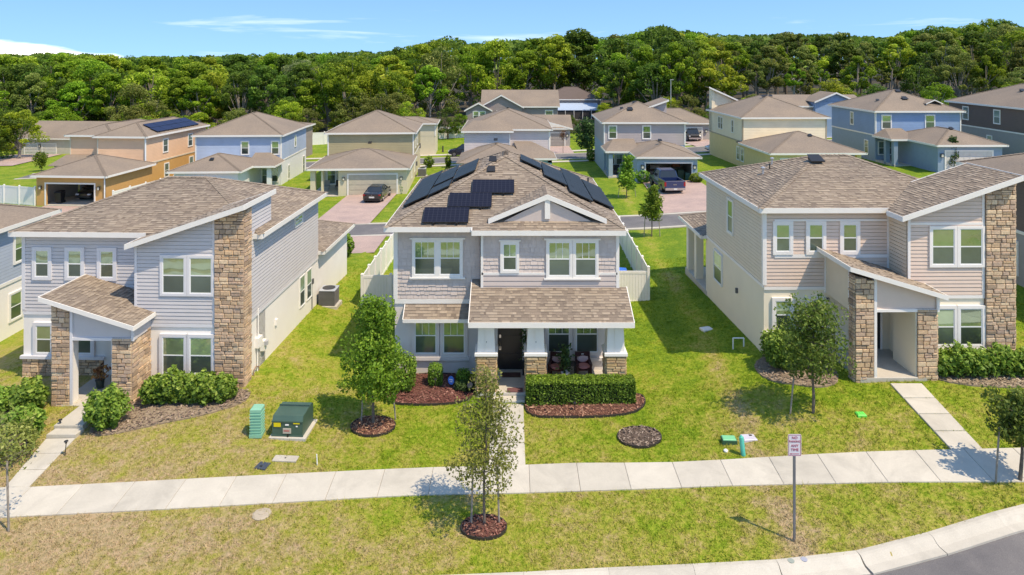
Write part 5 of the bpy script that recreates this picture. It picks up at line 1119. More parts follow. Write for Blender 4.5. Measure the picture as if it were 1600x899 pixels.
def bed(label, poly, m=None, chipm=None, dens=330, edge=True, cat='flower bed', zt=.05):
    """mulch bed: raised soil sheet, loose chips and a black edging strip"""
    r = thing('mulch_bed', label, cat, (0, 0, 0)); c = np.mean(poly, 0)
    mb = MB(); n = len(poly); vs = [(c[0], c[1], H(*c) + zt + .05)] + [(p[0], p[1], H(*p) + zt) for p in poly] + [(p[0], p[1], H(*p) - .05) for p in poly]
    mb.add(vs, [(0, 1 + i, 1 + (i + 1) % n) for i in range(n)] + [(1 + i, 1 + n + i, 1 + n + (i + 1) % n, 1 + (i + 1) % n) for i in range(n)]); mb.build('soil', m or MULCH, r)
    if edge:
        e = MB(); [e.beam((*poly[i], H(*poly[i]) + .085), (*poly[(i + 1) % n], H(*poly[(i + 1) % n]) + .085), .035, .12) for i in range(n)]; e.build('edging', mat('black_edging', (.035, .028, .025), .6), r)
    xs_, ys_ = [p[0] for p in poly], [p[1] for p in poly]; k = int((max(xs_) - min(xs_)) * (max(ys_) - min(ys_)) * dens)
    q = np.stack([RNG.uniform(min(xs_), max(xs_), k), RNG.uniform(min(ys_), max(ys_), k)], 1); q = q[inside(q, poly)]
    P = np.array([(a, b, H(a, b) + zt + .04) for a, b in q]); P[:, 2] += RNG.uniform(-.02, .03, len(P))
    chips(P, .036, chipm or CHIP, r, 'chips', RNG); KEEPOUT.append(('q', poly)); return r
def inside(q, poly):
    x, y = q[:, 0], q[:, 1]; r = np.zeros(len(q), bool); n = len(poly)
    for i in range(n):
        (x1, y1), (x2, y2) = poly[i], poly[(i + 1) % n]
        c = ((y1 > y) != (y2 > y)) & (x < (x2 - x1) * (y - y1) / (y2 - y1 + 1e-12) + x1); r ^= c
    return r
def ring(x, y, rx, ry, n=26): return [(x + rx * math.cos(2 * math.pi * i / n), y + ry * math.sin(2 * math.pi * i / n)) for i in range(n)]
def smooth_poly(p, k=3):
    for _ in range(k): p = [q for a, b in zip(p, p[1:] + p[:1]) for q in ((.75 * a[0] + .25 * b[0], .75 * a[1] + .25 * b[1]), (.25 * a[0] + .75 * b[0], .25 * a[1] + .75 * b[1]))]
    return p
bed('dark red mulch bed under the left windows of the centre house', smooth_poly([(-4.9, 28.1), (-1.45, 28.1), (-1.4, 26.4), (-1.9, 25.75), (-3.6, 25.6), (-4.8, 25.8), (-5.15, 26.8)], 2))
bed('dark red mulch bed with curved front around the clipped hedge of the centre house', smooth_poly([(.5, 26.35), (4.6, 26.3), (5.0, 26.2), (5.05, 25.6), (4.6, 25.0), (3.4, 24.72), (1.8, 24.72), (.5, 24.8)], 2))
bed('oval mulch ring around the dense tree on the lawn', ring(*G(583, 668)[:2], .78, .62), cat='tree ring')
bed('empty mulch circle without a tree, on the lawn right of the path', ring(*G(999, 685)[:2], .74, .63), m=mat('dark_soil', (.10, .07, .055), .95, .3, 9), chipm=CHIPD, cat='tree ring')
bed('round mulch ring with dark edging around the staked tree by the kerb', ring(*G(756, 826)[:2], .64, .44), cat='tree ring')
SOILG = mat('old_soil', (.28, .215, .15), .95, .3, 9)
bed('faded mulch strip below the shrubs of the pale grey house', smooth_poly([(-14.3, 26.3), (-10.0, 26.3), (-9.8, 25.2), (-10.8, 24.5), (-12.5, 24.0), (-14.0, 23.4), (-14.8, 23.6), (-14.8, 25.1)], 2), m=SOILG, chipm=CHIPG, edge=False, dens=260)
bed('faded mulch patch left of the steps', smooth_poly([(-17.3, 25.1), (-20.5, 26.5), (-21, 24.6), (-19.2, 23.0), (-17.2, 22.4), (-16.1, 23.0)], 2), m=SOILG, chipm=CHIPG, edge=False, dens=260)
bed('faded mulch strip in front of the hedge of the blush pink house', smooth_poly([(15.6, 26.3), (21, 26.4), (21, 24.6), (15.7, 24.7)], 2), m=SOILG, chipm=CHIPG, edge=False, dens=260)
bed('faded mulch patch around the bush at the corner of the blush pink house', smooth_poly([(9.6, 27.6), (12.4, 27.4), (12.3, 25.2), (11.0, 24.8), (9.5, 25.8)], 2), m=SOILG, chipm=CHIPG, edge=False, dens=260)
# concrete steps and path of the left house
st = thing('path', 'sloping concrete path with two steps up to the pale grey house', 'path', (0, 0, 0)); del st['label']; del st['category']; st['kind'] = 'structure'; st.name = 'left_path'
LP = [((45, 762), (8, 762)), ((135, 682), (95, 682))]
def qslab(cs, z, th, dz=0):
    mb = MB(); slab(mb, [(x, y, zz) for (x, y), zz in zip(cs, z)], dz, th); return mb.build('slab', CONCW, st)
n_ = G(45, 763)[:2]; m_ = G(8, 763)[:2]; f1 = (-14.95, 23.35); f2 = (-15.95, 23.35)
for i in range(3):
    t0, t1 = i / 3 + .005, (i + 1) / 3 - .005
    lerp = lambda a, b, t: (a[0] + (b[0] - a[0]) * t, a[1] + (b[1] - a[1]) * t)
    q = [lerp(m_, f2, t0), lerp(n_, f1, t0), lerp(n_, f1, t1), lerp(m_, f2, t1)]; qslab(q, [H(*a) + .045 for a in q], .2); KEEPOUT.append(('q', q))
z1 = H(-15.4, 23.4) + .045
for (ya, yb_, z) in ((23.37, 23.75, z1 + .11), (23.77, 25.1, z1 + .21)):
    xo = -.02 * (ya - 23.3); qslab([(-15.95 + xo, ya), (-14.95 + xo, ya), (-14.9 + xo, yb_), (-15.9 + xo, yb_)], [z] * 4, .4); KEEPOUT.append(('q', [(-16, 23), (-14.8, 23), (-14.8, 26), (-16, 26)]))
for hx0, hx1, hy0, hy1 in ((-20.3, -10.2, 25.9, 41), (-4.9, 4.4, 26.3, 38.5), (10.1, 19.6, 25.9, 40)): rect(hx0, hx1, hy0, hy1)
# ------------------------------------------------------------------ white vinyl fences
def fence(label, pts, h=1.72, step=1.9, cap=True):
    r = thing('fence', label, 'fence', (0, 0, 0))
    for (a, b) in zip(pts[:-1], pts[1:]):
        a, b = Vector(a), Vector(b); n = max(1, round((b - a).length / step))
        for i in range(n + 1):
            p = a.lerp(b, i / n); z = H(p.x, p.y)
            if i < n or (b == Vector(pts[-1])):
                mb = MB(); mb.box(p.x - .065, p.x + .065, p.y - .065, p.y + .065, z - .3, z + h + .06); mb.add([(p.x - .08, p.y - .08, z + h + .06), (p.x + .08, p.y - .08, z + h + .06), (p.x + .08, p.y + .08, z + h + .06), (p.x - .08, p.y + .08, z + h + .06), (p.x, p.y, z + h + .13)], [(0, 1, 2, 3), (0, 1, 4), (1, 2, 4), (2, 3, 4), (3, 0, 4)]); mb.build('post', VINYL, r)
            if i < n:
                q = a.lerp(b, (i + 1) / n); z = min(H(p.x, p.y), H(q.x, q.y)) if abs(H(p.x, p.y) - H(q.x, q.y)) < .5 else H(p.x, p.y); z2 = z
                d = (q - p).normalized() * .065; P, Q = p + d, q - d
                mb = MB(); k = max(2, int((Q - P).length / .15))
                for j in range(k):
                    s0, s1 = P.lerp(Q, j / k), P.lerp(Q, (j + .94) / k); mb.beam((s0.x, s0.y, z + h - .08), (s1.x, s1.y, z + h - .08), .022, h - .2)
                pn = mb.build('panel', VINYL, r)
                for zz in (z + h, z + .17): mb = MB(); mb.beam((P.x, P.y, zz), (Q.x, Q.y, zz), .05, .14); mb.build('rail', VINYL, pn)
    return r
fence('white vinyl fence enclosing the yard on the left of the centre house', [(-4.9, 36.15), (-7.93, 36.1), (-8.0, 48.5), (-3.5, 48.6)])
fence('white vinyl fence enclosing the yard on the right of the centre house', [(4.5, 36.15), (7.22, 36.1), (7.6, 48.3), (3.2, 48.4)])
fence('white vinyl fence running between the peach house and the light blue house', [(-38.0, 65), (-36.2, 79)], 1.8, 2.2)
fence('white vinyl fence left of the peach house garage', [(-46.5, 66.5), (-52.5, 68.5)], 1.8, 2.2)
fence('long white fence along the wood behind the olive house', [(-42, 118), (-15, 124), (-8, 126)], 2.2, 4.5)
fence('tall white fence beside the far grey garage house', [(32.8, 112), (38, 112)], 2.9, 2.6)
# ------------------------------------------------------------------ utility things on the lawn
TGREEN = mat('transformer_green', (.055, .11, .085), .45, .1); MINT = mat('mint_green_plastic', (.22, .50, .36), .5, .06)
x, y, z = G(450, 687); t = thing('transformer_box', 'dark green transformer cabinet with yellow warning sticker on a concrete pad', 'transformer', (x, y, z), R(-3))
mb = MB(); mb.bevbox(-.66, .62, -.06, 1.2, -.1, .09); mb.build('pad', CONC, t)
mb = MB(); mb.loft([[(a, .02, .09), (a, .02, .62), (a, .1, .76), (a, .95, .80), (a, 1.08, .72), (a, 1.08, .09)] for a in (-.56, .50)]); mb.build('cabinet', TGREEN, t)
mb = MB(); mb.box(-.58, .52, -.005, .02, .58, .62); mb.box(-.58, .52, .0, .02, .10, .14); mb.box(-.57, .51, .68, .70, .81, .85); mb.build('hinge_strip', TGREEN, t); mb = MB(); mb.box(-.02, .02, -.03, .01, .02, .2); mb.build('padlock', BLACK, t)
for a, b, c, d, m in ((-.5, -.26, .42, .56, mat('yellow_sticker', (.75, .6, .02), .5)), (-.1, .02, .47, .51, SASH), (.18, .4, .53, .565, mat('yellow_sticker', (0, 0, 0))), (.27, .33, .43, .46, SASH), (-.18, .1, .2, .37, mat('pale_sticker', (.5, .45, .38), .5))):
    mb = MB(); mb.box(a, b, -.002, .02, c, d); o = mb.build('sticker', m, t)
mb = MB(); [mb.box(-.15 + .0, .05, -.006, -.001, .27 + k * .035, .285 + k * .035) for k in range(2)]; mb.build('print', mat('red_print', (.5, .05, .04), .5), t)
x, y, z = G(402, 680); t = thing('utility_pedestal', 'mint green ribbed telephone pedestal left of the transformer', 'pedestal', (x, y, z), R(2))
mb = MB(); w_ = .17; mb.box(-w_, w_, -w_ + .0, w_, 0, .86); mb.box(-w_ - .04, w_ + .04, -w_ - .04, w_ + .04, 0, .12)
mb.build('body', MINT, t); mb = MB(); [mb.box(-w_ - .03, w_ + .03, -w_ - .03, w_ + .03, .17 + k * .1, .21 + k * .1) for k in range(7)]; mb.build('rib', MINT, t); mb = MB(); mb.bevbox(-w_ - .02, w_ + .02, -w_ - .02, w_ + .02, .86, 1.0, .05); mb.build('cap', MINT, t)
x, y, z = G(446, 718); t = thing('utility_cover', 'light grey rectangular concrete utility cover in the grass below the transformer', 'utility cover', (x, y, z), R(-4)); mb = MB(); mb.bevbox(-.4, .4, -.15, .16, -.1, .05); mb.build('lid', CONC, t); mb = MB(); mb.tube((0, 0, .04), (0, 0, .056), .03); mb.build('lifting_eye', BLACK, t)
x, y, z = G(410, 729); t = thing('meter_cover', 'dark slate plastic meter lid flat in the grass near the sidewalk', 'utility cover', (x, y, z), R(-14)); mb = MB(); mb.bevbox(-.19, .19, -.17, .18, -.1, .05); mb.build('lid', mat('slate_plastic', (.05, .065, .10), .5), t); mb = MB(); mb.box(-.04, .04, -.1, -.04, .05, .058); mb.build('reader', BLACK, t)
x, y, z = G(496, 727); t = MB(); t.tube((0, 0, -.1), (-.03, .02, .34), .018, .018, 6); o = t.build('marker_stake', SASH); setp(o, 'short white marker stake between transformer and sidewalk', 'stake'); o.location = (x, y, z)
x, y, z = G(409, 804); t = thing('drain_cover', 'round sandy concrete lid in the verge grass', 'utility cover', (x, y, z)); mb = MB(); mb.lathe((0, 0, -.08), [(.27, 0), (.27, .1), (.22, .125), (.02, .13)], 20); mb.build('lid', mat('sandy_concrete', (.42, .36, .28), .9, .1), t); mb = MB(); mb.lathe((0, 0, .03), [(.10, 0), (.10, .03), (.02, .032)], 14); mb.build('plug', mat('sandy_concrete', (0, 0, 0)), t)
x, y, z = G(1139, 692); t = thing('irrigation_box', 'dark green valve box with bright mint lid near the sidewalk', 'utility box', (x, y, z), R(-3)); mb = MB(); mb.box(-.24, .24, -.14, .17, -.1, .13); mb.build('body', mat('deep_green_plastic', (.03, .10, .06), .5), t); mb = MB(); mb.bevbox(-.22, .22, -.12, .16, .13, .17); mb.build('lid', mat('bright_mint_plastic', (.17, .55, .30), .5), t)
x, y, z = G(1162, 712); t = thing('pipe_marker', 'leaning turquoise pipe marker beside the pale lid', 'marker post', (x, y, z)); mb = MB(); mb.tube((0, 0, -.1), (-.05, .08, .55), .075, .075, 12); mb.build('tube', mat('turquoise_plastic', (.06, .48, .38), .4), t); mb = MB(); mb.tube((-.05, .08, .55), (-.053, .085, .6), .065, .03, 12); mb.build('cap', mat('turquoise_plastic', (0, 0, 0)), t)
x, y, z = G(1170, 686); t = thing('meter_cover', 'pale lavender-grey meter lid with a dark reader, near the turquoise marker', 'utility cover', (x, y, z), R(4)); mb = MB(); mb.bevbox(-.22, .24, -.16, .2, -.1, .06); mb.build('lid', mat('lavender_plastic', (.56, .54, .64), .5), t); mb = MB(); mb.box(.05, .14, .06, .13, .06, .07); mb.build('reader', BLACK, t)
x, y, z = G(1134, 706); t = MB(); t.lathe((0, 0, 0), [(.07, 0), (.075, .05), (.04, .08), (.01, .085)], 10); o = t.build('drain_pipe', SASH); setp(o, 'tiny white cleanout cap in the grass', 'pipe cap'); o.location = (x, y, z)
x, y, z = G(1345, 649); t = thing('sprinkler_cover', 'bright neon green round cover on the lawn of the pink house', 'utility cover', (x, y, z)); mb = MB(); mb.bevbox(-.15, .15, -.12, .12, -.05, .07); mb.build('lid', mat('neon_green_plastic', (.12, .75, .12), .5), t); mb = MB(); [mb.box(-.12 + k * .09, -.06 + k * .09, -.09, .09, .07, .082) for k in range(3)]; mb.build('rib', mat('neon_green_plastic', (0, 0, 0)), t)
x, y, z = G(998, 604)
for (u, v, c, lb) in ((1232, 883, (.30, .34, .30), 'grey-green round stain marker on the kerb'), (1253, 883, (.36, .38, .46), 'blue-grey round marker on the kerb')):
    y = 17.95; x = (u - 800) * y / FOC; mb = MB(); mb.lathe((0, 0, 0), [(.085, 0), (.085, .012), (.02, .014)], 16); o = mb.build('kerb_marker', mat('marker_%d' % u, c, .6)); setp(o, lb, 'kerb marker'); o.location = (x, curby(x) + .0 - .07, H(x, curby(x)) + .028)
# street sign
x, y, z = G(1241, 846); sg = thing('street_sign', 'no parking any time sign with arrow on a thin metal post', 'sign', (x, y, z)); GAL = mat('galvanised', (.28, .29, .31), .4)
mb = MB(); mb.box(-.032, .032, -.02, .02, -.3, 2.75); mb.build('post', mat('sign_post_steel', (.19, .20, .22), .45, metal=.4), sg); FS = FRONT(-.025)
mb = MB(); mb.loft([[(cx, yy, cz) for cx, cz in ((-.18, 2.35), (-.16, 2.32), (.16, 2.32), (.18, 2.35), (.18, 2.88), (.16, 2.91), (-.16, 2.91), (-.18, 2.88))] for yy in (-.02, -.028)]); pl = mb.build('sign_plate', mat('sign_white', (.68, .66, .70), .4, .02), sg)
RED = mat('sign_red', (.42, .04, .09), .45)
mb = MB(FS); mb.box(-.165, .165, .004, .007, 2.335, 2.345); mb.box(-.165, .165, .004, .007, 2.885, 2.895); mb.box(-.165, -.155, .004, .007, 2.345, 2.885); mb.box(.155, .165, .004, .007, 2.345, 2.885); mb.box(-.10, .12, .004, .007, 2.375, 2.39)
mb.add([(-.14, .007, 2.3825), (-.09, .007, 2.405), (-.09, .007, 2.36)], [(0, 1, 2)]); mb.build('arrow_and_border', RED, sg)
for s_, zz, sz in (('NO', 2.815, .10), ('PARKING', 2.715, .073), ('ANY', 2.60, .10), ('TIME', 2.49, .10)): text_obj(s_, sz, ((0, -.031, zz), (R(90), 0, 0)), RED, pl)
# path lights
def path_light(u, v, label, lean=0, h=.42):
    x, y, z = G(u, v); t = thing('path_light', label, 'garden light', (x, y, z)); mb = MB(); mb.tube((0, 0, -.1), (lean, 0, h), .014); mb.build('stake', BLACK, t); mb = MB(); mb.lathe((lean, 0, h), [(.03, 0), (.035, .06), (.07, .065), (.055, .09), (.01, .1)], 10); mb.build('head', BLACK, t)
path_light(101, 713, 'black solar path light on the right side of the left path', .05); path_light(43, 716, 'black solar path light with a ring head, left of the left path', -.05); path_light(94, 673, 'small black path light at the foot of the two steps', .0, .3)
path_light(680, 612, 'black path light in the mulch below the round clipped shrub'); path_light(898, 645, 'black path light in the mulch in front of the clipped hedge', 0, .3); path_light(981, 632, 'black path light at the right end of the clipped hedge', 0, .3)
x, y, z = G(705, 607); t = thing('yard_sign', 'small blue oval yard sign in the mulch bed', 'yard sign', (x, y, z), R(-15)); mb = MB(); mb.tube((0, 0, -.1), (0, 0, .3), .01); mb.build('stake', BLACK, t); mb = MB(); mb.loft([[(.13 * math.cos(a), yy, .32 + .17 * math.sin(a)) for a in np.linspace(0, 2 * math.pi, 18, False)] for yy in (-.02, -.005)]); mb.build('plate', mat('sign_blue', (.03, .22, .72), .4), t)
mb = MB(); mb.box(-.07, .07, -.026, -.021, .33, .37); mb.box(-.05, .06, -.026, -.021, .26, .29); mb.build('print', SASH, t)
t = thing('spotlight', 'black garden spotlight at the foot of the left porch column', 'garden light', (-1.62, 26.35, .08)); mb = MB(); mb.tube((0, 0, -.1), (0, 0, .3), .02); mb.build('stake', BLACK, t); mb = MB(); mb.tube((0, .1, .3), (0, -.1, .42), .08, .11); mb.build('lamp_head', BLACK, t)
x, y, z = G(1100, 541); t = thing('standpipe', 'white U-shaped irrigation pipe in the grass beside the pink house', 'pipe', (9.55, 28.7, H(9.55, 28.7))); mb = MB(); mb.tube((-.25, 0, -.1), (-.25, 0, .4), .03); mb.tube((.2, 0, -.1), (.2, 0, .4), .03); mb.tube((-.25, 0, .4), (.2, 0, .4), .03); mb.build('pipe', SASH, t)
t = MB(); t.bevbox(-.25, .25, -.2, .2, -.05, .06); o = t.build('splash_block', SASH); setp(o, 'white splash block in the shaded grass beside the pink house', 'splash block'); o.location = (8.9, 31.2, H(8.9, 31.2)); o.rotation_euler[2] = .3
# AC units
def ac_unit(x, y, label, s=1.0, rz=0):
    t = thing('air_conditioner', label, 'air conditioner', (x, y, H(x, y)), rz); mb = MB(); mb.box(-.55 * s, .55 * s, -.5 * s, .5 * s, -.3, .06); mb.build('pad', CONC, t)
    g = mat('condenser_grey', (.17, .165, .17), .5); mb = MB(); mb.box(-.4 * s, .4 * s, -.4 * s, .4 * s, .06, .82 * s); mb.build('coil', mat('coil_dark', (.05, .05, .052), .6), t)
    mb = MB(); 
    for k in range(11): mb.box(-.42 * s, .42 * s, -.42 * s, .42 * s, .1 + k * .062 * s, .135 * s + k * .062 * s)
    mb.build('louvre', g, t); mb = MB(); mb.bevbox(-.43 * s, .43 * s, -.43 * s, .43 * s, .82 * s, .87 * s, .03); mb.build('lid', mat('condenser_lid', (.40, .43, .48), .4), t)
    mb = MB(); mb.lathe((0, 0, .86 * s), [(.33 * s, 0), (.33 * s, .03), (.3 * s, .035), (.08, .05), (.02, .055)], 20); mb.build('fan_grille', mat('coil_dark', (0, 0, 0)), t); return t
ac_unit(-9.55, 35.6, 'grey air conditioner on a pad beside the pale grey house', 1, R(-2)); ac_unit(-10.8, 82.0, 'dark air conditioner against the olive house', 1.1)
x, y = 6.05, 38.0; t = thing('wheelie_bin', 'black wheelie bin with bright blue lid behind the right fence', 'wheelie bin', (x, y, H(x, y)), R(-15)); mb = MB(); mb.loft([[(-a, -b, z), (a, -b, z), (a, b, z), (-a, b, z)] for a, b, z in ((.22, .25, .1), (.3, .36, 1.0))]); mb.build('bin', BLACK, t); mb = MB(); mb.loft([[(-.32, -.4, 1.0), (.32, -.4, 1.0), (.32, .38, 1.06), (-.32, .38, 1.06)], [(-.26, -.3, 1.1), (.26, -.3, 1.1), (.26, .3, 1.18), (-.26, .3, 1.18)]]); mb.build('lid', mat('bin_blue', (.03, .16, .62), .4), t); mb = MB(); [mb.tube((sx * .2, .3, .13), (sx * .26, .3, .13), .13, .13, 12) for sx in (-1, 1)]; mb.build('wheel', BLACK, t)
# ------------------------------------------------------------------ porch things
MAH = mat('mahogany', (.055, .014, .016), .4, .15); CUS = mat('rose_cushion', (.55, .22, .20), .9, .06)
def porch_chair(x, y, rz, label, z=.2):
    t = thing('porch_chair', label, 'chair', (x, y, z), rz, 'porch chairs')
    for sx in (-.27, .27):
        for sy, h in ((-.25, .62), (.25, .92)): mb = MB(); mb.box(sx - .035, sx + .035, sy - .035, sy + .035, 0, h); mb.build('leg', MAH, t)
        mb = MB(); mb.box(sx - .05, sx + .05, -.32, .27, .60, .64); mb.build('arm', MAH, t)
    mb = MB(); mb.box(-.27, .27, -.26, .26, .36, .41); mb.build('seat', MAH, t); mb = MB(); mb.box(-.24, .24, .22, .25, .42, .62); mb.box(-.27, .27, .22, .27, .74, .92); b = mb.build('backrest', MAH, t)
    mb = MB(); mb.lathe((0, -.02, .41), [(.2, 0), (.25, .03), (.25, .07), (.19, .1), (.02, .105)], 18); mb.build('cushion', CUS, t)
    mb = MB(); mb.loft([[(.23 * math.cos(a) * k, .2 - dy, .66 + .13 * math.sin(a) * k) for a in np.linspace(0, 2 * math.pi, 16, False)] for k, dy in ((.9, 0), (1, .03), (.8, .07))]); mb.build('back_cushion', mat('pale_rose_cushion', (.62, .42, .42), .9), t)
    mb = MB(); mb.box(-.05, .05, .205, .218, .82, .85); mb.build('handle_slot', SASH, b)
porch_chair(1.80, 27.5, R(-14), 'mahogany porch chair with rose cushions, nearer the door'); porch_chair(2.88, 27.55, R(3), 'mahogany porch chair with rose cushions, by the right column')
t = thing('side_table', 'small dark wooden side table between the porch chairs', 'table', (2.38, 27.6, .2)); mb = MB(); mb.bevbox(-.22, .22, -.22, .22, .5, .54, .01); mb.build('table_top', mat('dark_walnut', (.05, .035, .03), .5), t)
for sx in (-1, 1):
    for sy in (-1, 1): mb = MB(); mb.box(sx * .18 - .025, sx * .18 + .025, sy * .18 - .025, sy * .18 + .025, 0, .5); mb.build('leg', mat('dark_walnut', (0, 0, 0)), t)
t = setp(MB().box(-.38, .38, -.2, .2, 0, .02).build('doormat', mat('brown_coir', (.10, .045, .035), .95, .2)), 'dark brown doormat in front of the black door', 'doormat'); t.location = (-.03, 27.7, .205)
t = setp(MB().box(-.3, .3, -.16, .16, 0, .03).build('doormat', mat('maroon_mat', (.16, .07, .07), .95, .2)), 'small maroon mat at the front edge of the porch', 'doormat'); t.location = (.12, 26.42, .205)
t = setp(MB().box(-.4, .4, -.25, .25, 0, .02).build('doormat', mat('grey_brown_coir', (.12, .09, .08), .95, .2)), 'grey-brown doormat at the door of the pale grey house', 'doormat'); t.location = (-15.3, 26.9, .16)
t = setp(MB().box(-.16, .16, -.16, .16, 0, .1).build('door_stop', BLACK), 'small black object beside the left pillar on the pink house porch', 'door stop'); t.location = (13.25, 25.75, 1.31); t.scale = (.6, .6, .6)

# ------------------------------------------------------------------ plants
BOX = leafmat('boxwood_leaves', (0.0455, 0.111, 0.0156), (0.13, 0.273, 0.0325), (0.338, 0.546, 0.065), .3)
SHR = leafmat('viburnum_leaves', (.06, .12, .02), (.19, .31, .045), (.44, .54, .11), .35)
DRK = leafmat('dark_shrub_leaves', (0.026, 0.065, 0.0182), (0.065, 0.143, 0.039), (0.143, 0.26, 0.078), .25)
TRD = leafmat('dense_tree_leaves', (.06, .12, .012), (.18, .31, .03), (.40, .54, .08), .4)
TRP = leafmat('pale_oak_leaves', (.12, .15, .03), (.29, .35, .08), (.56, .58, .20), .42)
TRR = leafmat('olive_oak_leaves', (.06, .11, .02), (.16, .25, .045), (.34, .43, .11), .42)
def interior(n, fn, rng):
    """n points inside the unit blob, denser near its skin"""
    d = rng.normal(size=(n, 3)); d /= np.linalg.norm(d, axis=1)[:, None]; r = rng.uniform(.45, 1, n) ** .5
    return d, r
def shrub(label, x, y, rx, ry, h, m=SHR, leaf=.06, n=2600, boxy=0, group=None, lumps=.22, z0=None, name='shrub', cat='shrub', stem=True, seed=0, top=.35, rz=0):
    """leafy bush: lumpy or clipped outline, leaves paler towards the top, short stems"""
    rng = np.random.default_rng(seed + int(abs(x * 31 + y * 17))); z = H(x, y) if z0 is None else z0
    t = thing(name, label, cat, (x, y, z), rz, group)
    d, r = interior(n, None, rng)
    if boxy: d = d / ((np.abs(d) ** (2 * boxy)).sum(1) ** (1 / (2 * boxy)))[:, None]
    ph = rng.uniform(0, 6.28, 6)
    lump = 1 + lumps * (np.sin(d[:, 0] * 5 * max(1, rx) + ph[0]) * np.cos(d[:, 2] * 4 + ph[1]) * .6 + .5 * np.sin(d[:, 1] * 6 + ph[2] + d[:, 0] * 7 * max(1, rx)) + .4 * rng.normal(size=n) * .5)
    P = d * (r * lump)[:, None] * np.array([rx, ry, h / 2]); P[:, 2] += h * .52; keep = P[:, 2] > .02; P, d, r = P[keep], d[keep], r[keep]
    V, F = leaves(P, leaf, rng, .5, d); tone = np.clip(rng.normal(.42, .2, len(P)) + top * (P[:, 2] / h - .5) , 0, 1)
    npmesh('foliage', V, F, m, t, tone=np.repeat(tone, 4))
    if stem:
        mb = MB(); rr = random.Random(seed + 1)
        for k in range(5): mb.tube((rr.uniform(-.3, .3) * rx, rr.uniform(-.3, .3) * ry, -.05), (rr.uniform(-.7, .7) * rx, rr.uniform(-.6, .6) * ry, h * .6), .018, .008, 5)
        mb.build('stem', BARK, t)
    return t
def hedge_row(label, x0, x1, y, d, h, n, m=SHR, leaf=.07, cat='hedge'):
    rng = np.random.default_rng(int(abs(x0) * 10)); t = thing('hedge', label, cat, ((x0 + x1) / 2, y, H((x0 + x1) / 2, y))); k = int((x1 - x0) / .55); PP, DD, TT = [], [], []
    for i in range(k):
        cx = x0 + (x1 - x0) * (i + .5) / k - (x0 + x1) / 2; hh = h * rng.uniform(.8, 1.12); dd, r = interior(n // k, None, rng)
        dd[:, 2] = dd[:, 2]; P = dd * r[:, None] * np.array([.48, d / 2, hh / 2]) * (1 + .25 * np.sin(dd[:, :1] * 7 + i) * np.cos(dd[:, 2:] * 6)); P += [cx, rng.uniform(-.08, .08), hh * .52]
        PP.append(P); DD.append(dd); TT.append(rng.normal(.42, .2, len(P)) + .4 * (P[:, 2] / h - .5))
    P, dd, T = np.concatenate(PP), np.concatenate(DD), np.clip(np.concatenate(TT), 0, 1); V, F = leaves(P, leaf, rng, .5, dd); npmesh('foliage', V, F, m, t, tone=np.repeat(T, 4))
    mb = MB(); [mb.tube((a, 0, -.05), (a + .1, .05, h * .5), .02, .01, 5) for a in np.arange(-(x1 - x0) / 2 + .2, (x1 - x0) / 2, .35)]; mb.build('stem', BARK, t); return t
def box_hedge(label, x0, x1, y0, y1, h, n=15000):
    rng = np.random.default_rng(4); w_, d_ = x1 - x0, y1 - y0; t = thing('hedge', label, 'hedge', ((x0 + x1) / 2, (y0 + y1) / 2, H((x0 + x1) / 2, y0)))
    P = rng.uniform(-1, 1, (n, 3)); face = rng.integers(0, 5, n); dd = np.zeros((n, 3))
    for f, (ax, sg_) in enumerate(((0, -1), (0, 1), (1, -1), (2, 1), (2, 1))):
        k = face == f; P[k, ax] = sg_ * (1 - np.abs(rng.normal(0, .06, k.sum()))); dd[k, ax] = sg_
    rim = 1 - .05 * (np.abs(P[:, 0]) ** 8) * (np.abs(P[:, 2]) ** 6); P[:, 2] *= rim
    P = P * [w_ / 2, d_ / 2, h / 2] + [0, 0, h / 2]; P += rng.normal(0, .02, P.shape)
    P[:, 2] = np.maximum(P[:, 2], .04)
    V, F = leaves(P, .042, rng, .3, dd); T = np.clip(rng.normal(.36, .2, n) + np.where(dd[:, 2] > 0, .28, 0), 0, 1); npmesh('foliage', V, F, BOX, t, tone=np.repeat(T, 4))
    mb = MB(); mb.box(-w_ / 2 + .12, w_ / 2 - .12, -d_ / 2 + .12, d_ / 2 - .12, .05, h - .12); mb.build('dark_core', mat('hedge_inside', (.02, .03, .012), .95, .3, 12), t); return t  # solid dark block filling the hedge behind its shell of leaves
box_hedge('long clipped boxwood hedge in front of the centre house porch', .56, 4.62, 25.5, 26.18, .9)
shrub('round clipped boxwood with flat top under the left windows of the centre house', -3.05, 27.2, .29, .29, .85, BOX, .035, 2600, 3, lumps=.04)
shrub('darker small round boxwood next to the left porch column', -1.95, 27.2, .27, .27, .62, BOX, .035, 2000, 2, lumps=.06)
shrub('low dark bush beneath the small boxwood by the porch column', -1.9, 26.75, .4, .3, .4, DRK, .035, 1300)
shrub('big rounded bright bush at the left corner of the centre house, partly behind the tree', -4.55, 26.9, .75, .6, 1.35, BOX, .05, 5000, 2.2, lumps=.07)
shrub('leafy shrub left of the tall stone pillar at the grey house', -19.0, 25.0, .9, .6, .95, SHR, .075, 2200); shrub('dark leafy shrub tight against the left stone pillar', -17.75, 25.1, .6, .5, 1.2, SHR, .085, 2200, seed=3)
shrub('low spreading shrub left of the concrete steps', -17.0, 23.75, .75, .55, .85, SHR, .085, 2400, seed=5); shrub('upright shrub right of the concrete steps, leaning over them', -14.3, 23.95, .66, .6, 1.35, SHR, .075, 2800, seed=8, lumps=.35)
hedge_row('row of leafy shrubs under the big windows of the pale grey house', -13.6, -10.4, 25.3, .95, 1.15, 8500, leaf=.075)
shrub('full round bush at the left corner of the blush pink house', 10.75, 26.7, .85, .75, 1.3, SHR, .07, 5200, 2, lumps=.1)
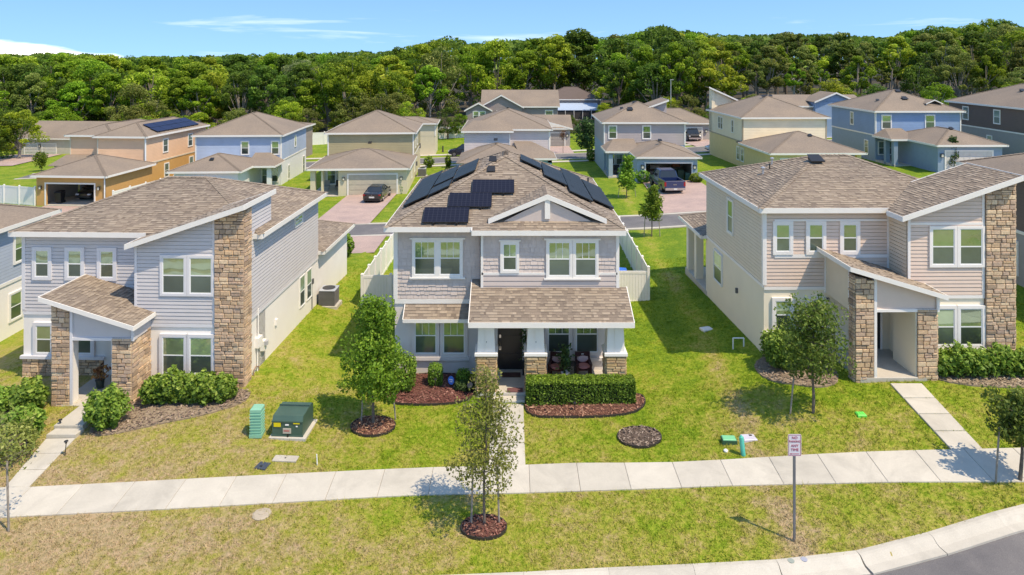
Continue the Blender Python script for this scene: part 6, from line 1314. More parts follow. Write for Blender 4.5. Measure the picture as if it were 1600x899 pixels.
hedge_row('low leafy hedge under the big windows of the blush pink house', 15.75, 20.9, 25.5, 1.0, 1.05, 10000, leaf=.075)
for (u, v, r_, h_, lb) in ((540, 402, .5, 1.5, 'small open shrub at the back corner of the grey house garage'), (539, 305, .55, 1.0, 'clipped bush left of the olive house garage door'), (626, 302, .55, 1.0, 'clipped bush right of the olive house garage door'), (1005, 286, .8, 1.3, 'round bush left of the open garage'), (1088, 286, .7, 1.0, 'bush right of the open garage'),
        (670, 262, .7, 1.5, 'round bush beside the olive house by the back street'), (676, 222, 1.1, 1.6, 'bush by the cream house on the far lawn'), (924, 252, .6, 1.5, 'dark round bush at the corner of the slate-blue house'), (8, 248, 1.6, 1.5, 'rounded bush on the lawn at the far left'), (178, 306, .5, 1.6, 'small bush at the peach house downspout'), (445, 330, .5, 1.0, 'tiny wispy bush behind the grey house'), (700, 262, .4, 1.6, 'slim bush behind the solar roof')):
    x, y, z = G(u, v); shrub(lb, x, y, r_, r_ * .9, h_, BOX if 'clip' in lb or 'round' in lb else TRD, .11, 700, 2 if 'clip' in lb else 0)
# pots
def pot(label, x, y, z, r_, h_, m, plant, ph, leafm, n, leaf=.06):
    t = thing('potted_plant', label, 'potted plant', (x, y, z)); mb = MB(); mb.lathe((0, 0, 0), [(r_ * .95, 0), (r_ * .7, .04), (r_ * .8, h_ * .1), (r_, h_ * .92), (r_ * 1.12, h_ * .93), (r_ * 1.12, h_), (r_ * .9, h_)], 16); mb.build('pot', m, t)
    rng = np.random.default_rng(int(n)); P = rng.normal(size=(n, 3)) * [r_ * .75, r_ * .75, ph * .25] + [0, 0, h_ + ph * .5]; P = P[P[:, 2] > h_]; V, F = leaves(P, leaf, rng, .1, None, 1); npmesh('foliage', V, F, leafm, t, tone=np.repeat(rng.random(len(P)), 4)); return t
REDL = leafmat('croton_leaves', (.06, .03, .02), (.26, .12, .05), (.50, .30, .10), .2)
pot('dark green pot with a reddish croton on the grey house porch', -16.15, 26.75, .16, .16, .32, mat('dark_green_pot', (.025, .045, .04), .4), 0, .5, REDL, 90, .09)
pot('white pot with a dark green plant between the porch chairs', 2.12, 27.15, .2, .16, .4, SASH, 0, 1.0, DRK, 260, .09)
pot('dark hanging plant stand beside the black front door', .52, 27.75, .2, .12, .55, BLACK, 0, 1.6, DRK, 240, .06)
# ------------------------------------------------------------------ street trees
def tree(label, x, y, h, cr, base, m, leaf, n, trunk_r=.05, lean=(0, 0), shape='cone', seed=1, stakes=(), gaps=.35, barkm=BARK, group=None, name='tree', spread=1.0, jag=.12):
    """young tree: tapered trunk, limbs that carry leaf sprays; base = height where the crown starts"""
    rng = np.random.default_rng(seed); rr = random.Random(seed); z = H(x, y); t = thing(name, label, 'tree', (x, y, z), 0, group)
    mb = MB(); pts = [Vector((lean[0] * s, lean[1] * s, h * .95 * s)) + Vector((rr.uniform(-.03, .03), rr.uniform(-.03, .03), 0)) * (s > 0) for s in (0, .15, .35, .55, .75, 1)]; pts[0].z = -.1
    for a, b, s in zip(pts[:-1], pts[1:], (0, .15, .35, .55, .75)): mb.tube(a, b, trunk_r * (1 - s * .85), trunk_r * (1 - (s + .2) * .85), 8)
    mb.build('trunk', barkm, t); lb = MB(); C = []
    nb = 34
    for i in range(nb):
        s = base / h + (1 - base / h) * (i + rr.random()) / nb; s = min(s, .99)
        p = Vector((lean[0] * s, lean[1] * s, h * .95 * s)); q = (s - base / h) / (1 - base / h)
        R_ = cr * ({'cone': (1 - q) ** .75 * (1.0 if q > .12 else .65 + q * 3), 'round': math.sin(math.pi * min(.97, q * .85 + .12)) ** .6, 'vase': .45 + .75 * q * (1 if q < .75 else (1 - q) * 4)}[shape]) * rr.uniform(.7, 1.12)
        a = i * 2.4 + rr.uniform(-.4, .4); e = p + Vector((math.cos(a) * R_, math.sin(a) * R_, R_ * rr.uniform(.15, .55)))
        lb.tube(p, e, trunk_r * .32 * (1 - s * .6), trunk_r * .08, 5)
        for k in range(max(3, int(R_ / cr * 7))):
            f = rr.uniform(gaps, 1.05); c = p.lerp(e, f) + Vector((rr.gauss(0, jag * cr), rr.gauss(0, jag * cr), rr.gauss(0, jag * .8 * cr))); C.append((*c, .13 * cr + .07 + .1 * cr * rr.random()))
            lb.tube(p.lerp(e, f * .9), c, trunk_r * .09, trunk_r * .04, 3)
    lb.build('limb', barkm, t); C = np.array(C); idx = rng.integers(0, len(C), n); o_ = rng.normal(size=(n, 3)); o_ /= np.maximum(1, np.linalg.norm(o_, axis=1))[:, None]
    P = C[idx, :3] + o_ * C[idx, 3:4] * spread; ct = rng.normal(0, .12, len(C))
    V, F = leaves(P, leaf, rng, .35, None); T = np.clip(rng.normal(.42, .17, n) + ct[idx] + .2 * (o_[:, 2]), 0, 1); npmesh('crown', V, F, m, t, tone=np.repeat(T, 4))
    for (sx, sy, hh) in stakes: sk = MB(); sk.tube((sx, sy, -.1), (sx * .85, sy * .85, hh), .03, .028, 6); sk.build('stake', BARKP, t); tp = MB(); tp.tube((sx * .86, sy * .86, hh * .93), (lean[0] * hh / h, lean[1] * hh / h, hh * .98), .008, .008, 4); tp.build('tie', BLACK, t)
    return t
x, y, _ = G(583, 664); tree('dense bright green conical tree in a mulch ring left of the centre house', x, y, 4.6, 1.15, .95, TRD, .055, 13000, .06, (.05, .1), 'cone', 4, [(-.45, .1, 1.1), (.75, .35, 1.3)], .15)
x, y, _ = G(757, 822); tree('thin pale oak sapling with two stakes in the verge, in front of the centre path', x, y, 4.4, 1.12, 1.05, TRP, .043, 5600, .045, (.05, .1), 'cone', 9, [(-.38, .02, 1.75), (.42, .05, 1.7)], .3, jag=.16)
x, y, _ = G(1275, 645); tree('open-crowned olive green oak in front of the blush pink house', x - .1, y, 3.95, 1.05, 1.3, TRR, .06, 6000, .06, (.05, .1), 'round', 12, [(-.75, .1, 1.2)], .3, jag=.15)
x, y, _ = G(1588, 752); tree('dark staked tree cut by the right edge, on the verge', x + .1, y, 2.6, .72, 1.1, TRR, .06, 5200, .06, (.12, .05), 'round', 15, [(-.75, -.05, 1.6)], .2)
x, y, _ = G(-6, 835); tree('pale sapling at the left edge of the verge with a dark stake', x, y, 3.5, .95, 1.7, TRP, .045, 800, .05, (-.1, .1), 'cone', 18, [(.28, .1, 2.0)], .35, jag=.18)
x, y, _ = G(14, 742); shrub('loose yellow-green bush at the left edge beside the path', x - .6, y + .9, .8, .9, 1.0, TRP, .06, 1600, lumps=.35)
x, y, _ = G(1018, 370); tree('young tree with three stakes on the lawn just before the alley', x, y, 3.7, .85, 1.3, TRD, .09, 2600, .05, (.15, 0), 'cone', 21, [(-.55, 0, 1.4), (.6, -.1, 1.5), (.1, .4, 1.3)], .2)
x, y, _ = G(979, 309); tree('slim young tree between two stakes on the lawn beyond the alley', x, y, 4.0, 1.05, .9, TRD, .11, 2200, .05, (.2, 0), 'cone', 24, [(-.8, 0, .9), (.9, 0, .9)], .2)
x, y, _ = G(917, 249); tree('dark green street tree left of the slate-blue house', x, y, 5.4, 1.6, 1.4, DRK, .17, 2200, .08, (.1, 0), 'round', 27, (), .2)
x, y, _ = G(880, 240); tree('small reddish-topped sapling by the back street', x, y, 3.4, .5, 2.2, leafmat('rusty_leaves', (.10, .04, .03), (.2, .1, .06), (.3, .2, .1)), .1, 260, .04, (0, 0), 'round', 30, (), .2)
x, y, _ = G(1488, 268); tree('blue-green juniper beside the denim house garage', x, y, 3.6, 1.0, .1, DRK, .13, 2200, .06, (0, 0), 'cone', 33, (), .1, name='juniper')
x, y, _ = G(64, 268); tree('feathery young palm-like tree by the peach house porch', x, y, 2.6, .9, .6, TRD, .13, 900, .05, (0, 0), 'round', 36, (), .1)
x, y, z = G(1410, 252); t = thing('bare_tree', 'bare fallen-looking grey branches in front of the denim house porch', 'dead tree', (x, y, z)); mb = MB(); rr = random.Random(2)
for k in range(26):
    a = rr.uniform(.1, 3.0); l_ = rr.uniform(1.0, 3.0); e = Vector((math.cos(a) * l_ * 1.1, rr.uniform(-.8, .8), math.sin(a) * l_ * .7)); mb.tube((0, 0, 0), e * .55, .05, .03, 5)
    for j in range(3): mb.tube(e * .55, e * .55 + Vector((rr.uniform(-.6, .9), rr.uniform(-.3, .3), rr.uniform(-.1, .8))), .03, .012, 4)
mb.build('branch', mat('grey_deadwood', (.42, .38, .33), .9), t)
# ------------------------------------------------------------------ the woods
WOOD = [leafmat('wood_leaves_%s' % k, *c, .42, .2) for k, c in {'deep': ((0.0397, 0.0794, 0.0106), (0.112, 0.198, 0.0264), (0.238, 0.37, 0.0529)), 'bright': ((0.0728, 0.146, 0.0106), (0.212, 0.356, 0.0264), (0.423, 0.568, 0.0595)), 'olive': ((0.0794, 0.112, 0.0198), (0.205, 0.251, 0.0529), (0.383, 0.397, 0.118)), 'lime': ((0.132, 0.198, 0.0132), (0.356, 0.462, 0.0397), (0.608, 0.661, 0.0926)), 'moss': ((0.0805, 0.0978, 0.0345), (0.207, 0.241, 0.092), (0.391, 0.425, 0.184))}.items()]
def crown_mesh(kind, seed, n):
    """unit-height tree crown meshes shared by the trees of the wood; returns (leaf verts, faces, tones, limb MB)"""
    rng = np.random.default_rng(seed); rr = random.Random(seed); C = []; lb = MB(); hz = {'oak': .22, 'tall': .42, 'pine': .62}[kind]; R0 = {'oak': .38, 'tall': .27, 'pine': .17}[kind]
    lb.tube((0, 0, -.05), (rr.uniform(-.02, .02), 0, hz + .15), .022 if kind != 'oak' else .03, .014, 7)
    k = {'oak': 46, 'tall': 40, 'pine': 22}[kind]
    for i in range(k):
        a = rr.uniform(0, 6.28); q = rr.random(); prof = math.sin(math.pi * (q * .82 + .16)) ** .7
        r_ = R0 * prof * math.sqrt(rr.uniform(.25, 1)); c = Vector((math.cos(a) * r_, math.sin(a) * r_, hz + (1 - hz) * q * .93)); C.append((*c, R0 * rr.uniform(.16, .32)))
        if i % 3 == 0: lb.tube((0, 0, hz * rr.uniform(.7, 1.2)), c, .009, .003, 4)
    C = np.array(C); idx = rng.integers(0, len(C), n); o_ = rng.normal(size=(n, 3)); o_ /= np.linalg.norm(o_, axis=1)[:, None]; rad = rng.uniform(.55, 1, n)[:, None] ** .6
    P = C[idx, :3] + o_ * rad * C[idx, 3:4] * [1, 1, .75]; ct = rng.normal(0, .13, len(C)); V, F = leaves(P, .0145 if kind != 'pine' else .011, rng, .6, o_)
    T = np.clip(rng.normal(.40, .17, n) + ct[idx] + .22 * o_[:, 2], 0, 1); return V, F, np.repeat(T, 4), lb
CM = []
for kind, seeds in (('oak', (1, 2, 3, 4)), ('tall', (5, 6, 7)), ('pine', (8, 9))):
    for s in seeds:
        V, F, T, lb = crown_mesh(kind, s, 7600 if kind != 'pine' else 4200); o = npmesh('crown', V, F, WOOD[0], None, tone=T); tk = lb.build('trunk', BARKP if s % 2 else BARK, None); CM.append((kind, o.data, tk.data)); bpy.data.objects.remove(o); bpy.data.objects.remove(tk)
SKY_U = [-400, 0, 100, 200, 300, 400, 500, 600, 640, 670, 700, 730, 800, 850, 880, 905, 930, 960, 1000, 1040, 1080, 1110, 1200, 1300, 1390, 1420, 1500, 1550, 1600, 2000]
SKY_V = [80, 82, 80, 86, 86, 82, 80, 78, 72, 60, 54, 66, 58, 60, 54, 44, 58, 54, 50, 36, 46, 52, 50, 52, 56, 44, 38, 29, 36, 40]
SECT = [(-900, 150, 'behind the beige garages'), (150, 300, 'behind the peach house'), (300, 500, 'behind the light blue house'), (500, 700, 'behind the olive house'), (700, 870, 'behind the gabled house'), (870, 1000, 'around the screen-porch house'), (1000, 1110, 'behind the warm grey house'), (1110, 1300, 'behind the cream house'), (1300, 1480, 'behind the denim blue house'), (1480, 2600, 'behind the dark umber house')]
COLN = ['deep green', 'bright green', 'olive', 'lime green', 'grey mossy']
MESHV = {}
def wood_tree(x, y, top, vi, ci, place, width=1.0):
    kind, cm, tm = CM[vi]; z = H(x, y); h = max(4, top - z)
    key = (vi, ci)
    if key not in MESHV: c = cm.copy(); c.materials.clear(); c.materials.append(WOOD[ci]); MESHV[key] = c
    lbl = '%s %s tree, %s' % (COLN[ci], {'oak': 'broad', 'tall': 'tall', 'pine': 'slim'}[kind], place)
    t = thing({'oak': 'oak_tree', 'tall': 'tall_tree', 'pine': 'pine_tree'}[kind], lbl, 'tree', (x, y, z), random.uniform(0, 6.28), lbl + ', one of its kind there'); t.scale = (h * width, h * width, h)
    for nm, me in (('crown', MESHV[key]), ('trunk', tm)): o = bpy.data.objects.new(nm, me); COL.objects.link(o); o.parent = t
wr = random.Random(42); NW = 0
for ri, (Y0, sp) in enumerate(((136, 6.4), (146, 6.6), (158, 7.0), (172, 7.6), (190, 8.4), (214, 9.5))):
    X = -Y0 * .80
    while X < Y0 * .80:
        x = X + wr.uniform(-2, 2); y = Y0 + wr.uniform(-4, 4) + (6 if x > 60 else 0); u = 800 + FOC * x / y; X += sp * wr.uniform(.8, 1.2)
        if -14 < x < 22 and y < 171: 
            if y < 150: continue
            y = 176 + wr.uniform(0, 6); u = 800 + FOC * x / y
            if wr.random() < .4: continue
        sv = float(np.interp(u, SKY_U, SKY_V)); top = CAM_Z - (sv - HOR) * y / FOC
        f = (.80, .88, .92, .96, .98, 1.0)[ri]; top = -2 + (top + 2) * f * wr.uniform(.78, 1.06) if ri < 4 else top - wr.uniform(-.3, 2.2)
        right = u > 1130
        kind = wr.choice([4, 5, 6, 7, 8, 7, 8] if right and u < 1400 else [0, 1, 2, 3, 4, 5, 6, 4, 5, 6])
        ci = wr.choices(range(5), [5, 4, 5, .8, .15] if right else [5, 8, 2, 1.6, .2])[0]
        sec = next(s[2] for s in SECT if s[0] <= u < s[1]); place = ('front of the wood ', 'front of the wood ', 'middle of the wood ', 'middle of the wood ', 'skyline of the wood ', 'skyline of the wood ')[ri] + sec
        wood_tree(x, y, top, kind, ci, place, wr.uniform(.85, 1.25)); NW += 1
# smaller trees and bushes along the wood's edge
for i in range(74):
    y = wr.uniform(124, 133); x = wr.uniform(-.78, .8) * y; u = 800 + FOC * x / y
    if -16 < x < 24 or abs(x - 30) < 12 and wr.random() < .6: continue
    sec = next(s[2] for s in SECT if s[0] <= u < s[1]); wood_tree(x, y, H(x, y) + wr.uniform(3.5, 8.5), wr.choice([0, 1, 2, 3]), wr.choices(range(5), [3, 5, 3, 3, .2])[0], 'edge of the wood ' + sec, 1.25); NW += 1
for (u, Y, vtop, vi, ci, lb) in ((960, 132, 172, 3, 3, 'clearing left of the screen-porch house'), (945, 142, 160, 0, 3, 'gap just left of the warm grey roof'), (890, 120, 186, 2, 0, 'low spot before the screen porch'), (700, 124, 168, 1, 0, 'strip left of the gabled house'), (720, 126, 178, 3, 1, 'strip touching the gabled house'), (960, 150, 120, 0, 3, 'slope above the warm grey roof'), (1000, 150, 118, 1, 1, 'slope behind the warm grey roof'), (30, 112, 170, 0, 3, 'near left corner by the beige garages'), (-20, 108, 150, 1, 0, 'left frame edge near the beige garages'), (902, 180, 45, 5, 0, 'tall gap before the brown hip roof')):
    x = (u - 800) * Y / FOC; wood_tree(x, Y, CAM_Z - (vtop - HOR) * Y / FOC, vi, ci, lb, 1.2)
# far canopy: one mass
rng = np.random.default_rng(77); PP, TT = [], []
for k in range(900):
    y = rng.uniform(235, 620); x = rng.uniform(-.85, .85) * y; u = 800 + FOC * x / y; sv = float(np.interp(u, SKY_U, SKY_V)); top = min(CAM_Z - (sv + 2 - HOR) * y / FOC, 30) - rng.uniform(0, 4); n = 90
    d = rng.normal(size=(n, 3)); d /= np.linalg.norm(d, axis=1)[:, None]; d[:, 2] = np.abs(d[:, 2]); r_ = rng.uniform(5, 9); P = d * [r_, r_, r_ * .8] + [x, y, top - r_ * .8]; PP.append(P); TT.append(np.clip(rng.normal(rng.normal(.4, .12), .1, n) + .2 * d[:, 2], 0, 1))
P = np.concatenate(PP); V, F = leaves(P, 1.1, rng, .7, None); o = npmesh('far_woods', V, F, WOOD[0], None, tone=np.repeat(np.concatenate(TT), 4), kind='stuff'); setp(o, 'hazy far canopy of the wood running to the skyline', 'wood')
# dim forest floor litter: dark ground sheet below the wood
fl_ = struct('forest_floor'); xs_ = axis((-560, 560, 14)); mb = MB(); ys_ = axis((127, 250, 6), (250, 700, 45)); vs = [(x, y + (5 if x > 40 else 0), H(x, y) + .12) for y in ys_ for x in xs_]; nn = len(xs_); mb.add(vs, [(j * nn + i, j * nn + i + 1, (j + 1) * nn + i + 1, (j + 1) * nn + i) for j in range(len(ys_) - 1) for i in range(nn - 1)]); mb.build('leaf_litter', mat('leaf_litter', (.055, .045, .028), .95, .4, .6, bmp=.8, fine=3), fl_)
# ------------------------------------------------------------------ vehicles
def paint(n, c, r=.25): return mat(n, c, r, .02, bmp=0, coat=.8)
TYRE = mat('tyre', (.015, .015, .016), .8); RIM = mat('alloy_rim', (.30, .30, .32), .3, metal=.8); CGL = mat('car_glass', (.02, .025, .03), .05, .1, bmp=0, spec=.8); TAIL = mat('tail_light', (.35, .01, .015), .25); HEADL = mat('headlight', (.65, .67, .70), .15, bmp=0); PLATE = mat('number_plate', (.65, .65, .62), .5)
def wheels(t, W, xs, r, wd=.22):
    for sx in (-1, 1):
        for yy in xs:
            mb = MB(); x0 = sx * (W / 2 - wd); x1 = sx * (W / 2 + .01); mb.tube((x0, yy, r), (x1, yy, r), r, r, 20); w_ = mb.build('wheel', TYRE, t)
            rm = MB(); rm.tube((x1 - sx * .02, yy, r), (x1 + sx * .012, yy, r), r * .62, r * .58, 14); rm.build('rim', RIM, w_)
def ring2(y, W, z0, z1, inset, sh):
    """body cross-section at y: half width W/2, sill z0, shoulder z1, narrower at the top"""
    a = W / 2; return [(-a + .06, y, z0), (a - .06, y, z0), (a, y, z0 + .18), (a, y, (z0 + z1) / 2 + .05), (a - sh, y, z1), (a - inset, y, z1 + .03), (-a + inset, y, z1 + .03), (-a + sh, y, z1), (-a, y, (z0 + z1) / 2 + .05), (-a, y, z0 + .18)]
def sedan(label, x, y, rz, body, L_=4.75, W=1.83, suv=False, name='car', cat='car', z=None):
    """car pointing along +y; rear at -y"""
    t = thing(name, label, cat, (x, y, (H(x, y) + .06) if z is None else z), rz); k = .18 if suv else 0; hl = L_ / 2
    st_ = [(-hl, .5 + k, .88 + k, .80), (-hl + .12, .28 + k * .5, .98 + k, .95), (-hl + .55, .22 + k * .5, 1.02 + k, 1), (-.7, .2 + k * .5, .98 + k, 1), (.8, .2 + k * .5, .95 + k, 1), (hl - .6, .22 + k * .5, .84 + k, .98), (hl - .15, .26 + k * .5, .72 + k, .92), (hl, .38 + k, .62 + k, .80)]
    mb = MB(); mb.loft([ring2(a, W * s, z0, z1, .22, .07) for a, z0, z1, s in st_]); mb.build('body', body, t, smooth=False)
    hz = 1.45 if not suv else 1.72; b = .98 + k; sec = [(-hl + (.45 if suv else .75), b, b + .02, .70), (-hl + (.75 if suv else 1.35), b, hz - .06, .60), (-.35 if not suv else -.4, b, hz, .60), (.35, b - .01, hz - .04, .60), (1.15, b - .04, b, .72)]
    g = MB(); g.loft([[(-W * .46, a, z0 - .03), (W * .46, a, z0 - .03), (W * s / 2 + .04, a, z1), (-W * s / 2 - .04, a, z1)] for a, z0, z1, s in sec]); g.build('window', CGL, t)
    rfm = MB(); rfm.loft([[(-W * .33, a, zz), (W * .33, a, zz), (W * .29, a, zz + .045), (-W * .29, a, zz + .045)] for a, zz in ((sec[1][0], hz - .05), (sec[2][0], hz - .0), (sec[3][0], hz - .05))]); rfm.build('car_roof', body, t)
    pil = MB(); [pil.beam((sx * W * .33, sec[1][0], hz - .03), (sx * W * .45, sec[0][0] - .05, b + .02), .07, .07) for sx in (-1, 1)]; [pil.beam((sx * W * .33, sec[3][0], hz - .04), (sx * W * .44, sec[4][0], b), .06, .06) for sx in (-1, 1)]; [pil.beam((sx * W * .36, 0, hz - .06), (sx * W * .475, 0, b), .06, .06) for sx in (-1, 1)]; pil.build('pillar', body, t)
    for sx in (-1, 1):
        mb = MB(); mb.box(min(sx * .5, sx * .86) * W / 1.83, max(sx * .5, sx * .86) * W / 1.83, -hl - .0, -hl + .25, .76 + k, .90 + k); mb.build('tail_light', TAIL, t); mb = MB(); mb.box(min(sx * .45, sx * .78), max(sx * .45, sx * .78), hl - .2, hl + .01, .56 + k, .70 + k); mb.build('headlight', HEADL, t)
        mb = MB(); mb.box(min(sx * W * .5, sx * (W * .5 + .16)), max(sx * W * .5, sx * (W * .5 + .16)), .85, .97, .98 + k, 1.1 + k); mb.build('mirror', body, t)
    mb = MB(); mb.box(-.26, .26, -hl - .015, -hl + .02, .56 + k, .70 + k); mb.build('number_plate', PLATE, t); mb = MB(); mb.box(-.75, .75, -hl - .03, -hl + .1, .32 + k, .44 + k); mb.build('bumper', BLACK if not suv else body, t); mb = MB(); mb.box(-.75, .75, hl - .1, hl + .03, .30 + k, .42 + k); mb.build('bumper', BLACK if not suv else body, t); mb = MB(); mb.box(-.05, .05, -hl - .012, -hl, .80 + k, .86 + k); mb.build('emblem', RIM, t)
    wheels(t, W, (-hl + .95, hl - .9), .33 + k * .3); return t
def pickup(label, x, y, rz, body, L_=5.7, W=2.0):
    t = thing('pickup_truck', label, 'pickup truck', (x, y, H(x, y) + .06), rz); hl = L_ / 2; z0, z1 = .5, 1.18
    mb = MB(); mb.loft([ring2(a, W * s, b, c, .25, .07) for a, b, c, s in ((-.75, z0, z1, 1), (1.2, z0, z1 + .02, 1), (hl - .5, z0 + .02, z1 - .02, .98), (hl - .08, z0 + .05, z1 - .1, .94), (hl, z0 + .1, z1 - .2, .9))]); mb.build('body', body, t)
    mb = MB(); a = W / 2; mb.box(-a, -a + .12, -hl, -.75, z0, z1 + .08); mb.box(a - .12, a, -hl, -.75, z0, z1 + .08); mb.box(-a + .12, a - .12, -.85, -.75, z0, z1 + .08); mb.build('bed_wall', body, t)
    mb = MB(); mb.bevbox(-a + .1, a - .1, -hl - .02, -hl + .08, z0 + .05, z1 + .09, .02); tg = mb.build('tailgate', body, t); mb = MB(); mb.box(-.16, .16, -hl - .03, -hl - .02, .88, .98); mb.build('emblem', RIM, tg)
    mb = MB(); mb.box(-a + .1, a - .1, -hl + .05, -.8, z0, z0 + .14); mb.build('bed_floor', BLACK, t)
    hz = 1.92; sec = [(-.8, 1.15, 1.2, .84), (-.55, 1.15, hz - .04, .70), (.6, 1.15, hz, .70), (.95, 1.15, hz - .08, .70), (1.65, 1.12, 1.18, .84)]
    g = MB(); g.loft([[(-W * .46, q, c - .03), (W * .46, q, c - .03), (W * s / 2 + .04, q, d), (-W * s / 2 - .04, q, d)] for q, c, d, s in sec]); g.build('window', CGL, t)
    rfm = MB(); rfm.loft([[(-W * .38, q, zz), (W * .38, q, zz), (W * .34, q, zz + .06), (-W * .34, q, zz + .06)] for q, zz in ((-.58, hz - .05), (.6, hz - .01), (1.0, hz - .09))]); rfm.build('car_roof', body, t)
    pil = MB(); [pil.beam((sx * W * .38, q0, hz - .05), (sx * W * .46, q1, 1.16), .08, .08) for sx in (-1, 1) for q0, q1 in ((-.56, -.8), (.95, 1.65), (.25, .25))]; pil.build('pillar', body, t)
    for sx in (-1, 1):
        lo_, hi_ = sorted((sx * (a - .16), sx * (a + .01))); mb = MB(); mb.box(lo_, hi_, -hl - .03, -hl + .1, .78, 1.16); mb.build('tail_light', TAIL, t); mb = MB(); mb.box(*sorted((sx * .55, sx * (a - .1))), hl - .15, hl + .01, .8, 1.0); mb.build('headlight', HEADL, t); mb = MB(); mb.box(*sorted((sx * a, sx * (a + .24))), 1.15, 1.3, 1.2, 1.45); mb.build('mirror', BLACK, t)
    mb = MB(); mb.box(-a + .05, a - .05, -hl - .16, -hl, .42, .64); mb.build('bumper', mat('chrome', (.55, .55, .57), .2, metal=.9), t); mb = MB(); mb.box(-a + .05, a - .05, hl, hl + .12, .45, .68); mb.build('bumper', mat('chrome', (.55, .55, .57), .2, metal=.9), t); mb = MB(); mb.box(-.16, .16, -hl - .175, -hl - .155, .47, .6); mb.build('number_plate', PLATE, t)
    mb = MB(); mb.box(-.7, .7, hl, hl + .03, .7, 1.0); mb.build('grille', BLACK, t); wheels(t, W, (-hl + 1.15, hl - 1.0), .41, .26); return t
x, y, _ = G(586, 319); sedan('black sedan seen from behind on the pink driveway of the olive house', x - .2, y + 2.3, R(-3), paint('black_paint', (.014, .014, .018)))
x, y, _ = G(1050, 305); pickup('dark blue pickup truck seen from behind before the open garage', x + .1, y + 2.9, R(4), paint('midnight_blue_paint', (.014, .032, .11)))
x, y, _ = G(1092, 222); pickup('black pickup truck facing us on the far driveway', x - .4, y + 2.8, R(176), paint('charcoal_paint', (.022, .023, .027)))
x, y, _ = G(722, 245); sedan('black hatchback parked on the back street', x + .3, y, R(84), paint('black_blue_paint', (.012, .014, .03)), 4.4, 1.8, True)
x, y, _ = G(1114, 239); sedan('white car at the kerb of the back street', x + 1.5, y + .2, R(90), paint('white_paint', (.6, .62, .66)), 4.7, 1.8)
x, y = -43.2, 68.6; sedan('dark car parked inside the peach house garage, facing out', x + .4, y + 2.0, R(176), paint('black_paint', (0, 0, 0)), 4.6, 1.8, z=-1.25)
x, y = -33.2, 68.0; sedan('dark suv at the light blue house, mostly hidden by the grey roof', x, y, R(0), paint('black_blue_paint', (0, 0, 0)), 4.6, 1.85, True)
# garage contents
def bin2(label, x, y, z, m, s=1.0, rz=0):
    t = thing('wheelie_bin', label, 'wheelie bin', (x, y, z), rz); mb = MB(); mb.loft([[(-a, -b, c), (a, -b, c), (a, b, c), (-a, b, c)] for a, b, c in ((.24 * s, .26 * s, .05), (.3 * s, .36 * s, 1.0 * s))]); mb.build('bin', m, t); mb = MB(); mb.loft([[(-.32 * s, -.4 * s, c) if 0 else (-.32 * s, -.4 * s, 1.0 * s), (.32 * s, -.4 * s, 1.0 * s), (.32 * s, .38 * s, 1.05 * s), (-.32 * s, .38 * s, 1.05 * s)], [(-.25 * s, -.3 * s, 1.12 * s), (.25 * s, -.3 * s, 1.12 * s), (.25 * s, .3 * s, 1.16 * s), (-.25 * s, .3 * s, 1.16 * s)]]); mb.build('lid', m, t); mb = MB(); [mb.tube((sx * .2 * s, .3 * s, .13), (sx * .28 * s, .3 * s, .13), .13, .13, 12) for sx in (-1, 1)]; mb.build('wheel', BLACK, t); return t
gz = -.02; bin2('dark green wheelie bin inside the open garage', 17.9, 72.6, gz, mat('bin_green', (.02, .07, .05), .5), 1.1); bin2('light green wheelie bin at the right side of the open garage', 18.6, 72.4, gz, mat('bin_teal', (.10, .25, .21), .5), .8)
def carton(label, x, y, z, sx, sy, sz, c, rz=0):
    t = thing('storage_box', label, 'box', (x, y, z), rz); mb = MB(); mb.bevbox(-sx, sx, -sy, sy, 0, sz, .02); mb.build('box', mat('box_%d' % int(c[0] * 1000), c, .7), t); mb = MB(); mb.bevbox(-sx - .02, sx + .02, -sy - .02, sy + .02, sz, sz + .05, .02); mb.build('lid', mat('box_lid_%d' % int(c[0] * 1000), tuple(k * .6 for k in c), .6), t)
carton('orange-brown box on a stack in the open garage', 17.9, 74.5, gz + 1.2, .4, .3, .4, (.35, .12, .06)); carton('grey storage crate under the orange-brown box', 17.9, 74.5, gz, .5, .4, 1.15, (.18, .18, .17)); carton('pale box at the back of the open garage', 15.6, 75.0, gz, .5, .4, 1.3, (.4, .38, .35)); carton('blue tub by the garage opening', 13.9 + .6, 71.8, gz, .3, .25, .35, (.03, .08, .28)); carton('dark crate on the left of the open garage', 15.0, 74.0, gz, .6, .4, .9, (.06, .05, .05))
bin2('black wheelie bin inside the peach house garage, at its left wall', -44.6, 67.3, -1.25, BLACK, 1.05); carton('brown carton in the peach house garage', -43.6, 70.5, -1.25, .4, .3, 1.2, (.2, .1, .06))
t = thing('covered_grill', 'round light grey covered spa tub on the slate-blue porch', 'spa tub', (13.1 - .2, 76.3, .02)); mb = MB(); mb.lathe((0, 0, 0), [(.95, 0), (1.0, .1), (1.0, .75), (.9, .82), (.05, .85)], 24); mb.build('tub', mat('spa_grey', (.42, .42, .41), .6), t)
t = thing('armchair', 'dark outdoor armchair on the slate-blue porch', 'chair', (11.7, 76.8, .02)); mb = MB(); mb.box(-.4, .4, -.4, .4, .1, .45); mb.build('seat', DARK, t); mb = MB(); mb.box(-.4, .4, .25, .4, .45, .95); mb.build('backrest', DARK, t); mb = MB(); mb.box(-.45, -.35, -.4, .4, .1, .65); mb.box(.35, .45, -.4, .4, .1, .65); mb.build('arm', DARK, t)
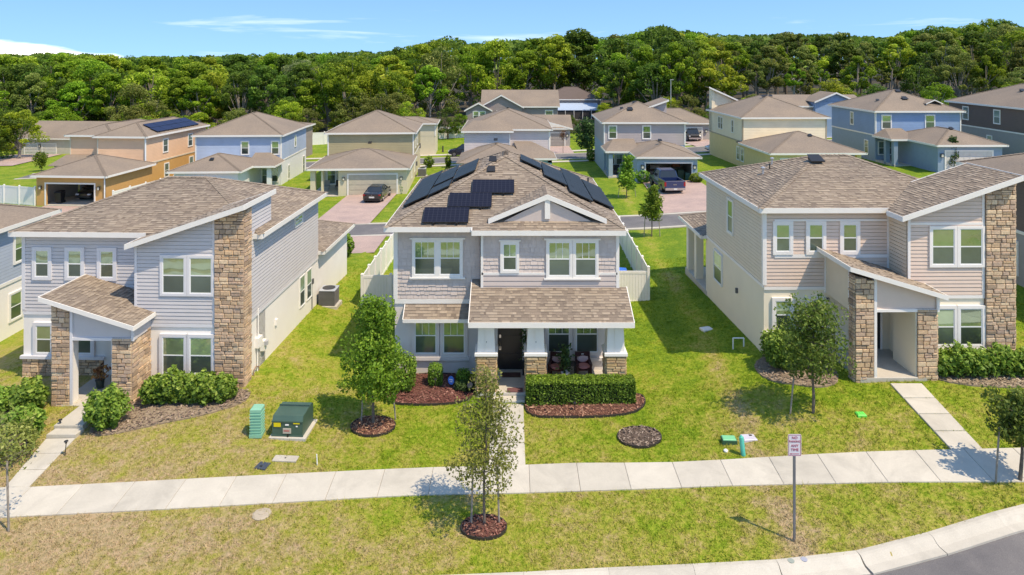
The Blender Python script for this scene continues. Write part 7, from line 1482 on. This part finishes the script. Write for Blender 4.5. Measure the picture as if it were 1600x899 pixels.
for (x, y, z, lb, m) in ((-27.6, 76.0, -1.6, 'black chair on the light blue house porch', BLACK), (-29.2, 76.3, -1.6, 'dark chair at the inner side of the light blue porch', DARK), (-20.0, 73.6, -1.15, 'grey chair on the olive house porch, nearer the post', mat('chair_grey', (.3, .29, .28), .7)), (-18.8, 73.8, -1.15, 'dark chair on the olive house porch by its wall', DARK)):
    t = thing('patio_chair', lb, 'chair', (x, y, z)); mb = MB(); mb.box(-.3, .3, -.3, .3, .35, .42); mb.build('seat', m, t); mb = MB(); mb.box(-.3, .3, .24, .3, .42, .95); mb.build('backrest', m, t)
    for sx in (-.27, .23):
        for sy in (-.28, .24): mb = MB(); mb.box(sx, sx + .04, sy, sy + .04, 0, .36); mb.build('leg', m, t)
x, y, z = G(1047, 200); t = thing('street_lamp', 'thin pale lamp post rising behind the warm grey roof', 'lamp post', (30.5, 131, H(30, 131))); mb = MB(); mb.tube((0, 0, 0), (0, 0, 9.2), .09, .06); mb.build('post', mat('pale_post', (.5, .5, .5), .5), t); mb = MB(); mb.box(-.1, .5, -.1, .1, 9.15, 9.25); mb.build('lamp_head', mat('pale_post', (0, 0, 0)), t)
x, y, z = G(692, 238); t = thing('planter', 'tiny garden ornament on the far lawn beside the hatchback', 'ornament', (x, y, z)); mb = MB(); mb.lathe((0, 0, 0), [(.2, 0), (.12, .2), (.1, .9), (.02, 1.0)], 8); mb.build('body', DARK, t)
# ------------------------------------------------------------------ grass blades
q = np.stack([RNG.uniform(-22, 24, 60000), 17.3 + (RNG.random(60000) ** 1.25) * 26], 1)
q2 = np.stack([RNG.uniform(-18, 20, 22000), RNG.uniform(17.3, 26.5, 22000)], 1); q = np.concatenate([q, q2])
cy = np.interp(q[:, 0], [c[0] for c in CURB], [c[1] for c in CURB]); ok = q[:, 1] > cy + .03
for k in KEEPOUT:
    if k[0] == 'r': ok &= ~((q[:, 0] > k[1]) & (q[:, 0] < k[2]) & (q[:, 1] > k[3]) & (q[:, 1] < k[4]))
    elif k[0] == 'q':
        pl_ = np.array(k[1]); m_ = ok & (q[:, 0] > pl_[:, 0].min() - .1) & (q[:, 0] < pl_[:, 0].max() + .1) & (q[:, 1] > pl_[:, 1].min() - .1) & (q[:, 1] < pl_[:, 1].max() + .1)
        ii = np.where(m_)[0]; ok[ii] &= ~inside(q[ii], [tuple(p) for p in k[1]])
q = q[ok]; zz = np.array([H(a, b) for a, b in q]); nb = 5; n = len(q)
c = np.repeat(np.column_stack([q, zz]), nb, 0); a = RNG.uniform(0, 6.28, n * nb); off = np.column_stack([np.cos(a), np.sin(a), np.zeros(n * nb)]) * RNG.uniform(.01, .09, (n * nb, 1)); c = c + off
hh = RNG.uniform(.035, .085, n * nb) * np.repeat(np.where(RNG.random(n) < .04, 2.0, 1.0), nb); lean_ = RNG.normal(0, .045, (n * nb, 2)); b_ = np.column_stack([-np.sin(a), np.cos(a), np.zeros(n * nb)]) * RNG.uniform(.006, .014, (n * nb, 1))
tip = c + np.column_stack([lean_, hh]); V = np.stack([c - b_, c + b_, tip], 1).reshape(-1, 3); o = npmesh('grass', V, np.arange(3 * n * nb).reshape(-1, 3), BLADE, None, kind='stuff', k=3); setp(o, 'short patchy lawn grass, green with dry straw-coloured spots', 'grass')
# trees that share a description are told apart by their order from the left
by = {}
for o in COL.objects:
    if o.get('category') == 'tree' and ', one of its kind' in o.get('group', ''): by.setdefault(o['label'], []).append(o)
ORD = ['leftmost', 'second from left', 'third from left', 'fourth from left', 'fifth from left', 'sixth from left', 'seventh from left', 'eighth from left']
for lb_, os_ in by.items():
    os_.sort(key=lambda o: o.location.x / o.location.y)
    for o in os_:
        if len(os_) == 1: del o['group']
        else: o['group'] = 'trees of the ' + lb_.split(', ')[1]; o['label'] = ORD[min(os_.index(o), 7)] + ' ' + lb_.replace(' tree, ', ' tree in ').replace(' of the wood', ' of wood')
print('wood trees', NW, 'grass tufts', n, 'objects', len(bpy.data.objects))
